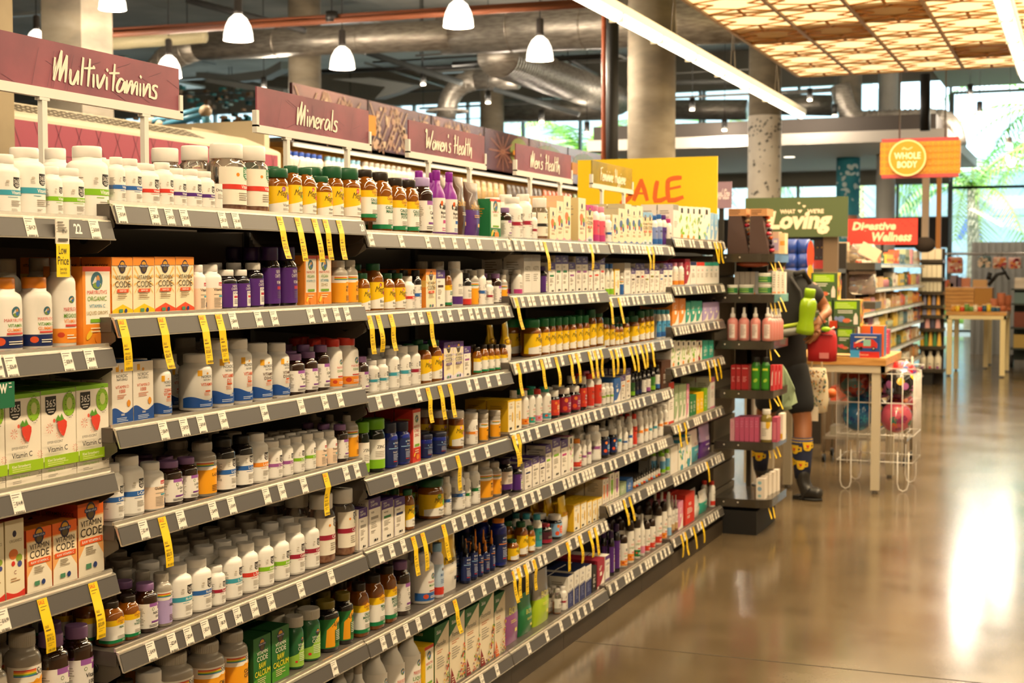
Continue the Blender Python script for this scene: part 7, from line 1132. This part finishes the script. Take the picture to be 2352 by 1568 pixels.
# far end wing shelves
e = empty('end_rack', (-2.1, 21.2, 0)); tag(e, 'dark end rack at the far end of the far gondola', 'shelving'); off = -Vector(e.location); WZ = []
q = MB()
for y in (600, 641, 673, 704, 727, 757, 798, 851): p0, p1 = onY(2106, y, 21), onY(2166, y, 21); WZ.append(p0.z + .025); q.box((p0.x, 21.0, p0.z - .025), (p1.x, 21.4, p0.z + .025), RIM)
q.build('rack_shelves', e, off); q = MB(); q.box((p0.x, 21.35, 0), (p1.x - .03, 21.45, 1.95), BACK); q.box((p0.x + .03, 21.05, 0), (p1.x - .15, 21.4, .18), BLACK); q.build('rack_back', e, off)
def rowpx(x0, x1, n, y0, sh, col, name, what, shape='box', cap=None):
    L = ['only one'] if n == 1 else [NUM[i + 1] + ' from the left' for i in range(n)]
    for i in range(n):
        a, b = onY(x0 + (x1 - x0) * i / n, y0, 21.03), onY(x0 + (x1 - x0) * (i + 1) / n, y0, 21.03); z = WZ[sh] + .0005; h = a.z - z; w = b.x - a.x - .006; m = MB()
        if shape == 'box': m.box((-w / 2, 0, 0), (w / 2, .12, h), mat(col, .5)); o = m.build(name, loc=((a.x + b.x) / 2, 21.03, z))
        elif shape == 'bag': m.add([(-w / 2, 0, 0), (w / 2, 0, 0), (w * .28, .03, h), (-w * .28, .03, h), (-w / 2, .06, 0), (w / 2, .06, 0), (w * .28, .04, h), (-w * .28, .04, h)], [(0, 1, 2, 3), (5, 4, 7, 6), (0, 3, 7, 4), (1, 5, 6, 2), (3, 2, 6, 7), (0, 4, 5, 1)], mat(col if i % 2 or not cap else cap, .4)); o = m.build(name, loc=((a.x + b.x) / 2, 21.05, z))
        else:
            b_, c_, ex = bottle('tall', w / 2, h, mat(col, .4), mat(cap, .4), '', n=14); b_.lathe([(w / 2 + .001, h * .02), (w / 2 + .001, h * .16)], mat('c8284a' if i % 2 else '8a3a8a', .4), 14, cap=False); b_.lathe([(w / 2 + .001, h * .26), (w / 2 + .001, h * .3)], mat('2a2440', .4), 14, cap=False); o = b_.build(name, loc=((a.x + b.x) / 2, 21.12, z)); c_.build('cap', o)
        tag(o, f'{what}, {L[i]}', name.split('_')[-1], what + 's' if n > 1 else None)
rowpx(2116, 2163, 3, 571, 0, 'efe2c8', 'cream_box', 'cream box on the top far end rack shelf'); rowpx(2118, 2163, 4, 608, 1, 'f0e6cc', 'yellow_box', 'cream and yellow box on the second far end rack shelf'); rowpx(2108, 2162, 6, 646, 2, 'd8d2bc', 'pale_box', 'pale green white box on the third far end rack shelf')
rowpx(2108, 2160, 5, 678, 4, '8a8aa8', 'grey_pouch', 'slate pouch on the fourth far end rack shelf', 'bag', 'd89a2a'); rowpx(2112, 2160, 4, 718, 5, 'd8a0a0', 'pink_pouch', 'pink pouch on the fifth far end rack shelf', 'bag', '2a2a4a'); rowpx(2112, 2162, 5, 762, 6, '2f7a3a', 'green_pouch', 'green and yellow pouch on the sixth far end rack shelf', 'bag', 'e0b02a'); rowpx(2109, 2162, 3, 806, 7, 'efe6d2', 'lotion_bottle', 'white pump bottle on the bottom far end rack shelf', 'bot', 'e8e0d0')
q = MB(); q.ball(onY(2124, 562, 20.2), .12, mat('2a201a', .9), (1.2, 1, .9)); thing(q, 'dark_hat', 'dark round hat beside the red sign on the far shelf top', 'hat')
q = MB(); q.lathe([(.05, 0), (.05, .35)], mat('e8d8c0', .6), 12, ctr=(0, 0))
# wooden posts beside the hanging sign
for (x0, x1, c, l, Y) in ((2117, 2133, 'cdb59a', 'pale square post under the orange hanging sign, left one', 24), (2150, 2161, 'b97a38', 'orange brown wooden post under the hanging sign, right one', 23)): a, b = onY(x0, 500, Y), onY(x1, 500, Y); q = MB(); q.box((a.x, Y, 0), (b.x, Y + .1, onY(2100, 405, Y).z), mat(c, .6)); thing(q, 'wooden_post', l, 'post')
# ---------------------------------------------------------------- far tables
T2 = table('wooden_table', -1.99, -1.10, 22.9, 24.3, 1.0, 'cream legged wooden table with craft goods in the distance', WOOD, 'ecd9a4', ((-1.97, 22.92), (-1.19, 22.92), (-1.97, 24.2), (-1.19, 24.2)), .06, .075)
T3 = table('wooden_table', -2.45, -1.45, 24.8, 25.9, 1.22, 'taller wooden table behind the craft goods table', WOOD, 'e3cf9c', ((-2.43, 24.85), (-1.55, 24.85), (-2.43, 25.8), (-1.55, 25.8)), .06, .075)
rr = random.Random(12)
q = MB(); a, b = onY(2168, 662, 23.6), onY(2236, 716, 23.6)
for k in range(6): q.box((a.x, 23.6, 1.0 + k * .062), (b.x, 24.1, 1.0 + k * .062 + .055), WOOD)
thing(q, 'wooden_crate', 'slatted wooden crate riser at the left of the far table', 'crate'); q = MB(); a, b = onY(2238, 660, 23.6), onY(2278, 716, 23.6); q.box((a.x, 23.6, 1.001), (b.x, 24.1, 1.36), mat('a8762a', .6)); thing(q, 'wooden_crate', 'dark wooden crate riser at the middle of the far table', 'crate')
WRD = ['first', 'second', 'third', 'fourth', 'fifth', 'sixth', 'seventh', 'eighth', 'ninth', 'tenth', 'eleventh', 'twelfth']
for k in range(11):
    x = 2190 + k * 10.2; a = onY(x, 700, 23.1); h = rr.uniform(.06, .11); c = rr.choice(('d8482a', '2a5a7a', 'e8c83a', '6a9a4a', 'e8e0c8', 'd89a3a')); q = MB(); q.lathe([(.035, 0), (.035, h)], mat(c, .4), 14, M=Matrix.Translation((a.x, 23.1, 1.0005))); o = q.build('craft_jar'); tag(o, f'small craft jar along the near edge of the far table, {WRD[k]} from the left', 'jar', 'craft jars'); q = MB(); q.lathe([(.036, h), (.036, h + .015)], mat('e8c89a', .5), 14, M=Matrix.Identity(4)); l = q.build('lid', o); l.location = (a.x, 23.1, 1.0005)
for k, (x, y, s) in enumerate(((2288, 684, 9), (2302, 672, 10), (2314, 678, 10), (2308, 700, 8), (2318, 705, 7))): a, b = onY(x - s, y, 23.9), onY(x + s, y, 23.9); q = MB(); q.lathe([((b.x - a.x) / 2 * .8, 1.0005), ((b.x - a.x) / 2, a.z)], mat('b86a48', .7), 18, ctr=((a.x + b.x) / 2, 23.4 + .25 * (k % 3))); thing(q, 'terracotta_pot', f'terracotta pot at the right end of the far table, {WRD[k]} one from the left', 'pot', 'terracotta pots')
for k, (x0, x1, y0, c) in enumerate(((2168, 2180, 643, 'c86a4a'), (2176, 2190, 650, 'e8a85a'), (2182, 2200, 632, '8a7a8a'), (2196, 2208, 636, '6a5a7a'), (2208, 2228, 638, 'd88a6a'), (2234, 2268, 642, 'd8a870'))): a, b = onY(x0, y0, 24.9), onY(x1, y0, 24.9); q = MB(); q.box((a.x, 24.95, 1.2205), (b.x - .005, 25.15, a.z), mat(c, .6)); thing(q, 'gift_box', f'small coloured gift box on the taller far table, {WRD[k]} from the left', 'box', 'gift boxes')
# hanging rail with bags, grey partition
e = empty('hanging_rail', (-.9, 27, 0)); tag(e, 'steel rail with hanging bags before the tall window', 'rail'); off = -Vector(e.location); z = onY(2250, 583, 27).z; q = MB(); q.tube([(-2.6, 27, z), (1.8, 27, z)], .022, STEEL, 10); q.tube([(-2.6, 27, z), (-2.6, 27, 0)], .02, STEEL, 8); q.tube([(1.8, 27, z), (1.8, 27, 0)], .02, STEEL, 8); q.build('rail_tube', e, off)
for k, (x0, x1, y0, y1, c, l) in enumerate(((2176, 2212, 590, 628, 'd8a08a', 'orange patterned hanging bag, leftmost on the rail'), (2246, 2277, 588, 614, '5a7274', 'dark teal hanging bag, second on the rail'), (2280, 2312, 590, 617, 'd8a890', 'orange white hanging bag, third on the rail'), (2315, 2346, 591, 617, 'e0b8b0', 'pink hanging bag, rightmost on the rail'))):
    a, b = onY(x0, y0, 26.95), onY(x1, y1, 26.95); q = MB(); q.lathe([(.46, 0), (.5, .15), (.48, .8), (.42, 1)], mat(c, .8), 14, 4, M=Matrix.Translation(((a.x + b.x) / 2, 26.95, b.z)) @ Matrix.Diagonal((b.x - a.x, .12, a.z - b.z, 1))); o = thing(q, 'hanging_bag', l, 'bag'); q = MB(); F = Face(q, lambda u, v, of: ((a.x + b.x) / 2 + u, 26.885 - of * 4, v), .5, .7); r = random.Random(k)
    for j in range(16): F.k = j % 4; F.ell(r.uniform(-.4, .4) * (b.x - a.x), r.uniform(a.z - (a.z - b.z) * .9, a.z - .03), .03, .025, r.choice(('c8503a', 'f0e0c8', 'e8904a', 'b83a4a')) if k != 1 else 'e8d0b8', 8)
    q.build('print', o); q = MB(); q.tube([(a.x + .08, 26.95, a.z), ((a.x + b.x) / 2, 26.97, z), (b.x - .08, 26.95, a.z)], .006, BLACK, 5); q.build('strap', o)
q = MB(); a, b = onY(2232, 556, 29), onY(2400, 700, 29)
for k in range(22): x = a.x + (b.x - a.x) * k / 22; q.box((x, 29 + .03 * (k % 2), 0), (x + (b.x - a.x) / 22, 29.08, a.z), mat('8d8d8a', .5))
thing(q, 'ribbed_partition', 'grey ribbed partition before the tall window', 'partition')
# right edge display stand
e = empty('display_rack', (-.85, 25.5, 0)); tag(e, 'dark goods rack at the right edge behind the far table', 'shelving'); off = -Vector(e.location); q = MB()
for z in (.3, .65, 1.05, 1.3): q.box((-1.15, 25.3, z), (-.2, 25.8, z + .03), mat('3a4440', .5))
q.box((-1.12, 25.78, .1), (-.2, 25.8, 1.3), mat('2f3a34', .6)); q.build('rack_shelves', e, off); q = MB(); q.lathe([(.11, -.03), (.11, .03)], BLACK, 18, M=Matrix.Translation((-1.12, 25.25, .112)) @ Matrix.Rotation(PI / 2, 4, 'Y')); q.build('wheel', e, off)
for k, (x, z, w, h, c) in enumerate(((-1.1, 1.331, .3, .18, 'e8ddd0'), (-.75, 1.331, .3, .22, 'e0d4cc'), (-1.1, 1.081, .25, .18, '6a8488'), (-.8, 1.081, .4, .2, '5a6a58'), (-1.1, .681, .4, .25, '8a4a3a'), (-.65, .681, .3, .28, '3a5a48'), (-1.1, .331, .35, .22, 'd8b86a'), (-.7, .331, .3, .25, 'c8a888'))): q = MB(); q.box((x, 25.35, z), (x + w, 25.6, z + h), mat(c, .6)); thing(q, 'goods_box', f'blurred goods box on the right edge rack, {WRD[k]} in reading order', 'box', 'goods on the right edge rack')
q = MB(); P = [onY(2270, 655, 24.9), onY(2290, 630, 24.9), onY(2312, 625, 24.9)]; q.tube(P, .03, BLACK, 8); q.tube([onY(2300, 612, 24.9), onY(2318, 642, 24.9)], .02, BLACK, 8); q.tube([onY(2274, 626, 24.9), onY(2270, 642, 24.9)], .04, BLACK, 8); thing(q, 'folded_stand', 'black folded stand arm rising behind the far table', 'stand')
# ---------------------------------------------------------------- magenta cooler and plum header case at the left
CX = -4.6; e = empty('cooler', (-5.1, 6.3, 0)); tag(e, 'cream refrigerated case with vent grille and magenta front behind the top shelf', 'cooler'); off = -Vector(e.location); CREAM = mat('eadfc8', .5)
prof = [(-4.6, 0), (-4.6, 2.365), (-4.62, 2.38), (-4.86, 2.47), (-5.6, 2.47), (-5.6, 0)]; n = len(prof); q = MB(); q.add([(x, y, z) for y in (5.22, 7.62) for x, z in prof], [tuple(range(n)), tuple(range(2 * n - 1, n - 1, -1))] + [(i, n + i, n + (i + 1) % n, (i + 1) % n) for i in range(n)], CREAM); q.build('case_body', e, off)
q = MB(); F = Face(q, lambda u, v, o: (CX + .001 + o * 4, u, v), .5, .4); F.rect(5.24, 7.58, 1.6, 2.35, 'a83a58'); rr = random.Random(6)
for k in range(16): F.k = 3; y = 5.25 + k * .15; F.poly([(y, 1.6), (y + .006, 1.6), (y + .35, 2.35), (y + .344, 2.35)], '7d2a46'); F.k = 3; F.poly([(y + .35, 1.6), (y + .356, 1.6), (y + .006, 2.35), (y, 2.35)], '7d2a46')
for z in (1.8, 1.95, 2.1, 2.2): F.k = 4; F.rect(5.24, 7.58, z, z + .004, '7d2a46')
F.k = 9; F.text(5.38, 1.98, .22, 'm', 'f0e2d0', w=.24, bold=.03, sh=.3); F.k = 9; F.text(6.05, 1.93, .3, 'l', 'f0e2d0', bold=.03, sh=.3); F.k = 9; F.text(6.6, 1.93, .28, 'l', 'f0e2d0', bold=.03, sh=.3); q.build('magenta_front', e, off)
q = MB(); v0, v1 = Vector((-4.65, 0, 2.3915)), Vector((-4.84, 0, 2.4627))
for k in range(26):
    y = 5.25 + k * .065
    for j in range(5): t = .12 + j * .16; p = v0.lerp(v1, t); r = v0.lerp(v1, t + .09); nrm = Vector((.35, 0, .93)) * .003; q.add([p + nrm + Vector((0, y, 0)), p + nrm + Vector((0, y + .05, 0)), r + nrm + Vector((0, y + .05, 0)), r + nrm + Vector((0, y, 0))], [(0, 1, 2, 3)], mat('7a7060', .6))
q.build('vent_grille', e, off)
q = MB(); q.box((-5.9, 8.0, 0), (-4.95, 8.06, 2.62), mat('ddd0b6', .55)); q.box((-5.9, 7.7, 0), (-5.3, 8.0, 2.56), mat('d8caae', .55)); thing(q, 'case_end_panel', 'tall cream end panel behind the Minerals sign', 'panel')
HX = -6.0; e = empty('header_case', (-6.2, 15, 0)); tag(e, 'long wall case with plum patterned header and amber back', 'shelving'); off = -Vector(e.location)
q = MB(); q.box((-6.9, 10.2, 0), (-6.1, 21, 2.40), mat('4a3a30', .6)); q.box((-6.5, 10.2, 2.40), (-6.45, 21, 2.72), mat('f2ae30', .6)); q.box((-6.7, 10.15, 2.70), (-6.0, 21, 2.735), mat('8a8276', .4, .5)); q.build('case_body', e, off)
q = MB(); q.box((-6.1, 10.3, 2.675), (-6.06, 20.8, 2.70), mat('fff0d0', .5, emit=1.2)); q.build('tube_lamp', e, off)
area('case_tube_glow', (-6.12, 15.5, 2.67), .04, 10.4, 22, (1, .85, .6), (0, -.5, 0))
PLUM = noisemat('plum_foil', '4a2c3a', '8a5a5c', 1.1, .25, .3)
for i in range(8):
    y0 = 10.13 + i * 1.33; y1 = y0 + 1.30; q = MB(); q.box((HX - .03, y0, 2.70), (HX, y1, 3.17), PLUM); q.box((HX - .03, y1, 2.70), (HX + .004, y1 + .03, 3.17), mat('351d28', .5)); o = q.build('header_panel', e, off); q = MB(); F = Face(q, lambda u, v, of: (HX + of * 6, u, v), .5, .35); rr = random.Random(i + 30)
    if i in (0, 1, 2, 6, 7):
        for k in range(70 if i else 30):
            y, z = rr.uniform(y0 + (.5 if i == 0 else .03), y1 - .06), rr.uniform(2.72, 3.12); s_ = rr.uniform(.02, .05); F.k = 2 + k % 4; a_ = rr.uniform(0, 3); F.poly([(y + s_ * math.cos(a_ + t), z + s_ * .9 * math.sin(a_ + t)) for t in (0, 1.2, 2.6, 4, 5.2)][:rr.choice((3, 4, 5))], rr.choice(('d8b49a', 'c89a84', 'e8ccb0', 'b88a78')))
        for k in range(9): F.k = 7; y = rr.uniform(y0, y1 - .4); d = rr.choice((-1, 1)); z = 2.95; F.poly([(y, z - .2 * d), (y + .02, z - .2 * d), (y + .3, z + .18 * d), (y + .28, z + .18 * d)], 'caa58c')
    else:
        if i > 3: F.ell((y0 + y1) / 2, 2.98, .5, .15, '7d8a4a', 24)
        if i == 3: F.ell(y1 - .3, 2.98, .28, .16, '8a9a4e', 20)
        for cy, cz in ((y0 + .5, 2.95), (y0 + 1.0, 2.85)):
            for k in range(12): a_ = 2 * PI * k / 12; L = rr.uniform(.14, .26); x1, z1 = cy + L * math.cos(a_) * 1.6, min(3.16, max(2.71, cz + L * math.sin(a_))); x1 = min(y1 - .01, max(y0 + .01, x1)); dx, dz = x1 - cy, z1 - cz; l = math.hypot(dx, dz); F.k = 6; F.poly([(cy - dz / l * .005, cz + dx / l * .005), (cy + dz / l * .005, cz - dx / l * .005), (x1 + dz / l * .005, z1 - dx / l * .005), (x1 - dz / l * .005, z1 + dx / l * .005)], 'c0826e')
    q.build('header_pattern', o)
AMBER = 'f0a028'
for k, (x0, y0, x1, y1) in enumerate(((846, 263, 864, 312), (1050, 306, 1075, 330), (1180, 345, 1262, 372), (1314, 372, 1330, 402))):
    a, b = onX(x0, y0, HX + .05), onX(x1, y1, HX + .05); q = MB(); q.box((HX + .04, a.y, min(a.z, b.z)), (HX + .05, b.y, max(a.z, b.z)), mat(AMBER, .5)); thing(q, 'hanging_placard', f'small amber placard on the plum header, {WRD[k]} from the left', 'sign', 'amber placards')
rr = random.Random(2); y = 10.35; k = 0; TOPI = (('white milk bottle with blue cap', 'f0ece4', '2a4fb0', 6, .09), ('white bottle with pale blue cap', 'efeae0', '8ac0e0', 7, .08), ('white tub with silver lid', 'ece4d8', 'b8b0a8', 9, .1), ('lilac pouch', 'b8a0b8', None, 8, .12), ('tan snack bag', 'c8a878', None, 8, .16), ('dark pouch', '4a3a34', None, 8, .13), ('orange snack bag', 'd8683a', None, 7, .14), ('green snack bag', '7a9a5a', None, 6, .14))
for (nm, c, cc, n, w) in TOPI:
    for i in range(n):
        if cc: b_, c_, ex = bottle('pill', w * .46, .24, mat(c, .4), mat(cc, .4), '', n=14); F = Face(b_, lambda u, v, of: ((w * .46 + of) * math.cos(u / (w * .46)), (w * .46 + of) * math.sin(u / (w * .46)), v), .02, .5); F.ell(0, .08, .02, .03, '7aa84a', 8); o = b_.build('top_shelf_bottle', loc=(-6.18, y, 2.4005)); c_.build('cap', o)
        else: m = pouch(w * .9, .23, c, c, '', 'efe0c0', d=.06); o = m.build('snack_pouch', loc=(-6.2, y, 2.4005))
        tag(o, f'{nm} on the plum header case, {WRD[i]} of its kind', 'bottle' if cc else 'pouch', nm + 's on the header case'); y += w + .012
    y += .05
# teal artwork, blue pipe frame far left
q = MB(); a, b = onY(250, 150, 30), onY(585, 300, 30); q.box((a.x, 30, 0), (b.x, 30.2, 5.0), mat('3a5f60', .7)); a2, b2 = onY(520, 180, 29.9), onY(580, 300, 29.9); q.box((a2.x, 29.85, 2), (b2.x, 30, 5.1), mat('2f9a92', .7)); o = thing(q, 'mural_wall', 'dark teal mural wall left of the second column', 'wall art'); q = MB(); rr = random.Random(17)
for k in range(120):
    x, y = rr.uniform(300, 575), rr.uniform(205, 300); p = onY(x, y, 29.7); s_ = rr.uniform(.04, .11); q.box((p.x, 29.7, p.z), (p.x + s_, 29.85, p.z + s_), mat(rr.choice(('c89a70', '8a6a50', '4a9a9a', '1f4a50', 'b8d0cc')), .6))
q.build('wood_blocks', o)
q = MB(); BP = mat('5a9cb8', .4); Yp = 13
for P in (((345, 282), (470, 252)), ((370, 288), (475, 262)), ((390, 292), (520, 296)), ((470, 255), (478, 300))): q.tube([onY(P[0][0], P[0][1], Yp), onY(P[1][0], P[1][1], Yp)], .045, BP, 12)
o = thing(q, 'blue_pipe_frame', 'pale blue pipe frame above the magenta cooler', 'frame'); q = MB()
for x, y in ((345, 282), (370, 288), (472, 256)): q.ball(onY(x, y, Yp), .07, mat('c8b090', .5), n=12, k=8)
q.build('pipe_joint', o)
# ---------------------------------------------------------------- outside
GRASS = noisemat('pavement', '9a9a94', 'b4b2aa', 8, .9); sbox('ground', (-60, 36.4, -.25), (40, 120, -.02), GRASS)  # lawn coloured grey to keep its green bounce off the ceiling
q = MB(); q.box((-8, 50, 0), (20, 51, 4.9), mat('9fb6c6', .6)); q.box((-60, 58, 0), (-8, 60, 9), mat('b8c8cc', .6)); o = thing(q, 'pale_building', 'pale blue panelled building outside the window', 'building'); q = MB(); F = Face(q, lambda u, v, of: (u, 49.99 - of * 10, v), .5, .6)
for z in (1.2, 2.2, 3.4): F.k = 1; F.rect(-8, 20, z, z + .03, '7890a0')
for k in range(14): F.k = 1; F.rect(-7.6 + k * 2, -7.57 + k * 2, 0, 4.9, '7890a0')
for x, t, c in ((-3.6, 'A', '4a6ac8'), (-1.3, 'M', '4a8a7a'), (1.4, 'O', '4a6ac8'), (-6.2, 'O', '8aa0b8')): F.k = 3; F.text(x, 3.5 - .9 + .1, .8, t, c, w=.9, bold=.03)
q.build('wall_letters', o)
q = MB(); rr = random.Random(3)
for k in range(260): q.ball((rr.uniform(-8, 12), rr.uniform(45.5, 46.5), rr.uniform(.1, .75)), .28, mat(rr.choice(('a8d86a', 'c8e89a', '8ac04a')), .8), n=7, k=5)
thing(q, 'hedge', 'bright trimmed hedge outside the tall window', 'hedge')
TRUNK = noisemat('palm_bark', 'a89a84', 'd0c4ae', 3, .9, stretch=(1, 1, 8)); LEAF = [mat(c, .5) for c in ('6fae2a', '93cc3a', 'b8e05a', '4f8f2a', 'd0e88a')]
def palm(x, y, h, r, n, lab, seed, L=3.4, trunk=True):
    rr = random.Random(seed); e = empty('palm_tree', (x, y, 0)); tag(e, lab, 'palm tree', 'palms outside the glass'); q = MB()
    if trunk: q.tube([(0, 0, -.02), (.05, 0, h * .5), (0, 0, h)], r, TRUNK, 14, [r * 1.15, r, r * .9]); q.build('trunk', e)
    for k in range(n):
        a = 2 * PI * k / n + rr.uniform(-.2, .2); el = rr.uniform(-.1, 1.1); q = MB(); pts = []; lf = rr.choice(LEAF); p = Vector((0, 0, h)); d = Vector((math.cos(a) * math.cos(el), math.sin(a) * math.cos(el), math.sin(el))); S_ = 12
        for i in range(S_ + 1): pts.append(p.copy()); p = p + d * L / S_; d = (d + Vector((0, 0, -.15))).normalized()
        q.tube(pts, .03, lf, 5, [.03 * (1 - i / (S_ + 3)) for i in range(S_ + 1)])
        for i in range(1, S_ + 1):
            for j in (0, .5):
                c = pts[i].lerp(pts[max(0, i - 1)], j); t = (pts[i] - pts[i - 1]).normalized(); sd = t.cross(Vector((0, 0, 1))).normalized(); ll = .85 * math.sin(PI * (i + .6) / (S_ + 2)) + .15
                for s_ in (-1, 1): tip = c + sd * s_ * ll * .75 + t * ll * .55 + Vector((0, 0, -.28 * ll - rr.random() * .15)); b1 = c + t * .035; b2 = c - t * .035; q.add([b1, b2, tip, b1 + Vector((0, 0, .006)), b2 + Vector((0, 0, .006))], [(0, 1, 2), (4, 3, 2), (0, 3, 4, 1)], lf)
        q.build('frond', e)
palm(-2.9, 41, 3.9, .17, 13, 'palm with pale trunk just left of the tall window mullion', 1); palm(.4, 41.5, 5.2, .2, 15, 'large palm whose fronds droop across the tall window', 2, 4.2); palm(-6.3, 43, 4.5, .2, 13, 'palm outside behind the turquoise column', 3); palm(-10.5, 42, 5.4, .2, 13, 'palm outside between the large columns', 4, 3.8); palm(3.4, 43, 6, .2, 13, 'palm outside beyond the right edge window', 5, 4); palm(-1.2, 46, 6.4, .2, 13, 'tall palm outside high in the window', 6, 4); palm(-14.5, 42, 5, .2, 12, 'palm outside left of the warm column', 7, 3.5)
print('objects', len(COL.objects))
